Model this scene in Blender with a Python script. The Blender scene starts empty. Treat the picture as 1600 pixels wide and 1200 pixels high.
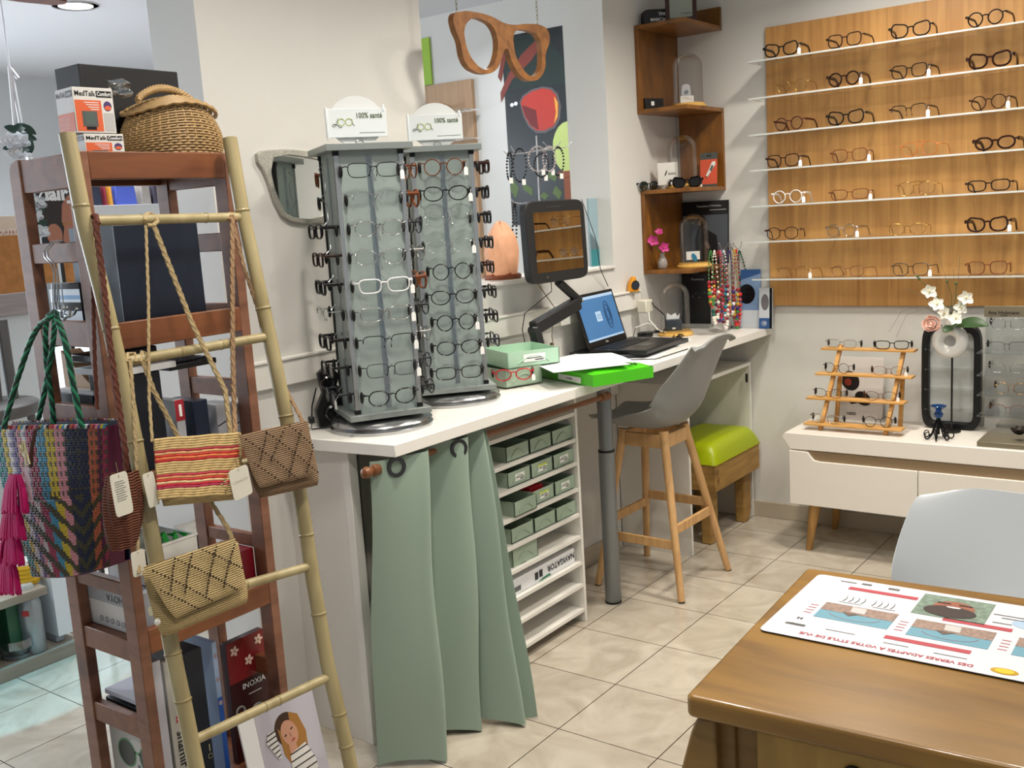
import bpy, math, random
from mathutils import Vector, Matrix
random.seed(7)
C = bpy.context.scene.collection
sc = bpy.context.scene
# ------------------------------------------------------------------ camera
F = 1591.833                       # focal length in pixels of a 1600 px wide frame
CP = Vector((1.953811, -2.933629, 1.500000))
FW = Vector((-0.594292, 0.787498, -0.163291)); RT = Vector((0.802777, 0.593128, -0.061221)); UP = Vector((-0.048641, 0.167469, 0.984677))
cd = bpy.data.cameras.new('camera'); cam = bpy.data.objects.new('camera', cd); C.objects.link(cam)
cd.sensor_width = 36; cd.lens = 36 * F / 1600; cd.clip_start = .05
cam.matrix_world = Matrix(((RT.x, UP.x, -FW.x, CP.x), (RT.y, UP.y, -FW.y, CP.y), (RT.z, UP.z, -FW.z, CP.z), (0, 0, 0, 1)))
sc.camera = cam
# ------------------------------------------------------------------ world, exposure
w = bpy.data.worlds.new('world'); sc.world = w; w.use_nodes = True
wn = w.node_tree.nodes['Background']; wn.inputs[0].default_value = (.86, .93, 1, 1); wn.inputs[1].default_value = WORLD = .38
vs = sc.view_settings; vs.view_transform = 'Standard'; vs.look = 'None'; vs.gamma = 1; vs.use_curve_mapping = False
vs.exposure = 0.0
CEIL = 2.6
# recessed ceiling lamps: (x, y, watts, warm)
LAMPS = [(.75, .75, 19, 1), (1.55, .6, 15, 1), (.55, -.15, 14, 1), (.55, -1.3, 14, 1), (1.5, -.9, 10, 1), (1.3, -2.2, 13, 1),
         (-1.1, .9, 10, 0), (-2.637, -.074, 16, 0), (-3.4, -.6, 16, 0), (-1.9, -2.2, 14, 0)]

# area light added to brighten the left room; no window is modelled
wl_ = bpy.data.lights.new('left_room_fill', 'AREA'); wl_.shape = 'RECTANGLE'; wl_.size = 3.2; wl_.size_y = 1.7; wl_.energy = 130; wl_.color = (.82, .91, 1)
wo = bpy.data.objects.new('left_room_fill', wl_); C.objects.link(wo); wo.location = (-4.66, -2.2, 1.4); wo.rotation_euler = (math.radians(90), 0, math.radians(-90))

# spot lamp added to imitate the sky's cyan reflection on the left floor
sp_ = bpy.data.lights.new('cyan_floor_spot', 'SPOT'); sp_.energy = 420; sp_.color = (.2, .75, 1); sp_.spot_size = math.radians(11); sp_.spot_blend = .15; sp_.shadow_soft_size = .02
so = bpy.data.objects.new('cyan_floor_spot', sp_); C.objects.link(so); so.location = (-1.3, -3.6, 2.3)

# ------------------------------------------------------------------ helpers
def V(*a): return Vector(a)
def _ray(x, y): return FW + RT * ((x - 800) / F) - UP * ((y - 600) / F)
def PN(x, y, p, n):                                   # the pixel's point on a plane
    d = _ray(x, y); n = Vector(n); return CP + d * ((Vector(p) - CP).dot(n) / d.dot(n))
def PX(x, y, X): return PN(x, y, (X, 0, 0), (1, 0, 0))
def PY(x, y, Y): return PN(x, y, (0, Y, 0), (0, 1, 0))
def PZ(x, y, Z): return PN(x, y, (0, 0, Z), (0, 0, 1))
def lin(c):
    if isinstance(c, str):
        c = [int(c[i:i + 2], 16) / 255 for i in (0, 2, 4)]
    return tuple(v / 12.92 if v <= .04045 else ((v + .055) / 1.055) ** 2.4 for v in c) + (1,)
_M = {}
def mat(name, col='ffffff', rough=.5, metal=0, trans=0, ior=1.45, alpha=1, emit=0, emitcol=None, bump=0, bscale=200, var=0, vscale=8, coat=0, sheen=0):
    if name in _M: return _M[name]
    m = bpy.data.materials.new(name); m.use_nodes = True; nt = m.node_tree; b = nt.nodes['Principled BSDF']
    b.inputs['Base Color'].default_value = lin(col); b.inputs['Roughness'].default_value = rough; b.inputs['Metallic'].default_value = metal
    b.inputs['Transmission Weight'].default_value = trans; b.inputs['IOR'].default_value = ior; b.inputs['Alpha'].default_value = alpha
    b.inputs['Coat Weight'].default_value = coat; b.inputs['Sheen Weight'].default_value = sheen
    if emit:
        b.inputs['Emission Color'].default_value = lin(emitcol or col); b.inputs['Emission Strength'].default_value = emit
    if bump or var:
        tc = nt.nodes.new('ShaderNodeTexCoord')
    if bump:
        n = nt.nodes.new('ShaderNodeTexNoise'); n.inputs['Scale'].default_value = bscale; n.inputs['Detail'].default_value = 3
        bp = nt.nodes.new('ShaderNodeBump'); bp.inputs['Strength'].default_value = bump; bp.inputs['Distance'].default_value = .002
        nt.links.new(tc.outputs['Object'], n.inputs['Vector']); nt.links.new(n.outputs['Fac'], bp.inputs['Height']); nt.links.new(bp.outputs['Normal'], b.inputs['Normal'])
    if var:
        n = nt.nodes.new('ShaderNodeTexNoise'); n.inputs['Scale'].default_value = vscale; n.inputs['Detail'].default_value = 5
        mx = nt.nodes.new('ShaderNodeMix'); mx.data_type = 'RGBA'; c = lin(col)
        mx.inputs['A'].default_value = tuple(v * (1 - var) for v in c[:3]) + (1,); mx.inputs['B'].default_value = tuple(min(1, v * (1 + var)) for v in c[:3]) + (1,)
        nt.links.new(tc.outputs['Object'], n.inputs['Vector']); nt.links.new(n.outputs['Fac'], mx.inputs['Factor']); nt.links.new(mx.outputs['Result'], b.inputs['Base Color'])
    _M[name] = m; return m
def wood(name, c1, c2, scale=(4, 60, 60), rough=.4, knots=0, coat=0, c3=None, dist=.6):
    if name in _M: return _M[name]
    m = bpy.data.materials.new(name); m.use_nodes = True; nt = m.node_tree; b = nt.nodes['Principled BSDF']; L = nt.links.new
    tc = nt.nodes.new('ShaderNodeTexCoord'); mp = nt.nodes.new('ShaderNodeMapping'); mp.inputs['Scale'].default_value = scale
    L(tc.outputs['Object'], mp.inputs['Vector'])
    n = nt.nodes.new('ShaderNodeTexNoise'); n.inputs['Scale'].default_value = 1; n.inputs['Detail'].default_value = 6; n.inputs['Distortion'].default_value = dist
    L(mp.outputs['Vector'], n.inputs['Vector'])
    r = nt.nodes.new('ShaderNodeValToRGB'); r.color_ramp.elements[0].position = .3; r.color_ramp.elements[0].color = lin(c1)
    r.color_ramp.elements[1].position = .7; r.color_ramp.elements[1].color = lin(c2)
    L(n.outputs['Fac'], r.inputs['Fac']); out = r.outputs['Color']
    if knots:
        v = nt.nodes.new('ShaderNodeTexVoronoi'); v.inputs['Scale'].default_value = knots; L(tc.outputs['Object'], v.inputs['Vector'])
        k = nt.nodes.new('ShaderNodeValToRGB'); k.color_ramp.elements[0].position = .05; k.color_ramp.elements[0].color = (.25, .18, .14, 1); k.color_ramp.elements[1].position = .14; k.color_ramp.elements[1].color = (1, 1, 1, 1)
        L(v.outputs['Distance'], k.inputs['Fac']); mx = nt.nodes.new('ShaderNodeMix'); mx.data_type = 'RGBA'; mx.blend_type = 'MULTIPLY'; mx.inputs['Factor'].default_value = .7
        L(out, mx.inputs['A']); L(k.outputs['Color'], mx.inputs['B']); out = mx.outputs['Result']
    L(out, b.inputs['Base Color']); b.inputs['Roughness'].default_value = rough; b.inputs['Coat Weight'].default_value = coat
    bp = nt.nodes.new('ShaderNodeBump'); bp.inputs['Strength'].default_value = .12; bp.inputs['Distance'].default_value = .001
    L(n.outputs['Fac'], bp.inputs['Height']); L(bp.outputs['Normal'], b.inputs['Normal'])
    _M[name] = m; return m
def clear(name, tint='ffffff', gloss=.12, rough=.03, edge='ffffff', fres=.55):   # thin clear sheet: see-through with a reflection that grows at grazing angles
    if name in _M: return _M[name]
    m = bpy.data.materials.new(name); m.use_nodes = True; nt = m.node_tree; L = nt.links.new; nt.nodes.remove(nt.nodes['Principled BSDF'])
    t = nt.nodes.new('ShaderNodeBsdfTransparent'); t.inputs[0].default_value = lin(tint)
    g = nt.nodes.new('ShaderNodeBsdfGlossy'); g.inputs['Roughness'].default_value = rough; g.inputs['Color'].default_value = lin(edge)
    lw = nt.nodes.new('ShaderNodeLayerWeight'); lw.inputs['Blend'].default_value = .3
    ma = nt.nodes.new('ShaderNodeMath'); ma.operation = 'MULTIPLY_ADD'; ma.inputs[1].default_value = fres; ma.inputs[2].default_value = gloss * .5
    L(lw.outputs['Fresnel'], ma.inputs[0]); mx = nt.nodes.new('ShaderNodeMixShader'); L(ma.outputs[0], mx.inputs[0]); L(t.outputs[0], mx.inputs[1]); L(g.outputs[0], mx.inputs[2])
    L(mx.outputs[0], nt.nodes['Material Output'].inputs[0]); _M[name] = m; return m
def crochet(name, c1, c2, rows=150, bands=None, axis='Z'):           # rows of knitted yarn; bands = [(z0, z1, colour)] woven stripes of another yarn
    if name in _M: return _M[name]
    m = bpy.data.materials.new(name); m.use_nodes = True; nt = m.node_tree; b = nt.nodes['Principled BSDF']; L = nt.links.new
    tc = nt.nodes.new('ShaderNodeTexCoord'); wv = nt.nodes.new('ShaderNodeTexWave'); wv.bands_direction = axis; wv.inputs['Scale'].default_value = rows / 6.283 * 2; wv.inputs['Distortion'].default_value = 1.2; wv.inputs['Detail'].default_value = 2; wv.inputs['Detail Scale'].default_value = 1.5
    L(tc.outputs['Object'], wv.inputs['Vector'])
    r = nt.nodes.new('ShaderNodeValToRGB'); r.color_ramp.elements[0].color = lin(c1); r.color_ramp.elements[1].color = lin(c2); r.color_ramp.elements[0].position = .1; r.color_ramp.elements[1].position = .7
    L(wv.outputs['Fac'], r.inputs['Fac']); out = r.outputs['Color']
    if bands:
        sp = nt.nodes.new('ShaderNodeSeparateXYZ'); L(tc.outputs['Object'], sp.inputs[0])
        for z0, z1, col in bands:
            a = nt.nodes.new('ShaderNodeMath'); a.operation = 'COMPARE'; a.inputs[1].default_value = (z0 + z1) / 2; a.inputs[2].default_value = (z1 - z0) / 2; L(sp.outputs['Z'], a.inputs[0])
            mx = nt.nodes.new('ShaderNodeMix'); mx.data_type = 'RGBA'; mx.inputs['B'].default_value = lin(col); L(a.outputs[0], mx.inputs['Factor']); L(out, mx.inputs['A']); out = mx.outputs['Result']
    L(out, b.inputs['Base Color']); b.inputs['Roughness'].default_value = .85
    n = nt.nodes.new('ShaderNodeTexNoise'); n.inputs['Scale'].default_value = 260; L(tc.outputs['Object'], n.inputs['Vector'])
    ad = nt.nodes.new('ShaderNodeMath'); ad.operation = 'MULTIPLY_ADD'; ad.inputs[1].default_value = .5; L(n.outputs['Fac'], ad.inputs[0]); L(wv.outputs['Fac'], ad.inputs[2])
    bp = nt.nodes.new('ShaderNodeBump'); bp.inputs['Strength'].default_value = .9; bp.inputs['Distance'].default_value = .003; L(ad.outputs[0], bp.inputs['Height']); L(bp.outputs['Normal'], b.inputs['Normal'])
    _M[name] = m; return m

def tag(o, label=None, cat=None, group=None, kind=None):
    if label: o['label'] = label
    if cat: o['category'] = cat
    if group: o['group'] = group
    if kind: o['kind'] = kind
    return o
def thing(name, label, cat, loc, rz=0, group=None, rot=None):
    o = bpy.data.objects.new(name, None); C.objects.link(o); o.location = loc; o.rotation_euler = rot if rot else (0, 0, rz); o.empty_display_size = .05
    return tag(o, label, cat, group)
def MW(o):
    m = o.matrix_basis.copy()
    return MW(o.parent) @ m if o.parent else m
def frame(o, u, v):                                    # plane at o: local x along u, local y along v, local z out of it
    u = Vector(u).normalized(); n = u.cross(Vector(v)).normalized(); v = n.cross(u); o = Vector(o)
    return Matrix(((u.x, v.x, n.x, o.x), (u.y, v.y, n.y, o.y), (u.z, v.z, n.z, o.z), (0, 0, 0, 1)))
def TR(x, y, z, rz=0, rx=0, ry=0): return Matrix.Translation((x, y, z)) @ Matrix.Rotation(rz, 4, 'Z') @ Matrix.Rotation(ry, 4, 'Y') @ Matrix.Rotation(rx, 4, 'X')
_T = {}
def textdata(s, size, bold):
    k = (s, size, bold)
    if k not in _T:
        cu = bpy.data.curves.new('t', 'FONT'); cu.body = s; cu.size = size; cu.align_x = 'CENTER'; cu.align_y = 'CENTER'; cu.resolution_u = 2; cu.offset = bold
        o = bpy.data.objects.new('t', cu); C.objects.link(o); bpy.context.view_layer.update()
        me = bpy.data.meshes.new_from_object(o.evaluated_get(bpy.context.evaluated_depsgraph_get()))
        _T[k] = ([tuple(v.co) for v in me.vertices], [tuple(p.vertices) for p in me.polygons])
        bpy.data.objects.remove(o); bpy.data.curves.remove(cu); bpy.data.meshes.remove(me)
    return _T[k]
so.rotation_euler = (PZ(20, 1085, 0) - so.location).to_track_quat('-Z', 'Y').to_euler()
class MB:
    def __init__(s): s.v = []; s.f = []; s.m = []; s.M = Matrix(); s.mi = 0; s.mats = []
    def use(s, m):
        if m not in s.mats: s.mats.append(m)
        s.mi = s.mats.index(m); return s
    def add(s, vs, fs, M=None):
        n = len(s.v); T = s.M @ M if M else s.M
        s.v += [T @ Vector(p) for p in vs]; s.f += [tuple(i + n for i in f) for f in fs]; s.m += [s.mi] * len(fs); return s
    def box(s, a, b, M=None):
        x0, y0, z0 = a; x1, y1, z1 = b
        if x0 > x1: x0, x1 = x1, x0
        if y0 > y1: y0, y1 = y1, y0
        if z0 > z1: z0, z1 = z1, z0
        return s.add([(x0, y0, z0), (x1, y0, z0), (x1, y1, z0), (x0, y1, z0), (x0, y0, z1), (x1, y0, z1), (x1, y1, z1), (x0, y1, z1)],
                     [(0, 3, 2, 1), (4, 5, 6, 7), (0, 1, 5, 4), (1, 2, 6, 5), (2, 3, 7, 6), (3, 0, 4, 7)], M)
    def rect(s, x0, y0, x1, y1, z, M=None, t=.0004): return s.box((x0, y0, z - t), (x1, y1, z), M)
    def prism(s, pts, z0, z1, M=None):                 # outline in xy, extruded along z
        n = len(pts); a = sum(pts[i][0] * pts[(i + 1) % n][1] - pts[(i + 1) % n][0] * pts[i][1] for i in range(n))
        if a < 0: pts = pts[::-1]
        if z0 > z1: z0, z1 = z1, z0
        vs = [(p[0], p[1], z0) for p in pts] + [(p[0], p[1], z1) for p in pts]
        return s.add(vs, [tuple(range(n - 1, -1, -1)), tuple(range(n, 2 * n))] + [(i, (i + 1) % n, n + (i + 1) % n, n + i) for i in range(n)], M)
    def ell(s, x, y, rx, ry, z, M=None, t=.0004, n=20, rot=0):
        c, k = math.cos(rot), math.sin(rot)
        return s.prism([(x + rx * math.cos(6.2832 * i / n) * c - ry * math.sin(6.2832 * i / n) * k, y + rx * math.cos(6.2832 * i / n) * k + ry * math.sin(6.2832 * i / n) * c) for i in range(n)], z - t, z, M)
    def ring(s, outer, inner, z0, z1, M=None):          # two outlines with the same count, a plate with a hole
        n = len(outer); vs = [(p[0], p[1], z0) for p in outer] + [(p[0], p[1], z0) for p in inner] + [(p[0], p[1], z1) for p in outer] + [(p[0], p[1], z1) for p in inner]
        fs = []
        for i in range(n):
            j = (i + 1) % n
            fs += [(i, n + i, n + j, j), (2 * n + i, 2 * n + j, 3 * n + j, 3 * n + i), (i, j, 2 * n + j, 2 * n + i), (n + i, 3 * n + i, 3 * n + j, n + j)]
        return s.add(vs, fs, M)
    def lathe(s, prof, M=None, n=24, cap=True):         # prof = [(r, z)]
        vs = []; fs = []
        for r, z in prof: vs += [(r * math.cos(6.28318 * i / n), r * math.sin(6.28318 * i / n), z) for i in range(n)]
        for k in range(len(prof) - 1):
            for i in range(n): j = (i + 1) % n; fs.append((k * n + i, k * n + j, (k + 1) * n + j, (k + 1) * n + i))
        if cap:
            if prof[0][0] > 1e-5: fs.append(tuple(range(n - 1, -1, -1)))
            if prof[-1][0] > 1e-5: fs.append(tuple(range((len(prof) - 1) * n, len(prof) * n)))
        return s.add(vs, fs, M)
    def cyl(s, a, b, r, r2=None, n=14):
        a = Vector(a); b = Vector(b); d = b - a; q = d.to_track_quat('Z', 'Y').to_matrix().to_4x4()
        return s.lathe([(r, 0), (r if r2 is None else r2, d.length)], Matrix.Translation(a) @ q, n)
    def ball(s, c, r, n=10, k=6, sc_=(1, 1, 1)):
        return s.lathe([(r * math.sin(math.pi * i / k) + (1e-5 if i in (0, k) else 0), -r * math.cos(math.pi * i / k)) for i in range(k + 1)], Matrix.Translation(c) @ Matrix.Diagonal((*sc_, 1)), n, False)
    def tube(s, pts, r, n=8, closed=False, flat=1, up=None, taper=None):   # flat = height/width of the section
        P = [Vector(p) for p in pts]; N = len(P); vs = []; fs = []; prev = None
        for i, p in enumerate(P):
            if closed: d = P[(i + 1) % N] - P[i - 1]
            else: d = P[min(i + 1, N - 1)] - P[max(i - 1, 0)]
            if d.length < 1e-9: d = Vector((0, 0, 1))
            d.normalize()
            if up is not None: a = Vector(up) - d * d.dot(Vector(up))
            elif prev is None: a = d.orthogonal()
            else: a = prev - d * d.dot(prev)
            if a.length < 1e-6: a = d.orthogonal()
            a.normalize(); prev = a; b = d.cross(a); rr = r if taper is None else r * taper(i / (N - 1))
            vs += [tuple(p + a * (math.cos(6.28318 * k / n) * rr * flat) + b * (math.sin(6.28318 * k / n) * rr)) for k in range(n)]
        for i in range(N if closed else N - 1):
            j = (i + 1) % N
            for k in range(n): l = (k + 1) % n; fs.append((i * n + k, i * n + l, j * n + l, j * n + k))
        if not closed: fs += [tuple(range(n - 1, -1, -1)), tuple(range((N - 1) * n, N * n))]
        return s.add(vs, fs)
    def grid(s, fn, nu, nv, thick=0, wrap=False):       # fn(u, v) -> point; thick makes a closed sheet
        P = [[Vector(fn(i / nu, j / nv)) for j in range(nv + 1)] for i in range(nu + 1)]
        vs = [p for row in P for p in row]; W = nv + 1
        fs = [(i * W + j, (i + 1) * W + j, (i + 1) * W + j + 1, i * W + j + 1) for i in range(nu) for j in range(nv)]
        if thick:
            K = len(vs); off = []
            for i in range(nu + 1):
                for j in range(nv + 1):
                    du = P[min(i + 1, nu)][j] - P[max(i - 1, 0)][j]; dv = P[i][min(j + 1, nv)] - P[i][max(j - 1, 0)]
                    nn = du.cross(dv); nn = nn.normalized() if nn.length > 1e-12 else Vector((0, 0, 1)); off.append(P[i][j] - nn * thick)
            vs = vs + off; fs = fs + [tuple(K + q for q in reversed(f)) for f in fs]
            e = [(i, 0) for i in range(nu + 1)] + [(nu, j) for j in range(1, nv + 1)] + [(i, nv) for i in range(nu - 1, -1, -1)] + [(0, j) for j in range(nv - 1, 0, -1)]
            idx = [i * W + j for i, j in e]
            for a in range(len(idx)):
                b = (a + 1) % len(idx); fs.append((idx[b], idx[a], K + idx[a], K + idx[b]))
        return s.add([tuple(p) for p in vs], fs)
    def text(s, t, size, M, bold=0, sx=1):
        vs, fs = textdata(t, size, bold); return s.add([(x * sx, y, z) for x, y, z in vs], fs, M)
    def mesh(s, name, m=None, smooth=35, T=None):
        me = bpy.data.meshes.new(name); vs = [T @ p for p in s.v] if T else s.v
        me.from_pydata([tuple(p) for p in vs], [], s.f)
        mats = s.mats or [m]
        for q in mats: me.materials.append(q if q else m)
        for p, i in zip(me.polygons, s.m): p.material_index = i; p.use_smooth = smooth > 0
        me.update()
        if smooth > 0: me.set_sharp_from_angle(angle=math.radians(smooth))
        return me
    def build(s, name, m=None, parent=None, local=False, bevel=0, smooth=35, seg=2):
        if parent is not None:
            T = None if local else MW(parent).inverted()
            o = bpy.data.objects.new(name, s.mesh(name, m, smooth, T)); o.parent = parent
        elif local: o = bpy.data.objects.new(name, s.mesh(name, m, smooth))
        else:
            xs = [p.x for p in s.v]; ys = [p.y for p in s.v]; zs = [p.z for p in s.v]
            c = Vector(((min(xs) + max(xs)) / 2, (min(ys) + max(ys)) / 2, min(zs)))
            o = bpy.data.objects.new(name, s.mesh(name, m, smooth, Matrix.Translation(-c))); o.location = c
        C.objects.link(o)
        if bevel:
            b = o.modifiers.new('bevel', 'BEVEL'); b.width = bevel; b.segments = seg; b.limit_method = 'ANGLE'; b.angle_limit = math.radians(40); b.use_clamp_overlap = True
        return o
def bx(name, a, b, m, parent=None, bevel=.002, label=None, cat=None, group=None, kind=None, M=None, local=False):
    q = MB().box(a, b, M); o = q.build(name, m, parent, local=local, bevel=bevel); return tag(o, label, cat, group, kind)
def S(name, mb, m, **k): return tag(mb.build(name, m, **k), kind='structure')
# ------------------------------------------------------------------ the setting
def floor_mat():
    m = bpy.data.materials.new('marble_tile'); m.use_nodes = True; nt = m.node_tree; b = nt.nodes['Principled BSDF']; L = nt.links.new
    tc = nt.nodes.new('ShaderNodeTexCoord'); br = nt.nodes.new('ShaderNodeTexBrick'); br.offset = 0; br.squash = 1
    br.inputs['Scale'].default_value = 1; br.inputs['Brick Width'].default_value = .32829; br.inputs['Row Height'].default_value = .32829; br.inputs['Mortar Size'].default_value = .0016; br.inputs['Mortar Smooth'].default_value = 0
    br.inputs['Color1'].default_value = (1, 1, 1, 1); br.inputs['Color2'].default_value = (.9, .9, .9, 1); br.inputs['Mortar'].default_value = (.07, .05, .04, 1)
    L(tc.outputs['Object'], br.inputs['Vector'])
    n = nt.nodes.new('ShaderNodeTexNoise'); n.inputs['Scale'].default_value = 5; n.inputs['Detail'].default_value = 8; n.inputs['Distortion'].default_value = 1.6; L(tc.outputs['Object'], n.inputs['Vector'])
    r = nt.nodes.new('ShaderNodeValToRGB'); e = r.color_ramp.elements; e[0].position = .3; e[0].color = lin('aba08f'); e[1].position = .72; e[1].color = lin('cbc2b3')
    L(n.outputs['Fac'], r.inputs['Fac'])
    mx = nt.nodes.new('ShaderNodeMix'); mx.data_type = 'RGBA'; mx.blend_type = 'MULTIPLY'; mx.inputs['Factor'].default_value = 1; L(r.outputs['Color'], mx.inputs['A']); L(br.outputs['Color'], mx.inputs['B'])
    L(mx.outputs['Result'], b.inputs['Base Color']); b.inputs['Roughness'].default_value = .16; b.inputs['Specular IOR Level'].default_value = .6
    bp = nt.nodes.new('ShaderNodeBump'); bp.inputs['Strength'].default_value = .5; bp.inputs['Distance'].default_value = .001; bp.invert = True
    L(br.outputs['Fac'], bp.inputs['Height']); L(bp.outputs['Normal'], b.inputs['Normal']); return m
PL = mat('painted_plaster', 'd9d7d2', .55, bump=.35, bscale=28, var=.02)
PLB = mat('back_room_plaster', 'd6d9dc', .6, bump=.2, bscale=30)
WHT = mat('white_laminate', 'e9e6df', .35)
WHM = mat('white_paint', 'e4e1da', .4)
WX, WY = -.35, 1.54
def sbox(name, a, b, m, bevel=0): return S(name, MB().box(a, b), m, bevel=bevel)
sb = MB().box((-5, -4.2, -.05), (4.5, 1.6, 0)); o = bpy.data.objects.new('floor', sb.mesh('floor', floor_mat(), 0)); C.objects.link(o); o['kind'] = 'structure'
sbox('ceiling', (-5, -4.2, CEIL), (4.5, 1.6, CEIL + .06), mat('ceiling_paint', 'd9dbe0', .8))
wl = MB().box((-.552, -1.16, 0), (WX, -.262, CEIL)).box((-.552, .905, 0), (WX, WY, CEIL)).box((-.552, -.262, 0), (WX, .905, 1.245)).box((-.552, -.262, 2.5), (WX, .905, CEIL))
S('wall_left', wl, PL)
sbox('wall_right', (-4.75, WY, 0), (4.5, WY + .1, CEIL), PL)
sbox('wall_back', (-4.8, -4.2, 0), (-4.7, 1.6, CEIL), PLB)
sbox('trim_1', (-.562, -.262, 1.245), (WX + .012, .905, 1.258), WHM, .003)
tr = MB().box((WX, -1.15, 1.052), (WX + .018, 1.1, 1.125)).box((WX, -1.15, 1.125), (WX + .024, 1.1, 1.135)); S('trim_2', tr, WHT, bevel=.003)
BBM = mat('skirting_tile', 'b9ad9a', .25, var=.06, vscale=6)
sbox('baseboard_right', (-.3, WY - .012, 0), (4.5, WY, .075), BBM, .002)
sbox('baseboard_left', (WX, .08, 0), (WX + .012, .84, .075), BBM, .002)
# recessed ceiling lamps (their own light)
for i, (x, y, e, warm) in enumerate(LAMPS):
    t = thing('ceiling_lamp', 'round recessed ceiling lamp with a white rim, seen at the top left corner' if i == 7 else 'round recessed ceiling lamp with a white rim, out of the frame', 'lamp', (x, y, CEIL), group=None if i == 7 else 'recessed ceiling lamps')
    R_ = .078
    MB().lathe([(R_ * 1.35, -.006), (R_ * 1.35, 0), (R_, 0), (R_, -.006)], n=32, cap=False).build('rim', mat('lamp_rim', 'd8d8d8', .3), t, local=True)
    MB().lathe([(1e-4, -.004), (R_, -.004)], n=32, cap=False).build('diffuser', mat('lamp_glow', 'ffffff', .5, emit=5, emitcol='fffaf2'), t, local=True)
    ld = bpy.data.lights.new('lamp', 'AREA'); ld.shape = 'DISK'; ld.size = .15; ld.energy = e; ld.color = (1, .93, .82) if warm else (.88, .94, 1); ld.spread = math.radians(150)
    lo = bpy.data.objects.new('light', ld); C.objects.link(lo); lo.parent = t; lo.location = (0, 0, -.01)

# ------------------------------------------------------------------ counter
CT, CB = .916, .882
top = MB().prism([(.1, -1.012), (.1, WY), (WX, WY), (WX, -1.055), (-.19, -1.04)], CB, CT)
tag(top.build('worktop', WHT, bevel=.002), 'long white laminate worktop running along the wall to the far corner', 'worktop')
t = thing('end_panel', 'white painted side panel under the near end of the worktop', 'panel', (-.2, -1.0, 0))
MB().box((WX, -1.005, 0), (-.115, -.985, CB)).build('board', WHM, t, bevel=.001)
MB().box((-.115, -1.008, 0), (-.085, -.975, CB)).build('post', WHM, t, bevel=.002)
# storage unit with pull-out trays
uz = [PX(905, 641, -.03).z] + [PX(x, y, -.03).z for x, y in ((906, 682), (907, 719), (908, 760), (909, 800), (910, 835), (911, 876), (912, 911), (913, 950))]
U0, U1 = -.72, .068
t = thing('shelf_unit', 'white open shelf unit with nine thin shelves under the worktop', 'shelf', (-.18, -.3, 0))
MB().box((-.335, U1 - .014, 0), (-.028, U1, CB)).box((-.335, U0, 0), (-.028, U0 + .014, CB)).box((-.345, U0, 0), (-.335, U1, CB)).build('frame', WHT, t, bevel=.001)
for z in uz: MB().box((-.335, U0 + .014, z - .014), (-.03, U1 - .014, z)).build('shelf', WHT, t, bevel=.001)
TRAY = mat('sage_plastic', 'a6bba6', .35, trans=.1)
trayd = {}
def tray(loc, rz=0, w=.125, d=.22, h=.052, label='', group=None, tagc=None, full=None):
    if (w, d, h) not in trayd:
        q = MB(); n = [(0, 0), (w, 0), (w, d), (0, d)]
        q.box((0, 0, 0), (w, d, .003)).box((0, 0, .003), (.003, d, h)).box((w - .003, 0, .003), (w, d, h)).box((.003, d - .003, .003), (w - .003, d, h))
        a = [(0, 0), (w, 0), (w, h)] + [(w / 2 + w * .34 * math.cos(a_ * math.pi / 8), h * .98 - h * .0 * a_) for a_ in (0,)] + [(w / 2 - w * .34, h)] + [(0, h)]
        a = [(.0, 0), (w, 0), (w, h), (.0, h)]
        q.prism([(x, z) for x, z in a], 0, .003, frame((0, .003, 0), (1, 0, 0), (0, 0, 1)))
        q.tube([(w * .2 + w * .6 * k / 8, -.001, h * .25 + h * .42 * math.sin(math.pi * k / 8)) for k in range(9)], .0022, 6)
        trayd[(w, d, h)] = q.mesh('tray', TRAY)
    t = thing('storage_tray', label, 'tray', loc, rz, group)
    o = bpy.data.objects.new('tray_body', trayd[(w, d, h)]); C.objects.link(o); o.parent = t
    if tagc:
        q = MB().use(mat('label_white', 'f3f3f0', .5)).rect(w * .3, h * .3, w * .72, h * .78, .002, frame((0, 0, 0), (1, 0, 0), (0, 0, 1)), .0008)
        if tagc == 'y': q.use(mat('label_lime', 'd3e24a', .5)).rect(w * .3, h * .66, w * .72, h * .78, .0026, frame((0, 0, 0), (1, 0, 0), (0, 0, 1)), .0008)
        q.use(mat('ink', '3a3d3c', .6)).rect(w * .36, h * .5, w * .66, h * .55, .0026, frame((0, 0, 0), (1, 0, 0), (0, 0, 1)), .0008).rect(w * .52, h * .36, w * .68, h * .43, .0026, frame((0, 0, 0), (1, 0, 0), (0, 0, 1)), .0008)
        q.build('paper_label', None, t, local=True)
    return t
gaps = ['topmost', 'second', 'third', 'fourth', 'fifth']
cols = ['leftmost', 'middle', 'rightmost']
for k in range(4):
    for c in range(3):
        if k == 2 and c == 0: pass
        lb = None
        if k == 1: lb = ['w', 'y', 'w'][c]
        if k == 2: lb = [None, 'y', 'w'][c]
        dx = -.042 + (.0 if k != 2 or c else .02)
        L_ = 'sage green plastic tray, %s of three on the %s shelf with trays' % (cols[c], gaps[k])
        y0 = -.345 + c * .134
        tray((dx, y0, uz[k + 1]), math.pi / 2, .128, .2, .05, L_, 'trays in the shelf unit', lb)
tray((-.045, -.34, uz[5]), math.pi / 2 , .145, .2, .06, 'single sage green tray alone on the fifth shelf of the unit', 'trays in the shelf unit')
tag(MB().box((-.16, -.2, uz[3] + .004), (-.06, -.12, uz[3] + .058)).build('case', mat('red_case', 'b01224', .4), bevel=.003), 'small red glasses case lying in a tray on the third shelf', 'case')
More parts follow.
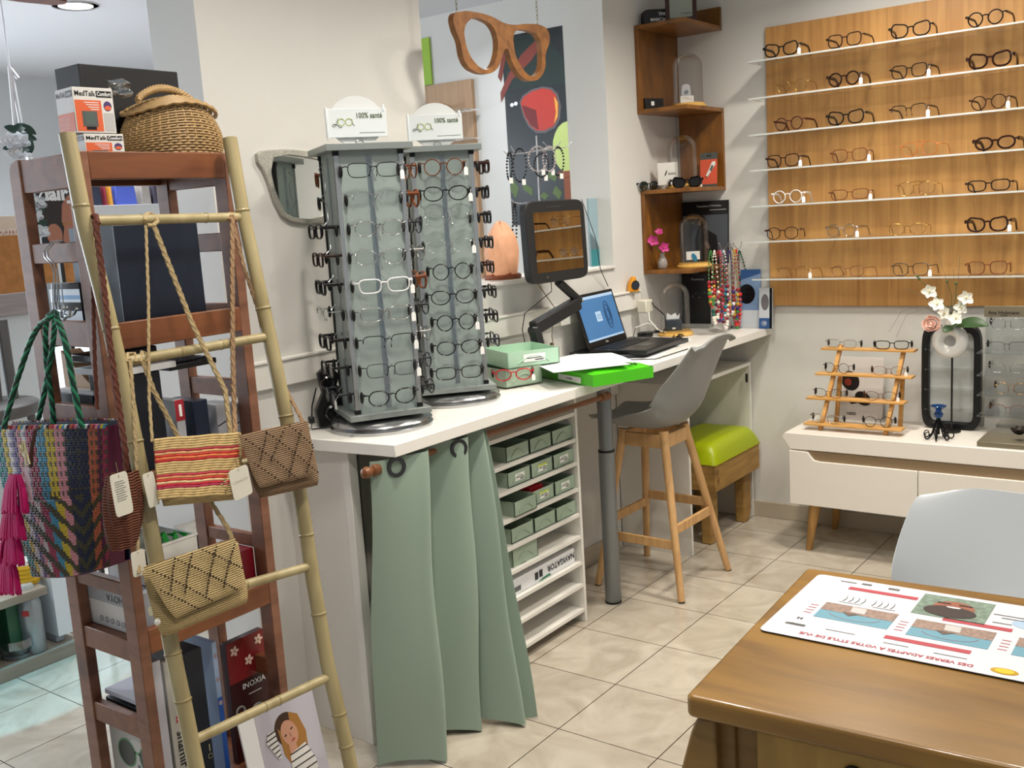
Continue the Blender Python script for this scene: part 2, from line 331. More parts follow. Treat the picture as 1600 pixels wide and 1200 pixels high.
# ream of paper
t = thing('paper_ream', 'ream of white paper with NAVIGATOR printed upside down on its end, in the shelf unit', 'paper', (-.14, -.2, uz[6]))
z0 = uz[6]
MB().box((-.25, -.375, z0 + .001), (-.045, .03, z0 + .056)).build('wrapper', mat('paper_wrap', 'e9ebee', .45), t, bevel=.003)
fr = frame((-.045, -.375, z0), (0, 1, 0), (0, 0, 1)); q = MB().use(mat('print_navy', '222630', .5))
q.text('NAVIGATOR', .03, fr @ Matrix.Translation((.315, .033, .001)) @ Matrix.Rotation(math.pi, 4, 'Z'), .0008)
for i in range(10): q.rect(.03 + i * .004, .012, .032 + i * .004, .03, .001, fr)
q.rect(.152, .016, .172, .042, .001, fr).rect(.178, .018, .198, .044, .001, fr)
q.use(mat('print_green', '2f7a55', .5)).prism([(.17, .004), (.25, .006), (.24, .014), (.2, .012)], .0004, .001, fr); q.build('printing', None, t)
# steel leg, curtain rod
t = thing('table_leg', 'round grey steel support leg under the worktop', 'leg', (-.036, .268, 0))
g = mat('grey_steel', '85898c', .35, .6)
MB().lathe([(.0285, .004), (.031, .01), (.031, .6), (.0275, .601), (.0275, CB)]).build('tube', g, t, local=True)
MB().lathe([(.032, 0), (.032, .006)]).build('foot', mat('black_rubber', '171717', .6), t, local=True)
MB().lathe([(.0315, .598), (.0315, .606)]).build('collar', mat('black_rubber'), t, local=True)
RW = wood('rod_wood', '633a20', '8a5734', (30, 3, 30), .35)
r0, r1 = PX(578, 737, .045), PX(946, 619, .03)
t = thing('curtain_rod', 'brown wooden curtain rod with turned ends under the worktop edge', 'rod', (r0 + r1) / 2)
MB().cyl(r0, r1, .0095).build('pole', RW, t)
dr = (r1 - r0).normalized()
for e, sg in ((r0, 1), (r1, -1)):
    q_ = (dr * sg).to_track_quat('Z', 'Y').to_matrix().to_4x4()
    MB().lathe([(.001, -.03), (.013, -.024), (.0165, -.012), (.013, 0), (.008, .006), (.0155, .01), (.0165, .03), (.012, .034)], Matrix.Translation(e) @ q_).build('finial', RW, t)
# curtain
CUR = mat('sage_cloth', '8b9d8e', .66, sheen=.15, bump=.12, bscale=700, var=.05, vscale=3)
tp = [(.035, -1.045), (.06, -1.01), (.085, -.93), (.095, -.885), (.05, -.87), (-.005, -.86), (.0, -.83), (.04, -.79), (.085, -.735), (.09, -.69), (.05, -.685), (.02, -.68), (.02, -.66), (.055, -.635), (.085, -.612), (.05, -.608), (.04, -.6), (.075, -.59)]
bp_ = [(.01, -1.095), (.06, -1.06), (.13, -1.01), (.165, -.975), (.11, -.955), (.03, -.95), (.015, -.92), (.05, -.87), (.12, -.81), (.14, -.78), (.07, -.79), (.04, -.79), (.06, -.77), (.15, -.74), (.235, -.705), (.18, -.69), (.17, -.68), (.24, -.64)]
def poly(P, t):
    t = max(0, min(1, t)) * (len(P) - 1); i = min(int(t), len(P) - 2); k = t - i
    p0 = P[max(i - 1, 0)]; p1 = P[i]; p2 = P[i + 1]; p3 = P[min(i + 2, len(P) - 1)]
    return [.5 * ((2 * p1[a]) + (-p0[a] + p2[a]) * k + (2 * p0[a] - 5 * p1[a] + 4 * p2[a] - p3[a]) * k * k + (-p0[a] + 3 * p1[a] - 3 * p2[a] + p3[a]) * k ** 3) for a in range(len(p1))]
def curt(u, v):
    a = poly(tp, u); b = poly(bp_, u); k = v ** .9; z = .872 - .864 * v + .012 * math.sin(u * 19) * v
    return (a[0] * (1 - k) + b[0] * k + .004 * math.sin(9 * v + 6 * u), a[1] * (1 - k) + b[1] * k + .004 * math.sin(7 * v + 9 * u), max(z, .004))
t = thing('curtain', 'sage green eyelet curtain hanging in folds from the wooden rod', 'curtain', (.05, -.85, 0))
MB().grid(curt, 136, 26, .0015).build('cloth', CUR, t, smooth=60)
for yy, xx in ((-.985, .062), (-.735, .075)):
    c = Vector((xx + .012, yy, r0.z + (r1.z - r0.z) * (yy - r0.y) / (r1.y - r0.y)))
    q_ = V(1, -.35, 0).to_track_quat('Z', 'Y').to_matrix().to_4x4()
    MB().lathe([(.018, -.003), (.028, -.003), (.028, .004), (.018, .004), (.018, -.003)], Matrix.Translation(c) @ q_, 24, False).build('eyelet', mat('dark_chrome', '4a4a4c', .25, .9), t)
# desk niche panel and side table under the desk
t = thing('side_cabinet', 'low white open cabinet standing under the desk by the corner', 'cabinet', (-.15, 1.2, 0))
MB().box((-.345, .87, 0), (0, .886, .735)).build('side_panel', WHT, t, bevel=.001)
MB().box((-.345, .862, .735), (.0, 1.53, .751)).build('top_board', WHT, t, bevel=.001)
MB().box((-.345, 1.514, 0), (0, 1.53, .735)).build('side_panel', WHT, t, bevel=.001)
MB().box((-.345, .886, 0), (-.335, 1.514, .735)).build('back_board', mat('cabinet_back', 'd4d5cc', .5), t)
MB().cyl((-.005, 1.49, .66), (-.005, 1.49, .7), .006).build('handle', mat('dark_metal', '3a3a38', .4, .8), t)
tag(MB().box((-.34, .3, .70), (-.325, .862, CB)).build('modesty_panel', WHM, bevel=.001), 'white board fixed to the wall below the desk top', 'panel')

# ------------------------------------------------------------------ bar stool
def superloop(w, h, n, N=32): 
    return [(w * abs(math.cos(a)) ** (2 / n) * (1 if math.cos(a) > 0 else -1), h * abs(math.sin(a)) ** (2 / n) * (1 if math.sin(a) > 0 else -1)) for a in [2 * math.pi * i / N for i in range(N)]]
STW = wood('beech_wood', 'b98d5c', 'd3a974', (40, 40, 4), .45)
sx, sy = .01, .585
t = thing('bar_stool', 'grey moulded plastic bar stool on four beech legs with a footrest', 'stool', (sx, sy, 0))
# seat shell: u around (back at -x ... ), profile swept across the width; the sitter faces the counter (-x)
prof = [(-.215, .672), (-.20, .69), (-.16, .668), (-.10, .648), (-.03, .64), (.05, .645), (.11, .668), (.155, .715), (.185, .78), (.21, .85), (.235, .92), (.262, .985), (.285, 1.01)]
hw = [.10, .15, .185, .2, .205, .205, .205, .205, .2, .19, .178, .165, .145]
cup = [.0, .005, .025, .05, .075, .1, .115, .11, .09, .06, .035, .015, .0]
def shell(u, v):
    x, z = poly(prof, v); w_, = poly([(q,) for q in hw], v); c_, = poly([(q,) for q in cup], v); s_ = (u - .5) * 2
    k = abs(s_) ** 2.6; b = min(1, max(0, (v - .35) / .3))
    return (x - c_ * k * (.75 if v > .5 else .45) * b - (0 if v > .1 else .03 * k), s_ * w_ * (1 - .05 * k), z + c_ * k * (1 - .55 * b) - (.03 * k if v > .92 else 0))
MB().grid(shell, 28, 40, -.006).build('seat_shell', mat('grey_plastic', '8b8c8b', .42), t, local=True, smooth=60)
feet = [(.19, -.206), (.197, .198), (-.193, -.191), (-.19, .209)]
tops = [(.075, -.085), (.075, .085), (-.105, -.085), (-.105, .085)]
Hh = .635
def legp(i, z): k = z / Hh; return Vector((feet[i][0] + (tops[i][0] - feet[i][0]) * k, feet[i][1] + (tops[i][1] - feet[i][1]) * k, z))
for i in range(4):
    d = legp(i, Hh) - legp(i, 0); MB().tube([legp(i, z) for z in (.004, .3, .6, Hh)], .0185, 12, taper=lambda k: .75 + .3 * k).build('leg', STW, t, local=True)
    MB().cyl(legp(i, 0), legp(i, .005), .014).build('foot_cap', mat('felt_cap', '4a3c2c', .8), t, local=True)
for a, b, z in ((0, 2, .21), (1, 3, .3), (0, 1, .265), (2, 3, .265)):
    p0, p1 = legp(a, z), legp(b, z); d = (p1 - p0).normalized(); fm = frame(p0 - V(0, 0, .018), d, (0, 0, 1))
    MB().box((0, 0, -.007), ((p1 - p0).length, .036, .007), fm).build('footrest', STW, t, local=True, bevel=.002)
for a, b in ((0, 2), (1, 3), (0, 1), (2, 3)):
    p0, p1 = legp(a, .6), legp(b, .6); d = (p1 - p0).normalized(); fm = frame(p0 - V(0, 0, .03), d, (0, 0, 1))
    MB().box((0, 0, -.008), ((p1 - p0).length, .055, .008), fm).build('apron', STW, t, local=True, bevel=.002)

# ------------------------------------------------------------------ lime stool
t = thing('footstool', 'low wooden stool with a lime green padded seat, tucked under the cabinet', 'stool', (-.13, 1.25, 0))
PW = wood('rustic_pine', '8e6b36', 'b08a4c', (6, 6, 40), .6, knots=6); 
x0_, x1_, y0_, y1_ = -.27, .05, 1.02, 1.5
def rib(u, v):
    x = x0_ + (x1_ - x0_) * u; y = y0_ + (y1_ - y0_) * v; e = min(u, 1 - u) * .34; f_ = min(v, 1 - v) * .48
    return (x, y, .37 + .085 * (1 - (1 - min(1, e / .06)) ** 2) ** .5 * (1 - (1 - min(1, f_ / .06)) ** 2) ** .5 + .01 * math.sin(math.pi * u) * math.sin(math.pi * v))
MB().grid(rib, 30, 34, .004).build('cushion', mat('lime_vinyl', '9cab00', .38, bump=.3, bscale=40), t, smooth=60)
MB().box((x0_ + .003, y0_ + .003, .25), (x1_ - .003, y1_ - .003, .37)).build('frame', PW, t, bevel=.004)
q = MB()
for i in range(22): q.ball((x1_ + .001, y0_ + .01 + i * .0215, .372), .003, 6, 4)
for i in range(14): q.ball((x0_ + .01 + i * .0235, y0_ - .001, .372), .003, 6, 4)
q.build('nail_trim', mat('brass_nail', 'c4b43a', .4, .5), t)
for fx, fy in ((x0_ + .02, y0_ + .02), (x1_ - .09, y0_ + .02), (x0_ + .02, y1_ - .1), (x1_ - .09, y1_ - .1)):
    MB().prism([(0, .0), (.05, 0), (.075, .06), (.075, .26), (0, .26)], 0, .05, frame((fx, fy, 0), (0, 1, 0), (0, 0, 1)) @ Matrix.Rotation(0, 4, 'Z')).build('leg', PW, t, bevel=.006)
# ------------------------------------------------------------------ eyeglasses
FC = {'black': mat('frame_black', '0d0d0f', .18), 'dark brown': mat('frame_brown', '2a120d', .2), 'tortoiseshell': mat('frame_tortoise', '6b3513', .25, var=.75, vscale=90), 'dark red': mat('frame_darkred', '3f0f12', .2),
      'gold': mat('frame_gold', 'b48a4a', .25, .9), 'silver': mat('frame_silver', '9a9a98', .25, .9), 'gunmetal': mat('frame_gunmetal', '3a3d42', .3, .8), 'clear': clear('frame_clear', 'e8eaea', .5, .1), 'white': mat('frame_white', 'e8e8e8', .3),
      'red': mat('frame_red', 'b3101c', .25), 'orange': mat('frame_orange', 'c46a28', .3, var=.5, vscale=60), 'brown': mat('frame_midbrown', '7a4526', .3)}
LENS = clear('lens', 'fcfdfd', .0, .01, fres=.3); TIP = mat('temple_tip', '101012', .4); TAGM = mat('price_tag', 'f2f2ef', .5)
SH = {'round': (.0225, .0215, 2, 0), 'oval': (.026, .0185, 2.2, .08), 'square': (.0255, .0205, 3.2, .08), 'cat-eye': (.0268, .0205, 2.6, .34), 'rectangular': (.0278, .0165, 3.6, .05), 'aviator': (.0262, .0228, 2.3, -.1), 'hexagonal': (.0245, .021, 2.4, .02)}
_E = {}
def outline(sh, side):
    lw, lh, n, cat = SH[sh]; P = []; N = 6 if sh == 'hexagonal' else 30
    for i in range(30):
        a = 2 * math.pi * i / 30; c, s_ = math.cos(a), math.sin(a); x = lw * abs(c) ** (2 / n) * (1 if c > 0 else -1); z = lh * abs(s_) ** (2 / n) * (1 if s_ > 0 else -1)
        if sh == 'hexagonal':
            k = math.cos(math.pi / 6) / math.cos((a % (math.pi / 3)) - math.pi / 6); k = .5 + .5 * k; x *= 1 / k * .95; z *= 1 / k * .95
        z += cat * max(0, x) * max(0, z) / lh; x *= 1 - .1 * max(0, -z) / lh
        P.append((x * side, z))
    return P
def eyemeshes(sh, col, rim, tl, half):
    rim *= 1.15
    k = (sh, col, rim, tl, half)
    if k in _E: return _E[k]
    lw, lh, n, cat = SH[sh]; g = lw + .0085; D = {}; m = FC[col]; q = MB().use(m)
    for sd in (-1, 1):
        P = outline(sh, sd)
        if half == 'rimless': pass
        elif half: q.tube([(sd * g + x, 0, z) for x, z in P[0:16]], rim, 6)
        else: q.tube([(sd * g + x, 0, z) for x, z in P], rim, 6, True, up=(0, 1, 0), flat=1.5 if rim > .0013 else 1)
        zt = .5 * lh
        q.tube([(sd * (g + lw * .93), 0, zt), (sd * (g + lw + .006), .001, zt + .002), (sd * (g + lw + .009), .006, zt + .001)], max(rim, .0013), 6)
        if half or rim < .0013: q.tube([(sd * .007, .001, -.001), (sd * .008, .006, -.006), (sd * .0085, .006, -.011)], .0006, 5).ball((sd * .009, .007, -.012), .003, 6, 4, (.5, .6, 1.4))
    q.tube([(-.0095, 0, lh * .35), (-.005, -.001, lh * .5), (.005, -.001, lh * .5), (.0095, 0, lh * .35)], max(rim, .0011), 6)
    if sh == 'aviator': q.tube([(-.02, 0, lh * .93), (0, 0, lh * 1.02), (.02, 0, lh * .93)], max(rim, .0009), 6)
    D['front'] = q.mesh('front', m, 60)
    for sd, nm in ((-1, 'l'), (1, 'r')):
        P = outline(sh, sd); q = MB(); q.prism([(sd * g + x * .98, z * .98) for x, z in P], -.0004, .0004, frame((0, 0, 0), (1, 0, 0), (0, 0, 1))); D['lens' + nm] = q.mesh('lens', LENS, 20)
        xh = sd * (g + lw + .009); zt = .5 * lh + .001; q = MB().use(m); th = max(rim * 1.1, .0011); fl = 1.8 if rim > .0013 else 1
        if tl > .09: pts = [(xh, .004, zt), (xh * .99, tl * .4, zt), (xh * .96, tl * .72, zt - .002), (xh * .94, tl * .86, zt - .012), (xh * .92, tl, zt - .033)]
        else: pts = [(xh, .004, zt), (xh, tl * .5, zt), (xh, tl, zt)]
        q.tube(pts, th, 6, up=(0, 0, 1), flat=fl); D['temple' + nm] = q.mesh('temple', m, 60)
        if tl <= .09: D['tip' + nm] = MB().ball((xh, tl - .01, zt - .009), .0062, 10, 6, (.85, .8, 2.5)).mesh('temple_tip', TIP, 60)
    D['tag'] = MB().prism([(-.006, -.022), (.006, -.022), (.006, -.005), (.003, 0), (-.003, 0), (-.006, -.005)], -.0004, .0004, frame((g + lw + .007, -.003, -.002), (1, .2, 0), (0, 0, 1))).tube([(g + lw + .007, -.003, -.002), (g + lw + .009, .004, .5 * lh)], .0004, 4).mesh('price_tag', TAGM, 20)
    _E[k] = D; return D
def eyewear(sh, col, rim, loc, rz, label, group, tl=.125, half=None, tagd=False, cat='glasses', rot=None, lens=None):
    t = thing('eyeglasses', label, cat, loc, rz, group, rot); D = eyemeshes(sh, col, rim, tl, half)
    for k, nm in (('front', 'front'), ('lensl', 'lens'), ('lensr', 'lens'), ('templel', 'temple'), ('templer', 'temple'), ('tipl', 'temple_tip'), ('tipr', 'temple_tip'), ('tag', 'price_tag')):
        if k == 'tag' and not tagd or k not in D: continue
        o = bpy.data.objects.new(nm, D[k]); C.objects.link(o); o.parent = t
        if lens and nm == 'lens': o.material_slots[0].link = 'OBJECT'; o.material_slots[0].material = lens
    return t
# ------------------------------------------------------------------ wall panel with acrylic shelves
VEN = wood('veneer', 'ab7840', 'cb9757', (26, 26, 1.4), .42, dist=1.2)
tag(MB().box((.106, 1.52, 1.017), (1.5, WY - .002, 2.243)).build('veneer_board', VEN, bevel=.002), 'large light wood veneer wall panel behind the acrylic shelves of glasses', 'panel')
ACR = clear('acrylic', 'f4f6f5', .25, .05)
ordn = ['topmost', 'second', 'third', 'fourth', 'fifth', 'sixth', 'bottom']
sz = [2.087, 1.932, 1.778, 1.626, 1.471, 1.316, 1.150]
for i, z in enumerate(sz):
    x_ = .088 if i != 5 else .055; o = MB().use(ACR).box((x_, 1.368, z - .004), (1.42, 1.519, z)).use(mat('acrylic_edge', 'e2e6e4', .15, trans=.35)).box((x_, 1.364, z - .004), (1.42, 1.368, z + .003)).build('acrylic_shelf', ACR, smooth=0)  # front lip: the clear sheet's bright edge is put into its pale colour
    tag(o, 'clear acrylic shelf on the wood panel, %s of the seven' % ordn[i], 'shelf', 'acrylic shelves on the wood panel')
G = [[('cat-eye', 'black', .0022, 0, 1), ('square', 'dark brown', .0017, 0, 0), ('cat-eye', 'black', .0021, 0, 0), ('round', 'black', .0019, 0, 0)],
     [('round', 'gold', .0008, 0, 0), ('round', 'dark brown', .0026, 0, 1), ('square', 'black', .0015, 0, 1), ('cat-eye', 'dark brown', .003, 0, 0)],
     [('round', 'dark red', .0016, 0, 0), ('cat-eye', 'black', .0022, 0, 0), ('square', 'black', .0013, 1, 1), ('round', 'dark brown', .0014, 0, 1)],
     [('square', 'dark brown', .0017, 0, 1), ('square', 'brown', .0016, 0, 1), ('aviator', 'orange', .001, 0, 0), ('oval', 'dark brown', .0029, 0, 0)],
     [('round', 'white', .0016, 0, 1), ('rectangular', 'brown', .0015, 0, 1), ('aviator', 'gold', .0009, 0, 0), ('rectangular', 'black', .0018, 0, 0)],
     [('hexagonal', 'dark brown', .0014, 0, 0), ('round', 'clear', .0017, 0, 1), ('oval', 'gold', .0009, 0, 0), ('cat-eye', 'dark brown', .0028, 0, 1)],
     [('oval', 'gold', .0009, 1, 1), ('oval', 'brown', .0009, 0, 0), ('square', 'gunmetal', .0011, 0, 1), ('square', 'brown', .0017, 0, 0)]]
GP = [[(1221, 77), (1320, 64), (1423, 46), (1540, 27)], [(1238, 135), (1319, 122), (1421, 110), (1547, 92)], [(1233, 197), (1322, 186), (1420, 177), (1545, 162)], [(1224, 253), (1328, 245), (1437, 235), (1555, 225)],
      [(1231, 309), (1328, 304), (1432, 297), (1545, 290)], [(1223, 365), (1315, 360), (1418, 354), (1543, 349)], [(1240, 419), (1325, 417), (1423, 417), (1543, 414)]]
cw = ['first from the left', 'second from the left', 'third from the left', 'last on the right']
for r in range(7):
    for c in range(4):
        sh, col, rim, half, tg = G[r][c]; p = PY(*GP[r][c], 1.385); lh = SH[sh][1] + rim
        eyewear(sh, col, rim, (p.x, 1.382, sz[r] + 1.2 * lh + .0065), -.12 + .3 * random.random(), '%s %s eyeglasses on the %s acrylic shelf, %s' % (sh, col, ordn[r], cw[c]), 'eyeglasses on the wood panel shelves', tl=.118, half=half, tagd=tg).scale = (1.16, 1.12, 1.2)
# a partly visible column at the right edge is outside the frame

# ------------------------------------------------------------------ white sideboard
t = thing('sideboard', 'low white sideboard on splayed wooden legs against the right wall', 'sideboard', (.9, 1.3, 0))
SBW = mat('sideboard_white', 'e6e0d7', .3)
fy = 1.12; zt = .522; zs = .452; zb = .217; xl = .345
sl = MB().prism([(xl + .0, zs), (1.75, zs), (1.75, zt), (xl - .02, zt), (xl - .035, zt - .02)], -.385, 0, frame((0, fy, 0), (1, 0, 0), (0, 0, 1)))
sl.build('top', SBW, t, bevel=.003)
MB().box((xl, fy + .012, zb), (1.75, 1.505, zs)).build('body', SBW, t, bevel=.002)
zc = zs - .004
for i, (a, b) in enumerate(((xl, .868), (.871, 1.7))):
    pts = [(a, zb - .002), (b, zb - .002), (b, zc - .04)] + ([(a + .13, zc - .04), (a + .105, zc - .036), (a + .09, zc - .018), (a + .08, zc - .003), (a, zc)] if i == 0 else [(a, zc - .04)])
    MB().prism(pts, 0, .018, frame((0, fy + .012, 0), (1, 0, 0), (0, 0, 1))).build('drawer', SBW, t, bevel=.0015)
MB().box((xl + .07, fy + .006, zc - .045), (1.7, fy + .0115, zc + .001)).build('handle_recess', mat('taupe_lacquer', '8a7458', .4), t)
LG = wood('oak_leg', '9a7038', 'b98d50', (30, 30, 4), .45)
for lx, ly, ox, oy in ((xl + .09, 1.17, -.03, -.0), (xl + .09, 1.47, -.03, .02), (1.65, 1.17, .03, 0), (1.65, 1.47, .03, .02)):
    MB().tube([(lx + ox, ly + oy, 0), (lx, ly, zb)], .022, 12, taper=lambda k: .62 + .5 * k).build('leg', LG, t)
# slatted display rack with eight glasses
BAM = wood('bamboo_board', 'c08a43', 'd9a862', (8, 50, 50), .4)
sx0, sx1 = PY(1260, 655, 1.2).x, PY(1408, 678, 1.2).x
t = thing('slatted_display', 'small four tier wooden glasses stand on the left end of the sideboard', 'display stand', ((sx0 + sx1) / 2, 1.28, zt))
tiers = []
for i, (pa, pb, Y) in enumerate((((1255, 657), (1408, 676), 1.19), ((1259, 619), (1412, 632), 1.235), ((1273, 581), (1424, 592), 1.28), ((1282, 543), (1428, 549), 1.325))):
    a = PY(*pa, Y); b = PY(*pb, Y); z = (a.z + b.z) / 2; tiers.append((a.x, b.x, Y, z))
    MB().box((a.x, Y, z - .008), (b.x, Y + .06, z)).build('tier', BAM, t, bevel=.001)
for kx in (.16, .83):
    xa = tiers[0][0] + (tiers[0][1] - tiers[0][0]) * kx; xb = tiers[3][0] + (tiers[3][1] - tiers[3][0]) * (kx + .04)
    for dy, rev in ((0, 0), (.075, 1)):
        p0 = V(xa + .01 * rev, 1.215 + (.17 if rev else 0), zt); p1 = V(xb, 1.36, tiers[3][3] + (.012 if kx < .5 else -.01))
        if rev: p1 = V(xb, 1.345, tiers[2][3] - .02)
        d = (p1 - p0); MB().box((0, -.008, -.01), (d.length, .008, .01), frame(p0, d, (1, 0, 0))).build('support', BAM, t, bevel=.002)
TG = [[('oval', 'clear', .0015), ('round', 'black', .0012)], [('oval', 'dark brown', .001), ('oval', 'tortoiseshell', .001)], [('round', 'dark brown', .001), ('oval', 'brown', .0009)], [('rectangular', 'clear', .0013), ('rectangular', 'black', .0018)]]
tn = ['bottom', 'second lowest', 'second highest', 'top']
for i, (xa, xb, Y, z) in enumerate(tiers):
    for j in range(2):
        sh, col, rim = TG[i][j]; x = xa + (xb - xa) * (.22 if j == 0 else .76); lh = SH[sh][1] + rim
        fold = False
        e = eyewear(sh, col, rim, (x, Y + .02, z + (lh if not fold else .007)), -.1 + .25 * j, '%s %s eyeglasses on the %s tier of the small wooden stand, %s one' % (sh, col, tn[i], 'left' if j == 0 else 'right'), 'eyeglasses on the small wooden stand', tl=.04 if not fold else .06, rot=(1.35, 0, .2 * j) if fold else None, tagd=(i in (1, 2) and j == 1))
# poster card behind the stand
t = thing('advert_card', 'glossy advert card with dark sunglasses leaning on the wall behind the small wooden stand', 'poster', (.55, 1.47, zt))
a = PY(1310, 655, 1.45); b = PY(1378, 560, 1.45)
fm = frame((a.x, 1.45, zt), (1, 0, 0), (0, .12, 1)); W_, H_ = b.x - a.x, b.z - zt
MB().box((0, 0, -.003), (W_, H_, 0), fm).build('card', mat('card_grey', 'd5d0cb', .25), t)
q = MB().use(mat('print_black', '17110f', .4)); q.ell(W_ * .25, H_ * .62, W_ * .2, H_ * .16, .001, fm, rot=.6).ell(W_ * .55, H_ * .35, W_ * .2, H_ * .1, .001, fm, rot=-.6).prism([(W_ * .1, H_ * .35), (W_ * .3, H_ * .25), (W_ * .55, H_ * .3), (W_ * .5, H_ * .38)], .0004, .001, fm)
q.text('NESIS', .016, fm @ Matrix.Translation((W_ * .3, H_ * .1, .001)), .0005)
q.use(mat('print_maroon', '7c2a1c', .4)).ell(W_ * .2, H_ * .6, W_ * .08, H_ * .06, .002, fm, rot=.6); q.build('print', None, t)
# black framed display beside it
t = thing('display_stand', 'black framed rounded display stand with clear shelves behind the white ring vase', 'display stand', (.86, 1.44, zt))
a = PY(1439, 680, 1.40); b = PY(1533, 510, 1.40); W_, H_ = b.x - a.x, b.z - zt
fm = frame((a.x + W_ / 2, 1.42, zt + H_ / 2), (1, 0, 0), (0, 0, 1))
MB().ring(superloop(W_ / 2, H_ / 2, 7, 48), superloop(W_ / 2 - .026, H_ / 2 - .028, 10, 48), -.02, .02, fm).build('frame', mat('black_gloss', '060607', .5), t, bevel=.003)
MB().rect(-W_ / 2 + .02, -H_ / 2 + .02, W_ / 2 - .02, H_ / 2 - .02, -.012, fm, .004).build('back_panel', mat('frosted', 'c9c9c6', .4), t)
for i in range(4):
    z = -H_ * .27 + i * .083 - .015
    MB().box((-W_ / 2 + .022, z, -.008), (W_ / 2 - .022, z + .003, .05), fm).build('shelf', ACR, t)
# ring vase with flowers
vc = PY(1482, 534, 1.30)
t = thing('ring_vase', 'white ring shaped ceramic vase standing in front of the black framed display', 'vase', (vc.x, 1.33, zt + .0))
vr = .062
MB().tube([(vc.x + vr * .72 * math.cos(k * math.pi / 16), 1.33, vc.z + vr * .72 * math.sin(k * math.pi / 16)) for k in range(32)], .0245, 14, True).build('body', mat('white_glaze', 'e9e7e2', .12, coat=.5), t)
MB().lathe([(.022, 0), (.02, .012), (.014, .02), (.012, .03)], Matrix.Translation((vc.x, 1.33, vc.z + .066))).build('neck', mat('white_glaze'), t)
q = MB().tube([(vc.x, 1.36, zt), (vc.x, 1.36, vc.z - .05)], .004).lathe([(.035, 0), (.035, .006)], Matrix.Translation((vc.x, 1.36, zt)))
q.build('stand', mat('dark_metal'), t)
PET = mat('orchid_white', 'f1efe2', .5, sheen=.2); LEAF = mat('leaf_green', '2f4a28', .45, var=.4, vscale=30); STM = mat('stem_green', '4a5a2c', .5)
def petal_flower(q, c, n, up, r, pm, cm, k=5, cup=.25):
    n = Vector(n).normalized(); u = n.orthogonal().normalized() if up is None else (Vector(up) - n * n.dot(Vector(up))).normalized(); v = n.cross(u); c = Vector(c)
    q.use(pm)
    for i in range(k):
        a = 2 * math.pi * i / k + .3; d = u * math.cos(a) + v * math.sin(a); s_ = n.cross(d); rr = r * (1 if i % 2 else .85); w_ = rr * .42
        q.grid(lambda x, y: c + d * (rr * x) + s_ * (w_ * (2 * y - 1) * math.sin(math.pi * min(.97, x * .9 + .08)) ** .8) + n * (cup * rr * (x * x) + .12 * rr * abs(2 * y - 1) - .05 * rr), 6, 5, .0006)
    q.use(cm).ball(c + n * (r * .12), r * .13, 8, 5)
def leaf(q, a, b, w_, n, m, fold=.15):
    a = Vector(a); b = Vector(b); d = b - a; s_ = d.cross(Vector(n)).normalized(); n = Vector(n).normalized()
    q.use(m).grid(lambda x, y: a + d * x + s_ * (w_ * (2 * y - 1) * math.sin(math.pi * min(.99, x * .95 + .03)) ** .8) + n * (fold * w_ * abs(2 * y - 1) + .12 * d.length * math.sin(math.pi * x)), 10, 6, .0006)
t = thing('flower_arrangement', 'white orchids, a pale pink rose and big green leaf in the ring vase', 'flowers', (vc.x, 1.33, vc.z + .09))
q = MB()
fl = [((1452, 455), 1.29), ((1464, 475), 1.28), ((1510, 465), 1.29), ((1494, 497), 1.27), ((1503, 480), 1.31), ((1477, 489), 1.30)]
for i, (pp, Y) in enumerate(fl):
    c = PY(*pp, Y); petal_flower(q, c, (.4 - .2 * i % 3, -1, .25 * (i % 2)), (0, 0, 1), .032, PET, mat('orchid_throat', 'd8cf9a', .5))
q.build('orchids', None, t, smooth=70)
q = MB(); rc = PY(1455, 505, 1.27); RS = mat('rose_pink', 'efc9ba', .55, var=.12, vscale=60)
q.use(RS)
for k in range(14):
    a = k * 2.4; rr = .007 + .0018 * k
    q.grid(lambda x, y: rc + V(math.cos(a + (x - .5) * 1.7) * rr * (.8 + .45 * y), -.022 + rr * .9 * (1 - .2 * y) , math.sin(a + (x - .5) * 1.7) * rr * (.8 + .45 * y)) + V(0, -.006 * math.sin(math.pi * x) + .016 * (1 - y), 0), 7, 4, .0007)
q.ball(rc, .016, 10, 6); q.build('rose', None, t, smooth=70)
q = MB(); lb = PY(1488, 510, 1.31)
leaf(q, lb, PY(1545, 510, 1.27), .032, (.1, -.6, .8), LEAF); leaf(q, lb, PY(1475, 520, 1.27), .02, (0, -.7, .6), LEAF)
q.build('leaves', None, t, smooth=70)
q = MB().use(STM); base = Vector((vc.x, 1.33, vc.z + .085))
for pp, Y in fl + [((1436, 436), 1.3), ((1480, 440), 1.3), ((1494, 443), 1.31)]:
    e_ = PY(*pp, Y); q.tube([base, base.lerp(e_, .5) + V(.01, 0, .015), e_], .0013, 5)
for pp in ((1436, 436), (1480, 440), (1494, 443), (1434, 432)): q.ball(PY(*pp, 1.3), .005, 8, 5, (1, 1, 1.3))
q.use(mat('dry_grass', '6b6a58', .7))
for a_, b_ in (((1440, 478), (1389, 519)), ((1445, 482), (1400, 527))): q.tube([base, PY(*a_, 1.27), PY((a_[0] + b_[0]) / 2 - 6, (a_[1] + b_[1]) / 2 - 12, 1.25), PY(*b_, 1.23)], .0009, 4)
for b_ in ((1412, 449), (1466, 394), (1515, 430), (1490, 420), (1500, 400)): q.tube([base, base.lerp(PY(*b_, 1.3), .6) + V(.008, 0, .01), PY(*b_, 1.3)], .0008, 4)
q.build('stems', None, t)
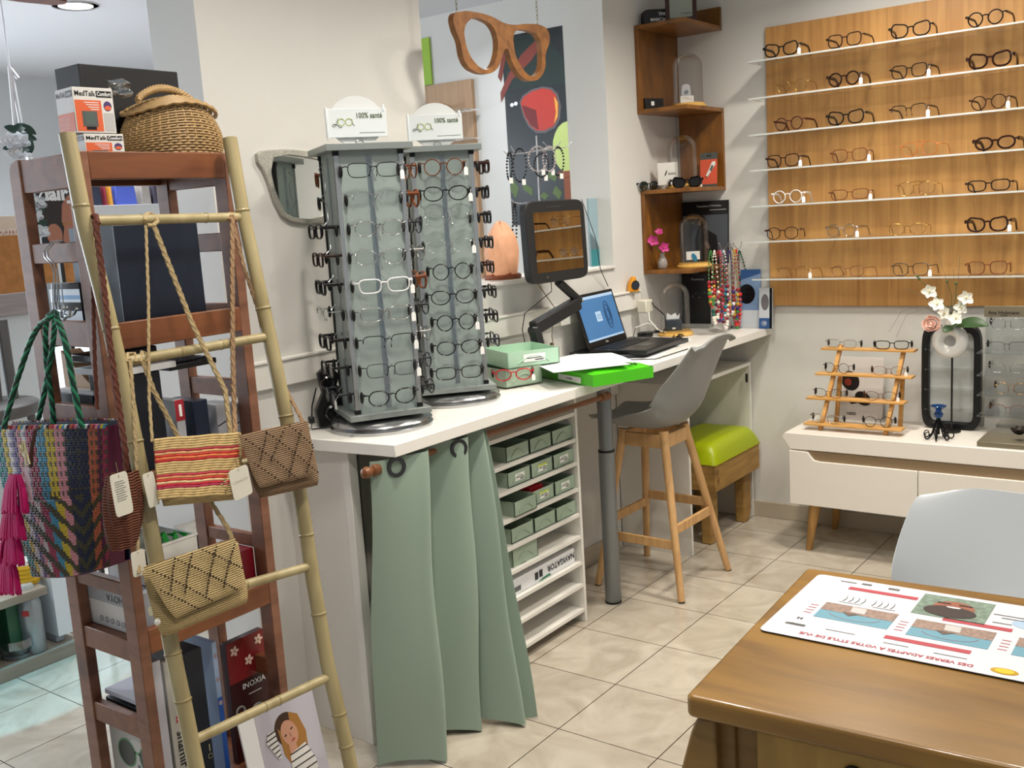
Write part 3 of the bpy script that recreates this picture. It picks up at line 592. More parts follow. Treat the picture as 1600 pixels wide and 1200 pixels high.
# candle holder
cc = PZ(1466, 686, zt); t = thing('candle_holder', 'black scrolled metal candle holder with a blue glass cup on the sideboard', 'candle holder', cc)
BI = mat('black_iron', '111112', .35, .6)
zt_ = PY(1458, 621, cc.y).z - zt; q = MB()
q.tube([(0, 0, .02), (0, 0, .085)], .0065, 10, taper=lambda k: 1 - .5 * k)
for i in range(7):
    a = i * 6.283 / 7 + .3; d = V(math.cos(a), math.sin(a), 0); pts = [V(0, 0, .085) + d * .004, V(0, 0, .05) + d * .016, V(0, 0, .02) + d * .026, V(0, 0, .005) + d * .042]
    pts += [V(0, 0, .018 - .014 * math.cos(s_)) + d * (.045 + (.014 - .0012 * s_) * math.sin(s_)) for s_ in [.4, 1, 1.7, 2.4, 3.1, 3.8, 4.5, 5.2]]
    q.tube(pts, .0034, 6, taper=lambda k: 1 - .5 * k)
    if i % 2: q.tube([V(0, 0, .06) + d * .008, V(0, 0, .052) + d * .022, V(0, 0, .062) + d * .03, V(0, 0, .07) + d * .024], .0022, 6)
q.build('base', BI, t, local=True, smooth=60)
MB().lathe([(.004, .083), (.015, .09), (.018, .102), (.012, .112), (.01, .116), (.016, .122), (.031, .134), (.029, .136), (.012, .124)], n=24, cap=False).build('cup', mat('blue_glass', '2a63a8', .05, trans=.85, ior=1.5), t, local=True)
# branded glasses display on the right
bx0 = PY(1528, 690, 1.16).x
t = thing('glasses_display', 'taupe and clear acrylic display stand lettered Ana Hickmann at the right edge', 'display stand', (bx0 + .15, 1.3, zt))
TP = mat('taupe_metal', '7d7461', .35, .3)
MB().box((bx0, 1.14, zt), (bx0 + .34, 1.32, zt + .02)).build('base', TP, t, bevel=.002)
h0 = PY(1537, 495, 1.38); h1 = PY(1537, 480, 1.38)
MB().box((h0.x, 1.385, h0.z), (h0.x + .32, 1.4, h1.z + .004)).build('header', TP, t, bevel=.001)
fm = frame((h0.x, 1.385, h0.z), (1, 0, 0), (0, 0, 1)); q = MB().use(mat('print_black')); q.text('Ana Hickmann', .019, fm @ Matrix.Translation((.072, .016, .001)), .0002).text('EYEWEAR', .006, fm @ Matrix.Translation((.072, .005, .001)), .0001)
q.build('lettering', None, t)
MB().box((h0.x + .005, 1.395, zt + .02), (h0.x + .3, 1.399, h0.z)).build('back_panel', clear('acrylic_back', 'eeeeec', .2, .08), t)
shz = []
for i, (py) in enumerate((552, 587, 618, 650)):
    p = PY(1527, py, 1.3); shz.append(p.z); MB().box((p.x, 1.29, p.z), (p.x + .33, 1.395, p.z + .004)).build('shelf', ACR, t)
for i, (px_, py_) in enumerate(((1575, 506), (1573, 541), (1574, 575), (1580, 607), (1575, 640))):
    p = PY(px_, py_, 1.31); eyewear(['hexagonal', 'rectangular', 'oval', 'round', 'oval'][i], ['silver', 'gunmetal', 'silver', 'gold', 'brown'][i], .0009, (p.x, 1.31, p.z), .1, 'thin %s eyeglasses on the acrylic display lettered Ana Hickmann, %s from its top' % (['silver hexagonal', 'dark grey rectangular', 'silver oval', 'gold round', 'brown oval'][i], ['first', 'second', 'third', 'fourth', 'fifth'][i]), 'eyeglasses on the acrylic display', tl=.08, half=(1 if i in (1, 4) else None))
q = MB(); fc = PY(1592, 676, 1.2); 
for k in range(3): petal_flower(q, fc + V(0, -.003 * k, .006 * k), (.1, -.5, 1), (0, 0, 1), .03 - .008 * k, mat('dark_petals', '2e2620', .45), mat('dark_petals'), 6, .5)
tag(q.build('fabric_flower', None, smooth=70), 'small dark brown fabric flower on the taupe display base', 'flower')
# ------------------------------------------------------------------ rotating glasses towers on the worktop
SPG = mat('spinner_grey', '9aa6a3', .4); SPD = mat('spinner_edge', '8f9694', .35, .3); CHR = mat('brushed_chrome', 'b5b6b8', .2, .95)
def tower(cx, cy, rot, ztop, w_, name_l, faces, first, spec, pz, which):
    t = thing('glasses_tower', name_l, 'glasses tower', (cx, cy, CT), rot)
    h = ztop - CT; b = w_ / 2
    MB().lathe([(.06, 0), (.148, 0), (.15, .008), (.142, .014), (.148, .02), (.14, .03), (.1, .036), (.01, .038)], n=48).build('base', CHR, t, local=True, smooth=50)
    MB().box((-b - .026, -b - .026, .044), (b + .026, b + .026, .06)).build('bottom_plate', SPD, t, local=True, bevel=.001)
    MB().lathe([(.03, .034), (.03, .046)]).build('bearing', mat('black_gloss'), t, local=True)
    MB().box((-b, -b, .06), (b, b, h - .018)).build('body', SPG, t, local=True)
    MB().box((-b - .028, -b - .028, h - .018), (b + .028, b + .028, h)).build('top_plate', SPD, t, local=True, bevel=.001)
    q = MB()
    for x in (-1, 1):
        for y in (-1, 1):
            q.box((x * (b - .008), y * (b - .008), .066), (x * (b + .004), y * (b + .004), h - .024))
            for zz in (.06, h - .03): q.use(mat('black_gloss')).box((x * (b - .01), y * (b - .01), zz), (x * (b + .006), y * (b + .006), zz + .012)); q.use(mat('aluminium', 'b9bcbc', .25, .8))
    q.mats[0:0] = [] ; q.build('corner_profile', mat('aluminium', 'b9bcbc', .25, .8), t, local=True)
    for k in range(4):
        fm = Matrix.Rotation(k * math.pi / 2, 4, 'Z') @ frame((b, 0, 0), (0, 1, 0), (0, 0, 1)); q = MB().use(clear('holder_acrylic', 'eef0f4', .15, .15, fres=.3))
        q.rect(-.008, .07, .008, h - .03, .003, fm, .002)
        z = .1
        q.use(mat('holder_edge', '8e959c', .2, .3)); pts = []
        while z < h - .06: pts += [fm @ V(.002, z, .012), fm @ V(.012, z + .02, .03), fm @ V(.004, z + .035, .014)]; z += pz
        q.tube(pts, .0014, 4); q.build('nose_holder', None, t, local=True)
    # header disc with the printed card
    fm = frame((0, 0, h + .068), (0, 1, 0), (0, 0, 1)) @ Matrix.Scale(1.26, 4); hd = MB().use(mat('sign_plastic', 'dfe1e1', .3)).ell(0, 0, .062, .055, .0, fm, .006, 36)
    hd.build('header_disc', None, t, local=True)
    MB().box((-.072, -.035, .004), (.066, .027, .008), fm).tube([fm @ V(-.069, -.04, .008), fm @ V(-.069, .03, .008)], .004).tube([fm @ V(.06, .02, .006), fm @ V(.06, .034, .006)], .0045).build('header_card', mat('sign_card', 'dfe4e6', .25), t, local=True, bevel=.001)
    MB().tube([fm @ V(-.01, -.055, .006), fm @ V(-.008, -.044, .008), fm @ V(0, -.04, .008), fm @ V(.008, -.044, .008), fm @ V(.01, -.055, .006)], .002).build('clip', CHR, t, local=True)
    q = MB().use(mat('print_olive', '4a5a2e', .5)).text('100% santé', .0165, fm @ Matrix.Translation((.026, .011, .0088)), .0003, .8)
    q.rect(.002, -.026, .06, -.0252, .0086, fm)
    L_ = lambda pts: q.tube([fm @ V(x, y, .0087) for x, y in pts], .0009, 4)
    L_([(-.044, .006), (-.049, -.008), (-.055, -.012), (-.058, -.009), (-.054, -.006), (-.046, -.008), (-.04, -.014), (-.036, -.012)])
    q.use(mat('print_lime', 'a3b52e', .5)); L_([(-.037 + .0075 * math.cos(a / 2), -.002 + .0075 * math.sin(a / 2)) for a in range(13)]); L_([(-.02 + .0075 * math.cos(a / 2), -.002 + .0075 * math.sin(a / 2)) for a in range(13)])
    q.use(mat('print_olive')); L_([(-.013, .004), (-.012, -.006), (-.008, -.01)])
    q.build('lettering', None, t, local=True)
    M0 = MW(t); n = 0
    for k, side, lst in faces:
        for i, (sh, col, rim, half, tg) in enumerate(lst):
            if not sh: continue
            z = first - CT - i * pz; fm = M0 @ Matrix.Rotation(k * math.pi / 2, 4, 'Z')
            p = fm @ V(b + .052, random.uniform(-.004, .004), z); d = fm.to_3x3() @ V(1, 0, 0); rz = math.atan2(d.y, d.x) + math.pi / 2 + random.uniform(-.05, .05)
            eyewear(sh, col, rim, p, rz, '%s %s eyeglasses on the %s of the %s tower, %s from top' % (sh, col, side, which[0], ORD[i]), 'eyeglasses on the %s glasses tower' % which[0], tl=.045, half=half, tagd=tg).scale = (1.1, 1.1, 1.12)
    return t
ORD = ['first', 'second', 'third', 'fourth', 'fifth', 'sixth', 'seventh', 'eighth', 'ninth']
A1 = [('rectangular', 'black', .0011, 0, 1), ('oval', 'clear', .0011, 1, 0), ('oval', 'silver', .0009, 0, 0), ('oval', 'clear', .0013, 0, 0), ('rectangular', 'white', .0017, 0, 1), ('rectangular', 'silver', .001, 0, 1), ('rectangular', 'black', .001, 1, 1), ('rectangular', 'gunmetal', .001, 0, 1), ('oval', 'black', .0015, 0, 0)]
A2 = [('rectangular', 'black', .0018, 0, 0)] * 1 + [('', '', 0, 0, 0)] * 0 + [('rectangular', 'dark brown', .0016, 0, 0), ('rectangular', 'black', .002, 0, 0), ('oval', 'silver', .0008, 1, 0), ('rectangular', 'black', .0019, 0, 0), ('rectangular', 'black', .0015, 0, 0), ('oval', 'gunmetal', .0012, 0, 1)]
A2 = [('', '', 0, 0, 0), ('', '', 0, 0, 0)] + A2
A3 = [('oval', 'tortoiseshell', .0012, 0, 0), ('round', 'tortoiseshell', .002, 0, 0), ('oval', 'gunmetal', .0012, 0, 0), ('oval', 'silver', .0012, 0, 1), ('square', 'tortoiseshell', .002, 0, 0), ('oval', 'black', .0012, 0, 1), ('oval', 'silver', .0012, 0, 0), ('oval', 'gunmetal', .0012, 0, 1), ('oval', 'black', .0012, 0, 0)]
B1 = [('round', 'tortoiseshell', .0014, 0, 1), ('oval', 'black', .0016, 0, 1), ('oval', 'clear', .001, 0, 0), ('oval', 'clear', .001, 0, 1), ('round', 'black', .0014, 0, 0), ('oval', 'black', .0015, 0, 0), ('round', 'black', .0015, 0, 1), ('oval', 'black', .0015, 0, 1), ('rectangular', 'black', .0014, 0, 0)]
B2 = [('rectangular', 'dark brown', .0022, 0, 0), ('rectangular', 'black', .0018, 0, 0), ('rectangular', 'black', .0018, 0, 0), ('rectangular', 'black', .0017, 0, 0), ('rectangular', 'dark brown', .0016, 0, 0), ('rectangular', 'black', .0016, 0, 0), ('rectangular', 'black', .0016, 0, 0), ('rectangular', 'gunmetal', .0014, 0, 0)]
c1 = V(-.118, -.83, 0); c2 = V(-.172, -.43, 0)
ROT1 = math.radians(-31); ROT2 = math.radians(-42)
tower(c1.x, c1.y, ROT1, 1.716, .185, 'grey rotating tower of glasses nearest the front of the worktop, with a 100% santé sign', [(0, 'front', A1), (3, 'left side', A2), (1, 'right side', A3)], 1.642, None, .0775, ('front', 0, math.radians(0)))
tower(c2.x, c2.y, ROT2, 1.722, .185, 'grey rotating tower of glasses behind the front one, with a 100% santé sign', [(0, 'front', B1), (1, 'right side', B2)], 1.655, None, .0785, ('rear', 0, math.radians(0)))

# ------------------------------------------------------------------ glitter mirror shaped like half a pair of glasses
po = [(402, 240), (408, 236), (420, 234), (450, 233), (480, 236), (505, 240), (530, 246), (545, 250), (545, 300), (530, 335), (505, 348), (480, 350), (455, 346), (440, 336), (428, 312), (418, 280), (410, 262), (403, 252)]
pi_ = [(424, 268), (428, 246), (450, 242), (478, 246), (500, 250), (520, 254), (535, 258), (540, 264), (540, 296), (524, 322), (505, 338), (484, 342), (460, 340), (446, 332), (437, 314), (430, 296), (427, 284), (425, 274)]
oo = [PX(x, y, WX + .012) for x, y in po]; ii = [PX(x, y, WX + .012) for x, y in pi_]
fm = frame((WX, 0, 0), (0, 1, 0), (0, 0, 1)); t = thing('wall_mirror', 'mirror with a silver glitter frame shaped like a spectacle lens on the wall', 'mirror', (WX, oo[0].y, oo[10].z))
MB().ring([(p.y, p.z) for p in oo], [(p.y, p.z) for p in ii], .0, .013, fm).build('frame', mat('silver_glitter', 'b9b7ad', .35, .6, var=.6, vscale=260, bump=1, bscale=400), t, bevel=.002)
MB().prism([(p.y, p.z) for p in ii], .002, .006, fm).build('glass', mat('mirror_glass', 'f0f4f2', .01, 1), t, smooth=0)

# ------------------------------------------------------------------ things on the worktop
BLK = mat('black_plastic', '131314', .35); BM = mat('black_matt', '1a1a1c', .55)
# tangle behind the front tower
t = thing('trial_frame_set', 'black optical tester with round dials and a cable behind the front tower', 'instrument', (-.31, -.84, CT))
fm = frame((-.29, -.92, CT), (.5, 1, 0), (0, 0, 1)); q = MB()
q.prism([(0, 0), (.07, 0), (.085, .06), (.06, .11), (.075, .15), (.045, .185), (.01, .16), (.02, .1), (-.005, .05)], -.02, .01, fm)
q.build('body', BLK, t, bevel=.004)
for x, y, r in ((.04, .04, .024), (.035, .13, .022), (.06, .09, .015)):
    MB().lathe([(r * .6, 0), (r, .002), (r, .01), (r * .75, .014), (r * .6, .01)], fm @ Matrix.Translation((x, y, .01)), 24, False).build('dial', mat('dark_chrome'), t)
MB().tube([fm @ V(.0, .12, .01), fm @ V(-.02, .07, .02), fm @ V(-.025, .03, .02), fm @ V(-.03, .004, .03), fm @ V(.03, .004, .04)], .0022).build('cable', BLK, t)
MB().box((-.035, .02, .012), (-.018, .04, .03), fm).build('plug', BLK, t, bevel=.003)
# trays, red frames
tray((-.12, -.22, CT + .006), math.pi / 2 - .35, .15, .2, .06, 'pale green plastic tray holding red glasses on the worktop behind the rear tower', None)
tt = tray((-.13, -.19, CT + .066), math.pi / 2 - .5, .2, .22, .055, 'pale green plastic tray with a white label stacked on top of the other tray', None, 'w')
for c_ in tt.children:
    if c_.name.startswith('tray_body'): c_.material_slots[0].link = 'OBJECT'; c_.material_slots[0].material = mat('mint_plastic', 'b9dcc2', .35, trans=.15)
p = PZ(768, 576, CT + .045)
eyewear('oval', 'red', .002, (-.1, -.2, CT + .05), math.radians(40), 'red framed eyeglasses lying in the lower green tray behind the rear tower', None, tl=.06, tagd=True)
# green folder and papers
GF = mat('lime_folder', '54cf18', .3, trans=.15, coat=.3)
fcn = [PZ(x, y, CT + .003) for x, y in ((838, 590), (926, 604), (1026, 592), (880, 566))]
A_ = PZ(840, 587, CT + .003); B_ = PZ(927, 605, CT + .003); D_ = PZ(1026, 597, CT + .003)
fy_ = (A_ - B_).normalized(); fx = V(fy_.y, -fy_.x, 0); fxl = .25; fm = frame(B_, fx, fy_); A2_ = fm.inverted() @ A_
t = thing('document_folder', 'bright lime green plastic document folder with a black elastic, on the worktop edge', 'folder', B_ + V(0, 0, 0))
dw = abs(A2_.y)
def fold(u, v):
    e = min(1, min(u, 1 - u) / .12) ** .6; g_ = min(1, min(v, 1 - v) / .15) ** .6
    return (fxl * u, dw * v, .04 + .014 * e * g_ * (.7 + .3 * math.sin(math.pi * u)))
q = MB().grid(lambda u, v: tuple(fm @ V(*fold(u, v))), 20, 14); 
q2 = MB().box((0, 0, 0), (fxl, dw, .04), fm); q2.v += []; q.add([tuple(p) for p in q2.v], q2.f); q.build('cover', GF, t, smooth=50)
MB().box((-.0015, .02, .003), (-.0002, .02, .003), fm) 
MB().tube([fm @ V(fxl * .55, dw * .42, .057), fm @ V(fxl * .78, dw * .05, .051), fm @ V(fxl * .97, dw * .42, .051), fm @ V(fxl * .8, dw * .72, .057)], .0018).build('elastic', mat('black_rubber'), t)
q = MB().use(mat('label_white')); a_, b_ = fm.inverted() @ PZ(866, 588, CT + .02), fm.inverted() @ PZ(900, 597, CT + .02)
f2 = frame(fm @ V(-.0005, dw * .6, .004), fm.to_3x3() @ V(0, -1, 0), (0, 0, 1)); q.rect(0, 0, dw * .4, .02, .0012, f2).use(mat('ink')).text('DOSSIERS', .009, f2 @ Matrix.Translation((dw * .2, .01, .0016)), .0003)
q.build('label', None, t)
t0 = CT + .062
for i, (cs, z, lb) in enumerate(((((832, 567), (865, 582), (985, 569), (900, 553)), .0, 'white printed sheets lying on the green folder, nearest the tray'), (((893, 554), (945, 565), (992, 566), (955, 551)), .003, 'white printed sheets lying on the green folder, nearest the laptop'))):
    P = [PZ(x, y, t0 + z) for x, y in cs]
    q = MB().grid(lambda u, v: P[0].lerp(P[1], u).lerp(P[3].lerp(P[2], u), v) + V(0, 0, .004 * math.sin(3 * u) * v), 8, 8, .0015); tag(q.build('paper_sheet', mat('paper', 'eef0f2', .5), smooth=60), lb, 'paper', 'sheets on the folder')
# articulated arm with portrait screen
bz = PZ(870, 562, CT); b0 = V(-.2, .11, CT)
arm0 = PX(858, 560, -.22)
t = thing('monitor_arm', 'black tablet mirror screen on a jointed black arm beside the laptop', 'screen', (arm0.x, arm0.y, CT))
ax = -.22; J = [PX(845, 560, ax), PX(833, 512, ax), PX(905, 470, ax), PX(872, 440, ax + .02)]
J[0].z = CT
MB().box((J[0].x - .07, J[0].y - .05, CT), (J[0].x + .09, J[0].y + .09, CT + .008)).build('base_plate', BM, t, bevel=.002)
MB().tube([J[0] + V(0, .02, 0), J[1] + V(0, .012, -.02), J[1]], .022, 8, flat=1.2, up=(0, 1, 0)).build('post', BM, t)
d = J[2] - J[1]; fm = frame(J[1], d, (1, 0, 0)); L2 = d.length
MB().box((0, -.02, -.022), (L2 * .96, .02, .03), fm).build('lower_arm', BM, t, bevel=.008)
MB().tube([J[2], J[2].lerp(J[3], .5), J[3]], .015, 8, flat=1.2, up=(0, 1, 0)).build('upper_arm', BM, t)
for p_ in (J[1], J[2], J[1] + d * .12 - V(0, 0, .02), J[1] + d * .85 - V(0, 0, .012)):
    MB().cyl(p_ - V(.0, 0, 0), p_ + V(.019, 0, 0), .0045).build('bolt', CHR, t)
tl_, tr_, br_, bl_ = [PX(x, y, -.17) for x, y in ((818, 312), (917, 309), (923, 430), (822, 441))]
# screen: faces the camera side; width direction tilted so its left edge comes nearer
cs = PX(872, 376, -.18); u_ = V(.06, 1, 0).normalized(); v_ = V(-.03, 0, 1)
fm = frame(cs, u_, v_); wd = .118; hh = .118
ppm = F / ((cs - CP).dot(FW)); wd = 97 / ppm / abs(u_.dot(RT)) / 2; hh = 126 / ppm / 2
MB().prism([(x, y) for x, y in superloop(wd, hh, 9, 48)], -.03, 0, fm).build('housing', BM, t, bevel=.004)
MB().rect(-wd * .76, -hh * .74, wd * .83, hh * .72, .0008, fm).build('screen', mat('dark_mirror', 'a9a59d', .02, 1), t, smooth=0)
q = MB().use(CHR).ell(-wd * .45, -hh * .86, .0035, .0045, .0008, fm)
for k in range(4): q.use(mat('print_grey', '5c5c5c', .4)).tube([fm @ V(-wd * .3 + k * .022, hh * .85, .001), fm @ V(-wd * .27 + k * .022, hh * .82, .001), fm @ V(-wd * .2 + k * .022, hh * .86, .001)], .0006, 4)
q.build('print', None, t)
MB().tube([fm @ V(wd, hh * .98, -.01), PX(930, 370, -.28), PX(938, 420, -.32), PX(950, 447, -.335)], .0018, 6).build('cable', BLK, t)
MB().tube([fm @ V(-wd * .2, -hh, -.02), PX(862, 455, -.22), PX(820, 490, -.24), PX(816, 515, -.25), PX(822, 545, -.25)], .0018, 6).build('cable', BLK, t)
MB().tube([PX(838, 440, -.25), PX(866, 480, -.28), PX(862, 525, -.3), PX(866, 545, -.3)], .0018, 6).cyl(PX(862, 536, -.3), PX(858, 556, -.3), .006).build('cable', mat('brass_cable', '6e5b2c', .5), t)
# black sloping pad under the laptop and laptop
L0 = PZ(913, 549, CT + .012); L1 = PZ(1018, 553, CT + .012); L2_ = PZ(1066, 521, CT + .012); L3 = PZ(980, 515, CT + .012)
ux = V(.72, .55, 0).normalized(); hx = (PZ(1010, 555, CT + .012) - PZ(920, 550, CT + .012))
t = thing('laptop', 'open black laptop with a blue sign-in screen on the desk', 'laptop', (L0 + L1) / 2)
hA, hB, fA = PZ(921, 546, .95), PZ(991, 524, .95), PZ(1011, 552, .938)
hu = hB - hA; hu.z = 0; Wd = min(.36, hu.length); hu.normalize(); side = V(hu.y, -hu.x, 0)
if side.dot(fA - hA) < 0: side = -side
Dp = (fA - hA).dot(side); Dp = max(.2, min(.26, Dp)); org = V(hA.x, hA.y, .934)
fm = frame(org, hu, side if hu.cross(side).z > 0 else -side); sgn = 1 if hu.cross(side).z > 0 else -1; zs_ = 1
MB().box((0, 0, 0), (Wd, sgn * Dp, zs_ * .016), fm).build('base', BLK, t, bevel=.003)
tag(MB().prism([(-.335, .5), (-.1, .44), (-.02, .56), (-.05, 1.0), (-.335, 1.0)], CT, .9335).build('laptop_riser', mat('dark_slate', '2b2e31', .35), bevel=.002), 'flat dark riser plate under the laptop on the desk', 'riser')
q = MB().use(mat('key_black', '0a0a0b', .5))
for r in range(5):
    for c in range(15): q.box((.02 + c * .02, sgn * (.03 + r * .019), zs_ * .016), (.037 + c * .02, sgn * (.046 + r * .019), zs_ * .0178), fm)
q.build('keyboard', None, t); MB().box((.12, sgn * .14, zs_ * .016), (.21, sgn * .2, zs_ * .0166), fm).build('touchpad', mat('pad_grey', '2d2d2f', .3), t)
sc_up = (V(0, 0, 1) - side * .3).normalized(); fs = frame(org + V(0, 0, .014), hu, sc_up)
MB().box((0, 0, -.006), (Wd, .225, .0), fs).build('screen_lid', BLK, t, bevel=.003)
ns = 1
q = MB().use(mat('screen_blue', '3f6a97', .25, emit=.45, emitcol='3f6d9d')).rect(.016, .026, Wd - .016, .212, .0012, fs)
q.use(mat('screen_bar', '9db8d4', .3, emit=.4, emitcol='9db8d4')).rect(.016, .2, Wd - .016, .212, .0018, fs).rect(.016, .026, Wd - .016, .034, .0018, fs).rect(.14, .1, .19, .142, .0018, fs)
q.use(mat('screen_dark', '223c5c', .3, emit=.2, emitcol='223c5c'))
for r, k in ((.045, .9), (.033, .8), (.02, .6)): q.tube([fs @ V(.25 + r * .6 * math.cos(a / 5), .12 + r * 1.3 * math.sin(a / 5), .0018) for a in range(33)], .0016, 4)
q.use(mat('screen_grey', '6f8299', .3, emit=.2)).tube([fs @ V(.158 + .008 * math.cos(a / 2), .12 + .009 * math.sin(a / 2), .0022) for a in range(13)], .001, 4).tube([fs @ V(.174 + .008 * math.cos(a / 2), .12 + .009 * math.sin(a / 2), .0022) for a in range(13)], .001, 4)
q.build('display', None, t, smooth=0)
q = MB().use(mat('print_silver', 'a9a9a9', .4)).text('DELL', .011, fs @ Matrix.Translation((.17, .013, .001)), .0004); q.build('lettering', None, t)
# loose paper under laptop's front
P = [PZ(x, y, CT + .0015) for x, y in ((958, 563), (1010, 566), (1080, 530), (1040, 524))]
tag(MB().prism([(p.x, p.y) for p in P], CT + .0002, CT + .0015).build('paper_sheet', mat('paper')), 'white paper sheet on the desk under the front edge of the laptop', 'paper')
tag(MB().tube([PZ(935, 559, CT + .004), PZ(985, 562, CT + .004), PZ(1024, 561, CT + .004), PZ(1050, 553, CT + .004), PZ(1075, 545, CT + .004)], .002, 6).build('cable', BLK), 'black cable lying on the desk in front of the laptop', 'cable')
# cables and adapter
t = thing('power_adapter', 'black power adapter with coiled black cable behind the laptop', 'adapter', PZ(1005, 527, CT))
p = PZ(1004, 526, CT + .001); MB().box((-.045, -.02, 0), (.045, .02, .022), TR(p.x, p.y, p.z, .7)).build('brick', BLK, t, bevel=.004)
pts = []
for k in range(60):
    a = k * .75; px_ = 1035 + 30 * math.cos(a) * (1 - .004 * k) + 8 * math.sin(k * 1.9); py_ = 525 + 8 * math.sin(a) + 2 * math.cos(k * 1.3); pts.append(PZ(px_, py_, CT + .006 + .008 * abs(math.sin(k * 2.1))))
MB().tube(pts, .002, 5).build('cable', BLK, t)
t = thing('power_plug', 'white multi plug adapter in the wall socket with a white cable trailing to the desk', 'plug', PX(1003, 480, -.3))
p = PX(1004, 478, -.30); fm = frame(p, (0, 1, 0), (0, 0, 1))
MB().box((-.03, -.03, -.012), (.032, .028, .035), fm).build('plug_body', mat('ivory_plastic', 'dcd8c6', .4), t, bevel=.006)
MB().tube([fm @ V(.0, -.02, .03), PX(1015, 500, -.25), PX(1028, 515, -.2), PZ(1045, 521, CT + .008), PZ(1060, 524, CT + .006)], .0025, 6).tube([PZ(988, 530, CT + .01), PX(993, 512, -.25), PX(1010, 505, -.24), PX(1025, 508, -.24)], .002, 6).build('cable', mat('white_cable', 'e6e4dd', .4), t)
MB().tube([fm @ V(.03, .015, .03), PX(1022, 478, -.24), PX(1038, 492, -.2), PX(1042, 508, -.18), PX(1036, 520, -.18)], .0025, 6).build('cable', BLK, t)
for i, (x, y) in enumerate(((883, 494),)):
    p = PX(x, y, -.315); fm = frame(p, (0, 1, 0), (0, 0, 1)); t = thing('wall_socket', 'white round wall socket on the trunking behind the monitor arm', 'socket', p)
    MB().rect(-.035, -.035, .035, .035, .003, fm, .003).build('plate', WHT, t, bevel=.001); MB().lathe([(.02, .003), (.0215, .0045), (.019, .0045), (.018, .001), (.001, .001)], fm, 24, False).build('insert', WHT, t)
    MB().cyl(fm @ V(-.008, 0, .001), fm @ V(-.008, 0, .002), .003).cyl(fm @ V(.008, 0, .001), fm @ V(.008, 0, .002), .003).build('pin_hole', mat('black_gloss'), t)
# orange timer on the trunking
p = PX(990, 456, -.32); fm = frame(p, (.45, .85, 0), (0, 0, 1)); t = thing('orange_clock', 'small orange device with a round black dial on top of the wall trunking', 'clock', p)
MB().prism([(-.024, 0), (.024, 0), (.02, .035), (.006, .068), (-.004, .068), (-.02, .035)], -.018, .012, fm).build('case', mat('orange_plastic', 'e5981c', .35), t, bevel=.004)
MB().lathe([(.019, 0), (.019, .003), (.001, .003)], fm @ Matrix.Translation((.002, .03, .012)), 24).build('dial', mat('dial_navy', '2a2f3a', .3), t)
MB().lathe([(.0195, 0), (.0205, .004), (.0185, .004)], fm @ Matrix.Translation((.002, .03, .012)), 24, False).build('bezel', mat('black_gloss'), t)
# glass domes
DG = clear('dome_glass', 'f4f4f3', .04, .02, fres=.3)
def dome(c, r, h, label, br=None, contents=None):
    r = .066; h = .24; br = .08
    t = thing('glass_dome', label, 'glass dome', c)
    MB().lathe([(br * .96, 0), (br, .003), (br, .009), (br * .97, .012), (br * .9, .014), (br * .9, .02), (.01, .021)], n=40).build('wooden_base', wood('base_pine', 'c99a45', 'e0b565', (20, 5, 20), .4), t, local=True)
    MB().lathe([(r, .021), (r, h - r * .9)] + [(r * math.cos(a * math.pi / 20), h - r * .9 + r * .9 * math.sin(a * math.pi / 20)) for a in range(1, 10)] + [(1e-4, h)], n=40, cap=False).build('glass', DG, t, local=True, smooth=80)
    return t
# ------------------------------------------------------------------ corner shelf
CW = wood('corner_shelf_wood', '643e16', '905d22', (14, 14, 5), .35, knots=4)
k0, k1, ky = WX, -.107, 1.165
zs4 = [2.285, 1.925, 1.572, 1.215]
t = thing('corner_shelf', 'brown wooden zigzag corner shelf with four boards fixed in the wall corner', 'shelf', (k0, WY, 1.2))
for z in zs4: MB().box((k0, ky, z - .018), (k1, WY, z)).build('board', CW, t, bevel=.002)
for z0_, z1_, ln in ((zs4[1], zs4[0] - .018, 0), (zs4[3], zs4[2] - .018, 0), (zs4[2], zs4[1] - .018, 1), (zs4[0], 2.368, 1), (1.1, zs4[3] - .018, 1)):
    if ln: MB().box((k0 + .02 if z0_ > 1.2 else k0 + .1, WY - .018, z0_), (k1, WY, z1_)).build('upright', CW, t, bevel=.002)
    else: MB().box((k0, ky, z0_), (k0 + .018, WY, z1_)).build('upright', CW, t, bevel=.002)
# things on it
p = PX(1010, 42, -.2)
t = thing('case_box', 'black rounded glasses case lettered THE MARC JACOBS on the top corner board', 'case', (-.25, 1.24, zs4[0]))
a = PY(996, 40, 1.3); fm = frame((-.32, 1.2, zs4[0]), (.62, .55, 0), (0, 0, 1)); MB().prism([(x + .085, y + .034) for x, y in superloop(.085, .033, 6, 32)], -.05, 0, fm).build('body', BLK, t, bevel=.003)
MB().use(mat('print_white', 'efefef', .5)).text('THE', .018, fm @ Matrix.Translation((.085, .045, .0008)), .0006).text('MARC JACOBS', .018, fm @ Matrix.Translation((.09, .022, .0008)), .0006).build('lettering', None, t)
t = thing('picture_frame', 'dark brown framed picture standing on the top corner board', 'picture frame', (-.2, 1.28, zs4[0]))
fm = frame((-.235, 1.245, zs4[0] + .002), (.86, .4, 0), (.05, .1, 1)); MF = mat('mahogany', '3a1c18', .35)
MB().ring([(0, 0), (.135, 0), (.135, .18), (0, .18)], [(.018, .018), (.117, .018), (.117, .162), (.018, .162)], -.014, 0, fm).build('frame', MF, t, bevel=.002)
MB().rect(.017, .017, .118, .163, -.005, fm, .004).build('picture', mat('grey_green_paper', 'a3ac9f', .3), t)
MB().use(mat('print_black')).tube([fm @ V(.065 + .0055 * k, .035 + .004 * math.sin(k * 2.2), -.0045) for k in range(9)], .0009, 4).build('signature', None, t)
a = PX(1020, 160, -.2)
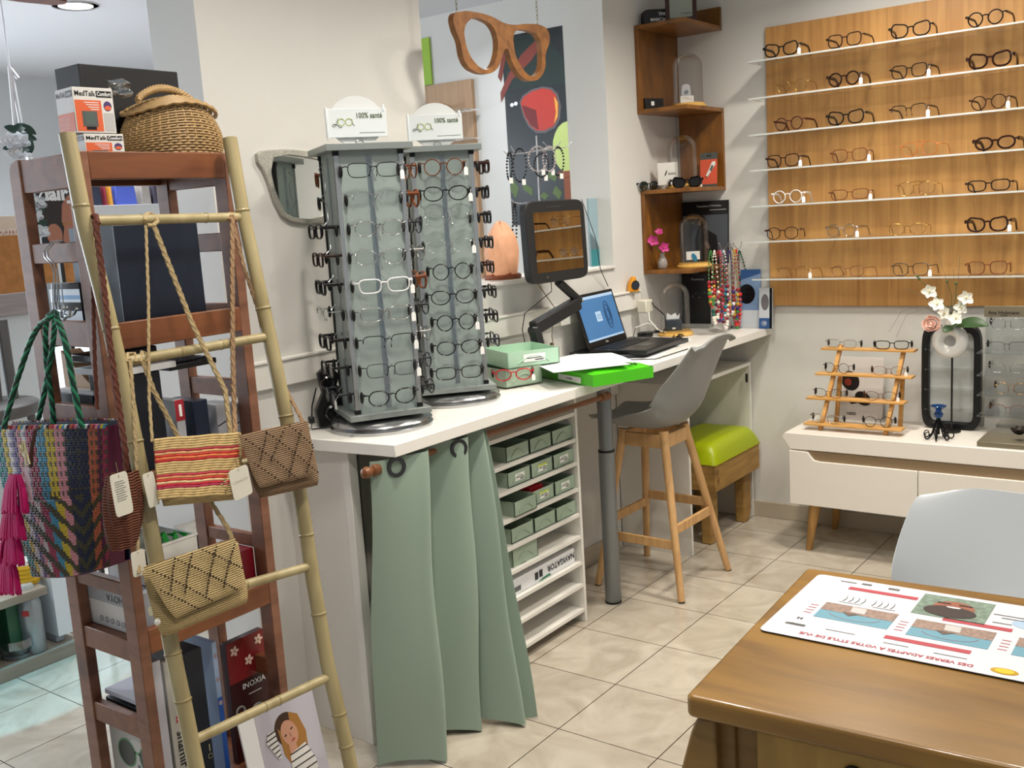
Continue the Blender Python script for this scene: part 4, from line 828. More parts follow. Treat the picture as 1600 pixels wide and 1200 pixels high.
t = thing('case_box', 'matt black box with a small white square label on the second corner board', 'box', (-.28, 1.25, zs4[1]))
fm = frame((k0 + .03, 1.19, zs4[1]), (.3, .75, 0), (0, 0, 1)); MB().box((0, .003, -.05), (.105, .05, 0), fm).build('body', BM, t, bevel=.002); MB().rect(0, 0, .105, .003, 0, fm, .05).build('base', WHT, t)
MB().rect(.032, .018, .05, .036, .001, fm).build('paper_label', mat('label_white'), t)
d1 = dome((-.195, 1.36, zs4[1]), .055, .175, 'clear glass dome over a small white device on the second corner board')
t = thing('hearing_aid_stand', 'white device with a round button and card under the glass dome on the second board', 'device', (-.2, 1.37, zs4[1] + .022))
fm = frame((-.225, 1.345, zs4[1] + .022), (.78, .62, 0), (0, 0, 1)); MB().prism([(.0, 0), (.052, 0), (.046, .075), (.038, .085), (.014, .085), (.006, .075)], -.014, -.004, fm).build('body', mat('pale_grey', 'c9c9cf', .4), t, bevel=.003)
MB().lathe([(.009, 0), (.009, .003), (.001, .003)], fm @ Matrix.Translation((.027, .05, -.004)), 20).build('button', mat('grey_button', '7d8189', .4), t)
MB().use(mat('label_white')).rect(-.002, 0, .058, .033, .004, fm, .001).use(mat('print_red', 'b04a3a', .5)).rect(.006, .024, .035, .0255, .0046, fm).rect(.02, .017, .05, .0185, .0046, fm).build('card', None, t)
d2 = dome((-.23, 1.35, zs4[2]), .058, .175, 'clear glass dome behind the SUNU box on the third corner board')
t = thing('product_box', 'white square box lettered SUNU with a black bird mark inside the dome', 'box', (-.225, 1.3, zs4[2] + .02))
fm = frame((-.3, 1.24, zs4[2] + .018), (.8, .55, 0), (0, 0, 1)); MB().box((0, 0, -.02), (.092, .1, 0), fm).build('carton', mat('pearl_white', 'dcd9d2', .3), t, bevel=.002)
MB().use(mat('print_black')).prism([(.03, .04), (.038, .046), (.045, .066), (.04, .064), (.034, .052)], .0004, .001, fm).use(mat('print_grey')).text('SUNU', .013, fm @ Matrix.Translation((.066, .05, .001)), .0003).build('lettering', None, t)
t = thing('thermometer_pack', 'orange blister pack with a white digital thermometer standing on the third corner board', 'package', (-.13, 1.48, zs4[2]))
fm = frame((-.2, 1.46, zs4[2] + .001), (1, .1, 0), (.1, .12, 1)); MB().use(mat('coral_card', 'd2593f', .4)).rect(0, 0, .082, .125, 0, fm, .002).use(mat('slate_card', '4d514f', .4)).rect(0, .125, .082, .155, 0, fm, .002).rect(0, 0, .082, .012, .001, fm, .001).build('card', None, t)
MB().ring([(0.03, .138), (.052, .138), (.052, .146), (.03, .146)], [(.033, .14), (.049, .14), (.049, .143), (.033, .143)], 0, .001, fm).build('hanger', mat('dark_metal'), t)
MB().prism([(.028, .05), (.038, .044), (.075, .1), (.072, .115), (.058, .112), (.044, .08)], 0, .007, fm).build('thermometer', mat('white_plastic', 'e6e6e2', .3), t, bevel=.002)
MB().prism([(.048, .075), (.058, .07), (.067, .093), (.058, .098)], .007, .008, fm).build('screen', mat('lcd', '59655f', .3), t)
tag(MB().box((0, 0, -.001), (.05, .045, 0), frame((-.2, 1.37, zs4[2]), (.9, .3, 0), (0, .1, 1))).build('card', mat('label_white')), 'small blank white card behind the dark sunglasses on the third corner board', 'card')
eyewear('cat-eye', 'black', .0032, (-.165, 1.26, zs4[2] + .024), math.radians(35), 'large dark sunglasses lying on the front of the third corner board', None, tl=.06, cat='sunglasses', lens=mat('dark_lens', '1a1613', .08))
eyewear('oval', 'gunmetal', .002, (-.325, 1.2, zs4[2] + .02), math.radians(80), 'small grey goggles at the left end of the third corner board', None, tl=.05, cat='goggles', lens=clear('grey_lens', '9aa7a0', .3))
# vase with pink orchids
vb = V(-.288, 1.235, zs4[3])
t = thing('bud_vase', 'small crackled glass vase on the lowest corner board', 'vase', vb)
MB().lathe([(.012, 0), (.02, .006), (.0235, .022), (.019, .042), (.01, .056), (.0095, .066), (.013, .072)], n=20, cap=False).build('glass', mat('crackle_glass', 'c9c2be', .25, trans=.5, var=.5, vscale=120), t, local=True, smooth=70)
t = thing('orchid_stems', 'pink and magenta orchid flowers in the small vase', 'flowers', vb + V(0, 0, .07)); q = MB(); PK = mat('orchid_pink', 'c23a86', .5, var=.3, vscale=50); PD = mat('orchid_throat_orange', 'd86a4a', .5)
for pp, n_, r_ in (((1020, 376), (.6, -.8, .2), .03), ((1037, 386), (.7, -.5, -.1), .028), ((1030, 362), (.3, -.8, .5), .02)): petal_flower(q, PY(*pp, 1.2), n_, (0, 0, 1), r_, PK, PD)
q.use(STM).tube([vb + V(0, 0, .01), vb + V(0, 0, .07), PY(1020, 376, 1.21)], .0015, 5).tube([vb + V(0, 0, .07), PY(1037, 386, 1.21)], .0015, 5).tube([vb + V(0, 0, .07), PY(1005, 370, 1.21)], .0012, 5); leaf(q, PY(1008, 380, 1.21), PY(1001, 362, 1.21), .005, (0, -1, 0), LEAF)
q.build('blossom', None, t, smooth=70)
dome((-.17, 1.32, zs4[3]), .058, .19, 'clear glass dome with a blue oval inside on the lowest corner board', br=.08)
t = thing('sample_plaque', 'small white card with a blue felt oval under the dome on the lowest board', 'card', (-.17, 1.32, zs4[3] + .022))
fm = frame((-.195, 1.29, zs4[3] + .034), (.75, .6, 0), (0, 0, 1)); MB().rect(0, 0, .062, .038, 0, fm, .001).build('card', mat('label_white'), t)
MB().ell(.036, .01, .01, .02, .006, fm, .004, 24, .45).build('oval', mat('blue_felt', '2383ab', .7), t)
# adverts leaning against the wall on the corner
BKP = mat('advert_black', '0d0d10', .2)
def card(pa, pb, Y, label, name='advert_poster', m=BKP, lean=.06, t_=.004, base=None, cat='poster'):
    a = PY(*pa, Y); b = PY(*pb, Y); z = base if base is not None else a.z
    t = thing(name, label, cat, ((a.x + b.x) / 2, Y, z)); fm = frame((a.x, Y, z), (1, 0, 0), (0, lean, 1)); W_ = b.x - a.x; H_ = (b.z - z)
    MB().box((0, 0, -t_), (W_, H_, 0), fm).build('board', m, t, bevel=.0005); return t, fm, W_, H_
t, fm, W_, H_ = card((1066, 400), (1136, 312), 1.5, 'black advert poster lettered Transitions XTRActive with a dark seated figure, behind the lowest dome', base=zs4[3] + .002)
q = MB().use(mat('advert_grey', '4b5057', .3)).rect(.004, 0, W_ - .004, H_ * .78, .0008, fm).use(mat('print_silver')).text('Transitions XTRActive', .0135, fm @ Matrix.Translation((W_ * .58, H_ * .92, .0012)), .0002).rect(W_ * .6, H_ * .85, W_ * .95, H_ * .86, .001, fm)
q.use(mat('advert_figure', '121214', .4)).ell(W_ * .42, H_ * .68, W_ * .09, H_ * .1, .0016, fm).prism([(W_ * .3, 0), (W_ * .28, H_ * .4), (W_ * .36, H_ * .6), (W_ * .48, H_ * .58), (W_ * .75, H_ * .45), (W_ * .8, 0)], .0012, .0018, fm)
q.use(mat('advert_skin', '7d6a60', .5)).ell(W_ * .38, H_ * .66, W_ * .035, H_ * .045, .0022, fm).ell(W_ * .55, H_ * .3, W_ * .04, H_ * .07, .0022, fm, rot=.5); q.build('print', None, t)
t, fm, W_, H_ = card((1066, 520), (1108, 427), 1.47, 'black advert poster lettered Transitions with a dark face, standing on the desk corner', base=CT + .02)
q = MB().use(mat('print_silver')).text('Transitions', .015, fm @ Matrix.Translation((W_ * .55, H_ * .88, .0008)), .0002)
for x, y in ((.4, .55), (.8, .62), (.5, .6), (.62, .52)): q.ell(W_ * x, H_ * y, .002, .002, .0008, fm)
q.use(mat('advert_grey')).tube([fm @ V(W_ * (.25 + .3 * math.cos(a / 4)), H_ * (.35 + .2 * math.sin(a / 4)), .0006) for a in range(3, 16)], .0006, 4); q.build('print', None, t)
MB().box((-.002, -.02, -.03), (W_ + .002, 0, .02), fm).build('stand', mat('aluminium'), t)
dome((-.215, 1.2, CT), .062, .2, 'clear glass dome over a small dark device on the desk below the corner shelf')
t = thing('card_dispenser', 'dark box with a white slip inside the dome on the desk', 'box', (-.215, 1.2, CT + .022)); fm = frame((-.25, 1.17, CT + .022), (.8, .6, 0), (0, 0, 1))
MB().box((0, 0, -.03), (.075, .05, 0), fm).build('case', mat('slate_blue', '39424d', .4), t, bevel=.003)
MB().prism([(.008, .05), (.065, .05), (.07, .075), (.058, .062), (.05, .078), (.03, .068), (.012, .08)], -.02, -.018, fm).use(None).build('slip', mat('paper'), t)
MB().rect(.03, .006, .045, .014, .001, fm).build('paper_label', mat('label_white'), t)
t, fm, W_, H_ = card((1157, 512), (1186, 421), 1.5, 'tall blue and white advert card with a black disc, behind the necklaces', base=CT + .001, m=mat('advert_sky', '7b97bd', .3))
q = MB().use(mat('advert_white', 'ccd3da', .3)).rect(0, 0, W_, H_ * .3, .0006, fm).use(mat('advert_blue', '32588f', .3)).prism([(0, H_), (W_, H_), (W_, H_ * .93), (0, H_ * .82)], .0003, .0008, fm)
q.use(BKP).ell(W_ * .32, H_ * .58, W_ * .42, H_ * .17, .0014, fm); q.build('print', None, t)
t, fm, W_, H_ = card((1186, 511), (1205, 450), 1.47, 'narrow white brochure with a blue foot lettered 15, at the right end of the desk', name='brochure', m=mat('advert_white'), base=CT + .001, t_=.012, cat='brochure')
q = MB().use(mat('advert_blue')).rect(0, 0, W_ * .8, H_ * .26, .0006, fm).use(mat('hair_grey', '6d6a70', .6)).ell(W_ * .45, H_ * .65, W_ * .3, H_ * .2, .0008, fm).use(BKP).rect(W_ * .8, 0, W_, H_, .0006, fm)
q.use(mat('print_white')).text('15', .017, fm @ Matrix.Translation((W_ * .4, H_ * .13, .001)), .0006).tube([fm @ V(W_ * .4 + .012 * math.cos(a / 3), H_ * .13 + .012 * math.sin(a / 3), .001) for a in range(20)], .0006, 4); q.build('print', None, t)
# necklace stand
nb = PZ(1145, 513, CT); nb = V(nb.x, nb.y, CT)
t = thing('necklace_stand', 'chrome necklace stand with a round foot and curved hooks on the desk', 'stand', nb)
ntz = PX(1133, 380, nb.x).z
MB().lathe([(.001, 0), (.045, 0), (.045, .003), (.012, .005), (.004, .012)], n=32).build('foot', CHR, t, local=True)
nr = ntz - CT; uu = V(.8, .6, 0)
pole = MB().tube([(0, 0, 0), (0, 0, nr - .02)], .0025).build('pole', CHR, t, local=True)
for a_ in (0, 1.57, 3.14, 4.71):
    d_ = V(math.cos(a_ + .64), math.sin(a_ + .64), 0)
    MB().tube([V(0, 0, nr - .01), d_ * .012 + V(0, 0, nr - .004), d_ * .022 + V(0, 0, nr - .02), d_ * .034 + V(0, 0, nr - .034), d_ * .044 + V(0, 0, nr - .026), d_ * .052 + V(0, 0, nr)], .0018).ball(d_ * .052 + V(0, 0, nr), .003, 8, 5).build('hook', CHR, t, local=True)
NC = [('a33', '3f7d3c'), ('b', '8c1f2b'), ('c', '2b7f95'), ('d', 'c29a2c'), ('e', 'e8dfd0'), ('f', 'cc2d2a'), ('g', '3f2a6b'), ('h', '1f5b4a'), ('i', 'b5586a'), ('j', 'dcd6cf')]
NM = [mat('bead_' + a, c, .25) for a, c in NC]
NN = ['green ribbon', 'dark red', 'turquoise', 'gold', 'ivory', 'bright red', 'purple', 'dark green', 'dusty pink', 'white']
nx = [(1110, 0), (1116, 4), (1122, 1), (1128, 2), (1131, 9), (1139, 6), (1147, 3), (1150, 5), (1155, 7), (1126, 8)]
for k, (px_, ci) in enumerate(nx):
    bot = [478, 505, 500, 498, 512, 492, 500, 512, 470, 488][k]; top = PX(px_, 392 if k not in (6, 7) else 390, nb.x + .02); bt = PX(px_ + (12 if k > 7 else 2), bot, nb.x + .03); q = MB(); rr = random.Random(k)
    wv = .008 + .002 * (k % 3); nbd = 44
    PP_ = []
    for j in range(nbd):
        a = 2 * math.pi * j / nbd; s_ = (1 - math.cos(a)) / 2; c_ = top.lerp(bt, s_) + uu * (wv * math.sin(a) * (1 + .6 * s_)) + V(.55, -.8, 0) * (.006 * math.cos(3 * a + k) + .012 * s_)
        PP_.append(c_); big = s_ > .55; q.use(NM[rr.choice([ci, ci, ci, (ci + 3) % 10, (ci + 5) % 10, (ci + 7) % 10, 1])] if big else NM[ci]).ball(c_, (.0065 + .004 * rr.random()) if big else .0042, 8, 5)
    q.use(mat('string', '6a5f4a', .8)).tube(PP_, .0012, 5, True)
    tag(q.build('necklace', None, smooth=60), 'bead necklace with mainly %s beads hanging from the chrome stand' % NN[ci], 'necklace', 'necklaces on the chrome stand')

# ------------------------------------------------------------------ hanging wooden glasses sign
SW = wood('sign_wood', '6f4420', '95622f', (10, 30, 30), .45, knots=3)
yy = .25; fmx = -.35 + .17
po = [(705, 25), (716, 19), (740, 20), (765, 27), (785, 37), (800, 39.5), (820, 38), (845, 42), (852, 48), (855, 62), (849, 85), (848, 106), (840, 122), (828, 127), (815, 123), (803, 110), (793, 88), (790, 78), (786, 77), (780, 92), (775, 105), (765, 114), (752, 116), (738, 112), (728, 105), (720, 90), (715, 65), (707, 45)]
O_ = [PX(x, y, fmx) for x, y in po]
h1 = [(741, 29), (752, 32), (765, 41), (772, 55), (774, 70), (772, 88), (766, 103), (757, 109), (748, 107), (738, 98), (729, 84), (723, 64), (722, 46), (729, 33)]
h2 = [(812, 47), (826, 50), (837, 57), (841, 68), (843, 88), (842, 105), (836, 116), (828, 120), (820, 116), (812, 106), (803, 90), (799, 72), (799, 55), (804, 48)]
t = thing('hanging_sign', 'large wooden cut-out of a pair of glasses hanging from two chains', 'sign', PX(780, 60, fmx))
fm = frame((fmx, 0, 0), (0, 1, 0), (0, 0, 1))
bm_v = []; 
cu = bpy.data.curves.new('sign', 'CURVE'); cu.dimensions = '2D'; cu.fill_mode = 'BOTH'; cu.extrude = .011; cu.resolution_u = 6
for loop in (po, h1, h2):
    sp = cu.splines.new('BEZIER'); sp.bezier_points.add(len(loop) - 1); sp.use_cyclic_u = True
    for b_, (x, y) in zip(sp.bezier_points, loop):
        p = PX(x, y, fmx); b_.co = (p.y, p.z, 0); b_.handle_left_type = b_.handle_right_type = 'AUTO'
tmp = bpy.data.objects.new('tmp', cu); C.objects.link(tmp); bpy.context.view_layer.update(); me = bpy.data.meshes.new_from_object(tmp.evaluated_get(bpy.context.evaluated_depsgraph_get()))
q = MB().add([tuple(v.co) for v in me.vertices], [tuple(p.vertices) for p in me.polygons], fm); bpy.data.objects.remove(tmp); bpy.data.meshes.remove(me)
q.build('wooden_frame', SW, t)
for x, y in ((714, 20), (840, 43)):
    p = PX(x, y, fmx); q = MB(); z = p.z - .004; k = 0
    while z < 2.5:
        ax = (0, 1, 0) if k % 2 else (1, 0, 0); a_ = Vector(ax)
        q.tube([p + V(0, 0, z - p.z + .009) + a_ * (.0035 * math.cos(i_ * .785)) + V(0, 0, .009 * math.sin(i_ * .785)) for i_ in range(8)], .0009, 5, True); z += .0145; k += 1
    q.build('chain', mat('brass_chain', '8d8468', .3, .9), t)
# ------------------------------------------------------------------ pine rack
RK = wood('rack_pine', '6c4532', '8c604a', (5, 5, 22), .45, knots=3)
RKH = wood('rack_pine_rail', '643820', '84502f', (26, 4, 26), .42)
RX0, RX1, RY0, RY1, RZ = -.272, 0, -1.757, -1.365, 1.682
t = thing('wooden_rack', 'reddish pine open shelving rack with slatted end frames at the left', 'rack', ((RX0 + RX1) / 2, (RY0 + RY1) / 2, 0))
pw, pt = .045, .026
for y0, y1 in ((RY0, RY0 + pt), (RY1 - pt, RY1)):
    for a, b, rnd in ((RX0, RX0 + pw, 1), (RX1 - pw, RX1, -1)):
        o_ = [(a, 0), (b, 0), (b, RZ), (a + .03, RZ), (a + .012, RZ - .006), (a + .003, RZ - .018), (a, RZ - .035)] if rnd == 1 else [(a, 0), (b, 0), (b, RZ), (a, RZ)]
        MB().prism(o_, -(y1), -(y0), frame((0, 0, 0), (1, 0, 0), (0, 0, 1))).build('post', RK, t, bevel=.002)
rails = [(RZ - .072, RZ - .002)]
for pa, pb in (((80, 380), (80, 412)), ((85, 502), (90, 541)), ((110, 633), (120, 664)), ((165, 905), (165, 925)), ((150, 985), (160, 1020)), ((165, 1105), (170, 1135))):
    z1_, z0_ = PY(*pa, RY0).z, PY(*pb, RY0).z; rails.append((z0_, z1_))
for z0_, z1_ in rails:
    for y0 in (RY0 + .003, RY1 - pt + .003): MB().box((RX0 + pw, y0, z0_), (RX1 - pw, y0 + .02, z1_)).build('end_rail', RKH, t, bevel=.002)
SHZ = [1.655, PX(300, 500, 0).z - .012, .965, PX(330, 972, 0).z + .014, .17]
for i, z in enumerate(SHZ):
    for xx in (RX1 - .02, RX0): MB().box((xx, RY0 + pt, z - .03), (xx + .02, RY1 - pt, z + .027)).build('front_rail', RKH, t, bevel=.002)
    MB().box((RX0 + .02, RY0 + .004 + pt * 0 + .02, z - .014), (RX1 - .02, RY1 - .024, z)).build('shelf_board', RKH if i else mat('shelf_veneer', '6d5346', .5), t)
# ------------------------------------------------------------------ on top of the rack
def lettered_box(name, cat_, label, o, u, w_, d, h, m, group=None, rot=0):
    u = Vector(u).normalized(); fm = frame(o, u, (0, 0, 1)); t = thing(name, label, cat_, Vector(o) + u * w_ / 2, group=group)
    MB().box((0, 0, -d), (w_, h, 0), fm).build('carton', m, t, bevel=.001); return t, fm
def medtalk(o, u, w_, d, h, label):
    t, fm = lettered_box('device_box', 'box', label, o, u, w_, d, h, mat('carton_white', 'd9d6d1', .45), 'orange and white device boxes')
    side = frame(fm @ V(0, 0, -d), fm.to_3x3() @ V(0, 0, 1), (0, 0, 1)); OR = mat('print_orange', 'd9643a', .45); BKI = mat('print_black')
    q = MB()
    for f_, W_ in ((fm, w_), (side, d)):
        q.use(OR).rect(W_ * .03, h * .04, W_ * (.68 if W_ == w_ else .97), h * (.72 if W_ == w_ else .45), .0005, f_)
        q.use(BKI).text('MedTalk', h * .16, f_ @ Matrix.Translation((W_ * .3, h * .86, .0006)), .0002, W_ * .5 / (h * .16 * 3.4))
        q.rect(W_ * .58, h * .79, W_ * .97, h * .93, .0005, f_).use(mat('print_white')).text('Comfort', h * .13, f_ @ Matrix.Translation((W_ * .775, h * .86, .0009)), .0002, W_ * .34 / (h * .13 * 3.4))
    q.use(mat('print_white'))
    for k in range(4): q.rect(w_ * (.25 + .05 * k) , h * (.66 - k * .05), w_ * .62, h * (.675 - k * .05), .001, fm)
    for k in range(6): q.rect(d * .1, h * (.36 - k * .05), d * .7, h * (.367 - k * .05), .001, side)
    q.use(mat('print_grey_light', 'b9b6b4', .5)).rect(w_ * .72, h * .05, w_ * .97, h * .45, .0005, fm)
    q.use(mat('print_purple', '4a3a6b', .5)).ell(w_ * .84, h * .6, w_ * .1, h * .11, .0006, fm).use(OR).ell(w_ * .84, h * .56, w_ * .085, h * .05, .001, fm)
    q.use(mat('print_grey', '5c5c5c')).rect(w_ * .18, h * .14, w_ * .55, h * .48, .001, fm).use(mat('lcd', '59655f')).rect(w_ * .23, h * .18, w_ * .47, h * .45, .0014, fm).use(BKI).rect(w_ * .25, h * .07, w_ * .5, h * .14, .001, fm)
    q.build('print', None, t, smooth=0); return t
z = SHZ[0]
zt2 = SHZ[0] + .002
bw = .088
o1 = PX(132, 238, -.035); o1 = V(-.045, o1.y, zt2)
ud = V(.08, 1, 0)
medtalk(V(-.055, RY0 + .056, zt2), ud, bw, .075, .066, 'lower orange and white blood pressure monitor box on the rack top, behind the pole')
medtalk(V(-.055, RY0 + .042, zt2 + .067), ud, bw, .075, .093, 'upper orange and white blood pressure monitor box, stacked on the other one')
tag(MB().box((-.268, PX(122, 99, -.17).y, zt2), (-.17, PX(277, 112, -.17).y, PX(122, 99, -.17).z)).build('storage_box', BM, bevel=.002), 'large flat black box on the rack top behind the wicker basket', 'box')
# plastic bag
q = MB(); pc = V(-.125, RY0 + .16, zt2 + .1); fm = frame(PX(176, 142, -.12), (.2, 1, 0), (-.1, .4, 1))
q.grid(lambda u, v: tuple(fm @ V(.05 * u - .01, .04 * v - .012, .008 * math.sin(7 * u + 3 * v) + .006 * math.sin(11 * v))), 14, 12, .0008)
tag(q.build('plastic_bag', clear('poly_bag', 'e3e6e8', .5, .15), smooth=60), 'small clear zip plastic bag between the device boxes and the basket', 'bag')
# wicker basket
WK = mat('wicker', 'a4865a', .55, var=.35, vscale=60); bc = V(-.1, RY0 + .305, zt2)
t = thing('wicker_basket', 'rounded tan wicker basket with a lid and handle on the rack top', 'basket', bc)
ba, bb, bh = .105, .075, .115
def bp(a, k):                                            # k height 0..1
    r = .86 + .3 * math.sin(math.pi * min(1, .15 + k * .75)); return V(bb * r * math.cos(a), ba * r * math.sin(a), .004 + bh * k + .012 * k * math.cos(2 * a) )
q = MB(); nr_, ns_ = 22, 36
for r in range(nr_):
    k = r / (nr_ - 1); q.tube([bp(2 * math.pi * i / 72, k) * 1 + (bp(2 * math.pi * i / 72, k) - V(0, 0, bp(0, k).z)).normalized() * (.0022 * (1 if (i // 1 + r) % 2 else -1)) for i in range(72)], .0026, 5, True)
q.build('weave', WK, t, local=True, smooth=60)
q = MB()
for i in range(ns_): q.tube([bp(2 * math.pi * i / ns_, k / 8) for k in range(9)], .0022, 5)
q.build('stakes', WK, t, local=True)
q = MB()
for r in range(9):
    k = 1 - r / 9; q.tube([V(bb * 1.08 * k * math.cos(2 * math.pi * i / 48), ba * 1.08 * k * math.sin(2 * math.pi * i / 48), bh + .01 + .028 * (1 - k * k) + (.0022 if (i + r) % 2 else 0) + .012 * k * math.cos(4 * math.pi * i / 48)) for i in range(48)], .005, 5, True)
q.build('lid', WK, t, local=True, smooth=60)
q = MB()
for s_ in range(5):
    q.tube([V(.02 + .006 * math.cos(k * 1.3 + s_ * 1.25), -.075 + .15 * k / 20 - .02, bh + .028 + .03 * math.sin(math.pi * k / 20) ** .7 + .006 * math.sin(k * 1.3 + s_ * 1.25)) for k in range(21)], .004, 6)
for k in range(5): q.tube([V(.032 + .004 * math.cos(a / 2) - .02, .034 + .004 * k, bh + .02 + .0 * a) + V(.018 * math.cos(a / 2), 0, .018 * math.sin(a / 2)) for a in range(13)], .0024, 5)
q.build('handle', WK, t, local=True, smooth=60)

# ------------------------------------------------------------------ in the rack
def shelfbox(name, label, m, pa, pb, X, depth, cat_='box', base=None, rz=0, group=None, bevel=.002):     # pa top-left, pb bottom-right pixels of the front face on plane X
    a = PX(*pa, X); b = PX(*pb, X); z0_ = base if base is not None else b.z
    t = thing(name, label, cat_, (X - depth / 2, (a.y + b.y) / 2, z0_), rz, group); W_ = b.y - a.y; H_ = a.z - z0_
    fm = frame((depth / 2, -W_ / 2, 0), (0, 1, 0), (0, 0, 1)); MB().box((0, 0, -depth), (W_, H_, 0), fm).build('carton', m, t, local=True, bevel=bevel); return t, fm, W_, H_
NV = mat('navy_board', '101a2b', .5); GB = mat('blue_grey_board', '71808f', .5)
t, fm, W_, H_ = shelfbox('storage_box', 'big dark navy square box with a blue grey side on the second rack shelf', NV, (176, 352), (322, 478), -.03, .17, base=SHZ[1] + .001)
MB().box((-.002, 0, -.17), (0, H_, -.0), fm).build('side_panel', GB, t, local=True)
t, fm, W_, H_ = shelfbox('storage_box', 'tall black box on the middle shelf behind the hanging straps', mat('black_board', '0f1420', .5), (186, 590), (268, 735), -.04, .12, base=SHZ[2] + .001)
t = thing('document_stack', 'white papers lying on a black tray on top of the tall black box', 'papers', PX(230, 588, -.1))
MB().box((-.2, RY0 + .05, PX(186, 590, -.04).z + .002), (-.035, RY0 + .2, PX(186, 590, -.04).z + .016)).build('sheets', mat('paper'), t, bevel=.001)
bt = SHZ[2] + .001
for nm, lb, m_, pa, pb in (('red_and_grey', 'slim box with a red top and grey lower half on the middle rack shelf', mat('carton_grey', 'a7aab0', .5), (272, 626), (299, 735)), ('navy', 'slim dark navy box right of the red topped box on the middle rack shelf', mat('navy_gloss', '142036', .3), (300, 628), (336, 735)),
                          ('white1', 'white box with a black line, next to the navy box on the middle shelf', mat('carton_white2', 'b9bcc4', .45), (337, 633), (366, 735)), ('white2', 'white box with a black line at the right end of the middle rack shelf', mat('carton_white2'), (367, 631), (398, 735))):
    t, fm, W_, H_ = shelfbox('product_box', lb, m_, pa, pb, -.05, .11, base=bt)
    q = MB()
    if nm[0] == 'r': q.use(mat('print_red_deep', '9b2230', .4)).rect(0, H_ * .7, W_, H_, .0006, fm).use(mat('label_white')).rect(W_ * .4, H_ * .76, W_ * .7, H_ * .93, .001, fm)
    elif nm[0] == 'w': q.use(mat('print_black')).prism([(0, H_ * .62), (W_, H_ * .7), (W_, H_ * .68), (0, H_ * .6)], .0002, .0008, fm)
    else: q.use(mat('print_grey')).rect(W_ * .2, H_ * .3, W_ * .8, H_ * .31, .0006, fm)
    q.build('print', None, t, local=True)
# a notebook keyboard and terminal between the shelves
t = thing('card_terminal', 'dark card terminal with rows of keys lying on the shelf behind the second rung', 'terminal', PX(285, 575, -.15))
zz = PX(186, 590, -.04).z
MB().box((-.22, RY0 + .2, zz - .01), (-.06, RY0 + .33, zz + .004), ).build('keyboard', BLK, t, bevel=.003)
q = MB().use(mat('key_grey', '3b3f44', .5))
for r in range(5):
    for c in range(8): q.box((-.21 + r * .028, RY0 + .205 + c * .015, zz + .004), (-.19 + r * .028, RY0 + .217 + c * .015, zz + .008))
q.build('keys', None, t); MB().box((-.19, RY0 + .04, zz + .03), (-.1, RY0 + .2, zz + .05)).build('terminal_body', BLK, t, bevel=.004)
# white crate with green straps, tub
t = thing('storage_crate', 'white plastic crate with bright green straps on the fourth shelf of the rack', 'crate', (-.13, -1.62, SHZ[3]))
z4 = SHZ[3]; cz = PX(280, 830, -.12).z; q = MB()
y0, y1 = PX(200, 830, -.12).y, PX(283, 830, -.12).y
q.box((-.22, y0, z4 + .1), (-.06, y1, z4 + .103))
for a, b in (((-.22, y0), (-.22, y1)), ((-.06, y0), (-.06, y1)), ((-.22, y0), (-.06, y0)), ((-.22, y1), (-.06, y1))):
    q.box((a[0] - .0015, a[1] - .0015, z4 + .1), (b[0] + .0015, b[1] + .0015, cz)).tube([(a[0], a[1], cz), (b[0], b[1], cz)], .004, 6)
q.build('tub', mat('white_plastic'), t)
for a in range(3): MB().tube([V(-.1, y0 + .03 + a * .03, cz - .04), V(-.09, y0 + .04 + a * .03, cz + .015), V(-.08, y0 + .062 + a * .03, cz + .02 - .01 * a), V(-.075, y0 + .08 + a * .02, cz - .03)], .008, 6, flat=.25).build('strap', mat('lime_strap', '1f9a3a', .4), t)
t = thing('storage_box', 'low pale grey lidded box on the fourth shelf of the rack, under the crate', 'box', (-.1, -1.58, z4 + .001))
MB().box((-.24, RY0 + .03, z4 + .001), (-.045, RY1 - .09, z4 + .095)).build('carton', mat('pale_carton', 'b6bcc8', .5), t, bevel=.003)
tag(MB().box((0, 0, 0), (.09, .06, .004), TR(-.1, -1.53, z4 + .1, .5)).build('booklet', mat('navy_gloss'), bevel=.001), 'dark navy booklet lying on the pale grey box in the rack', 'booklet')
tag(MB().box((-.16, RY1 - .085, z4 + .001), (-.04, RY1 - .03, z4 + .11)).build('red_box', mat('crimson_board', '7c0f1f', .35), bevel=.002), 'dark red box on the fourth shelf at the right end of the rack', 'box')
# white printed box at the near end, seen through the end frame
t = thing('lens_box', 'white cardboard box with HOYA printed upside down, seen through the rack end frame', 'box', (-.14, RY0 + .1, z4))
a = PY(120, 905, RY0 + .032); b = PY(196, 990, RY0 + .032)
MB().box((-.235, RY0 + .03, z4 + .001), (-.04, RY0 + .028 + .001, z4 + .093)).build('carton', mat('carton_white'), t)
fm = frame((-.235, RY0 + .0278, z4), (1, 0, 0), (0, 0, 1)); q = MB().use(mat('print_grey_band', 'a3a5a9', .5)).rect(.0, .062, .195, .093, .0006, fm)
q.use(mat('print_navy')).text('HOYA', .024, fm @ Matrix.Translation((.115, .078, .001)) @ Matrix.Rotation(math.pi, 4, 'Z'), .0003)
for k in range(5): q.tube([fm @ V(.05 + .022 * k + .006 * math.cos(i_ * .785), .02 + .006 * math.sin(i_ * .785), .0008) for i_ in range(8)], .0006, 4, True)
q.rect(.16, .012, .172, .03, .0008, fm)
q.build('print', None, t)
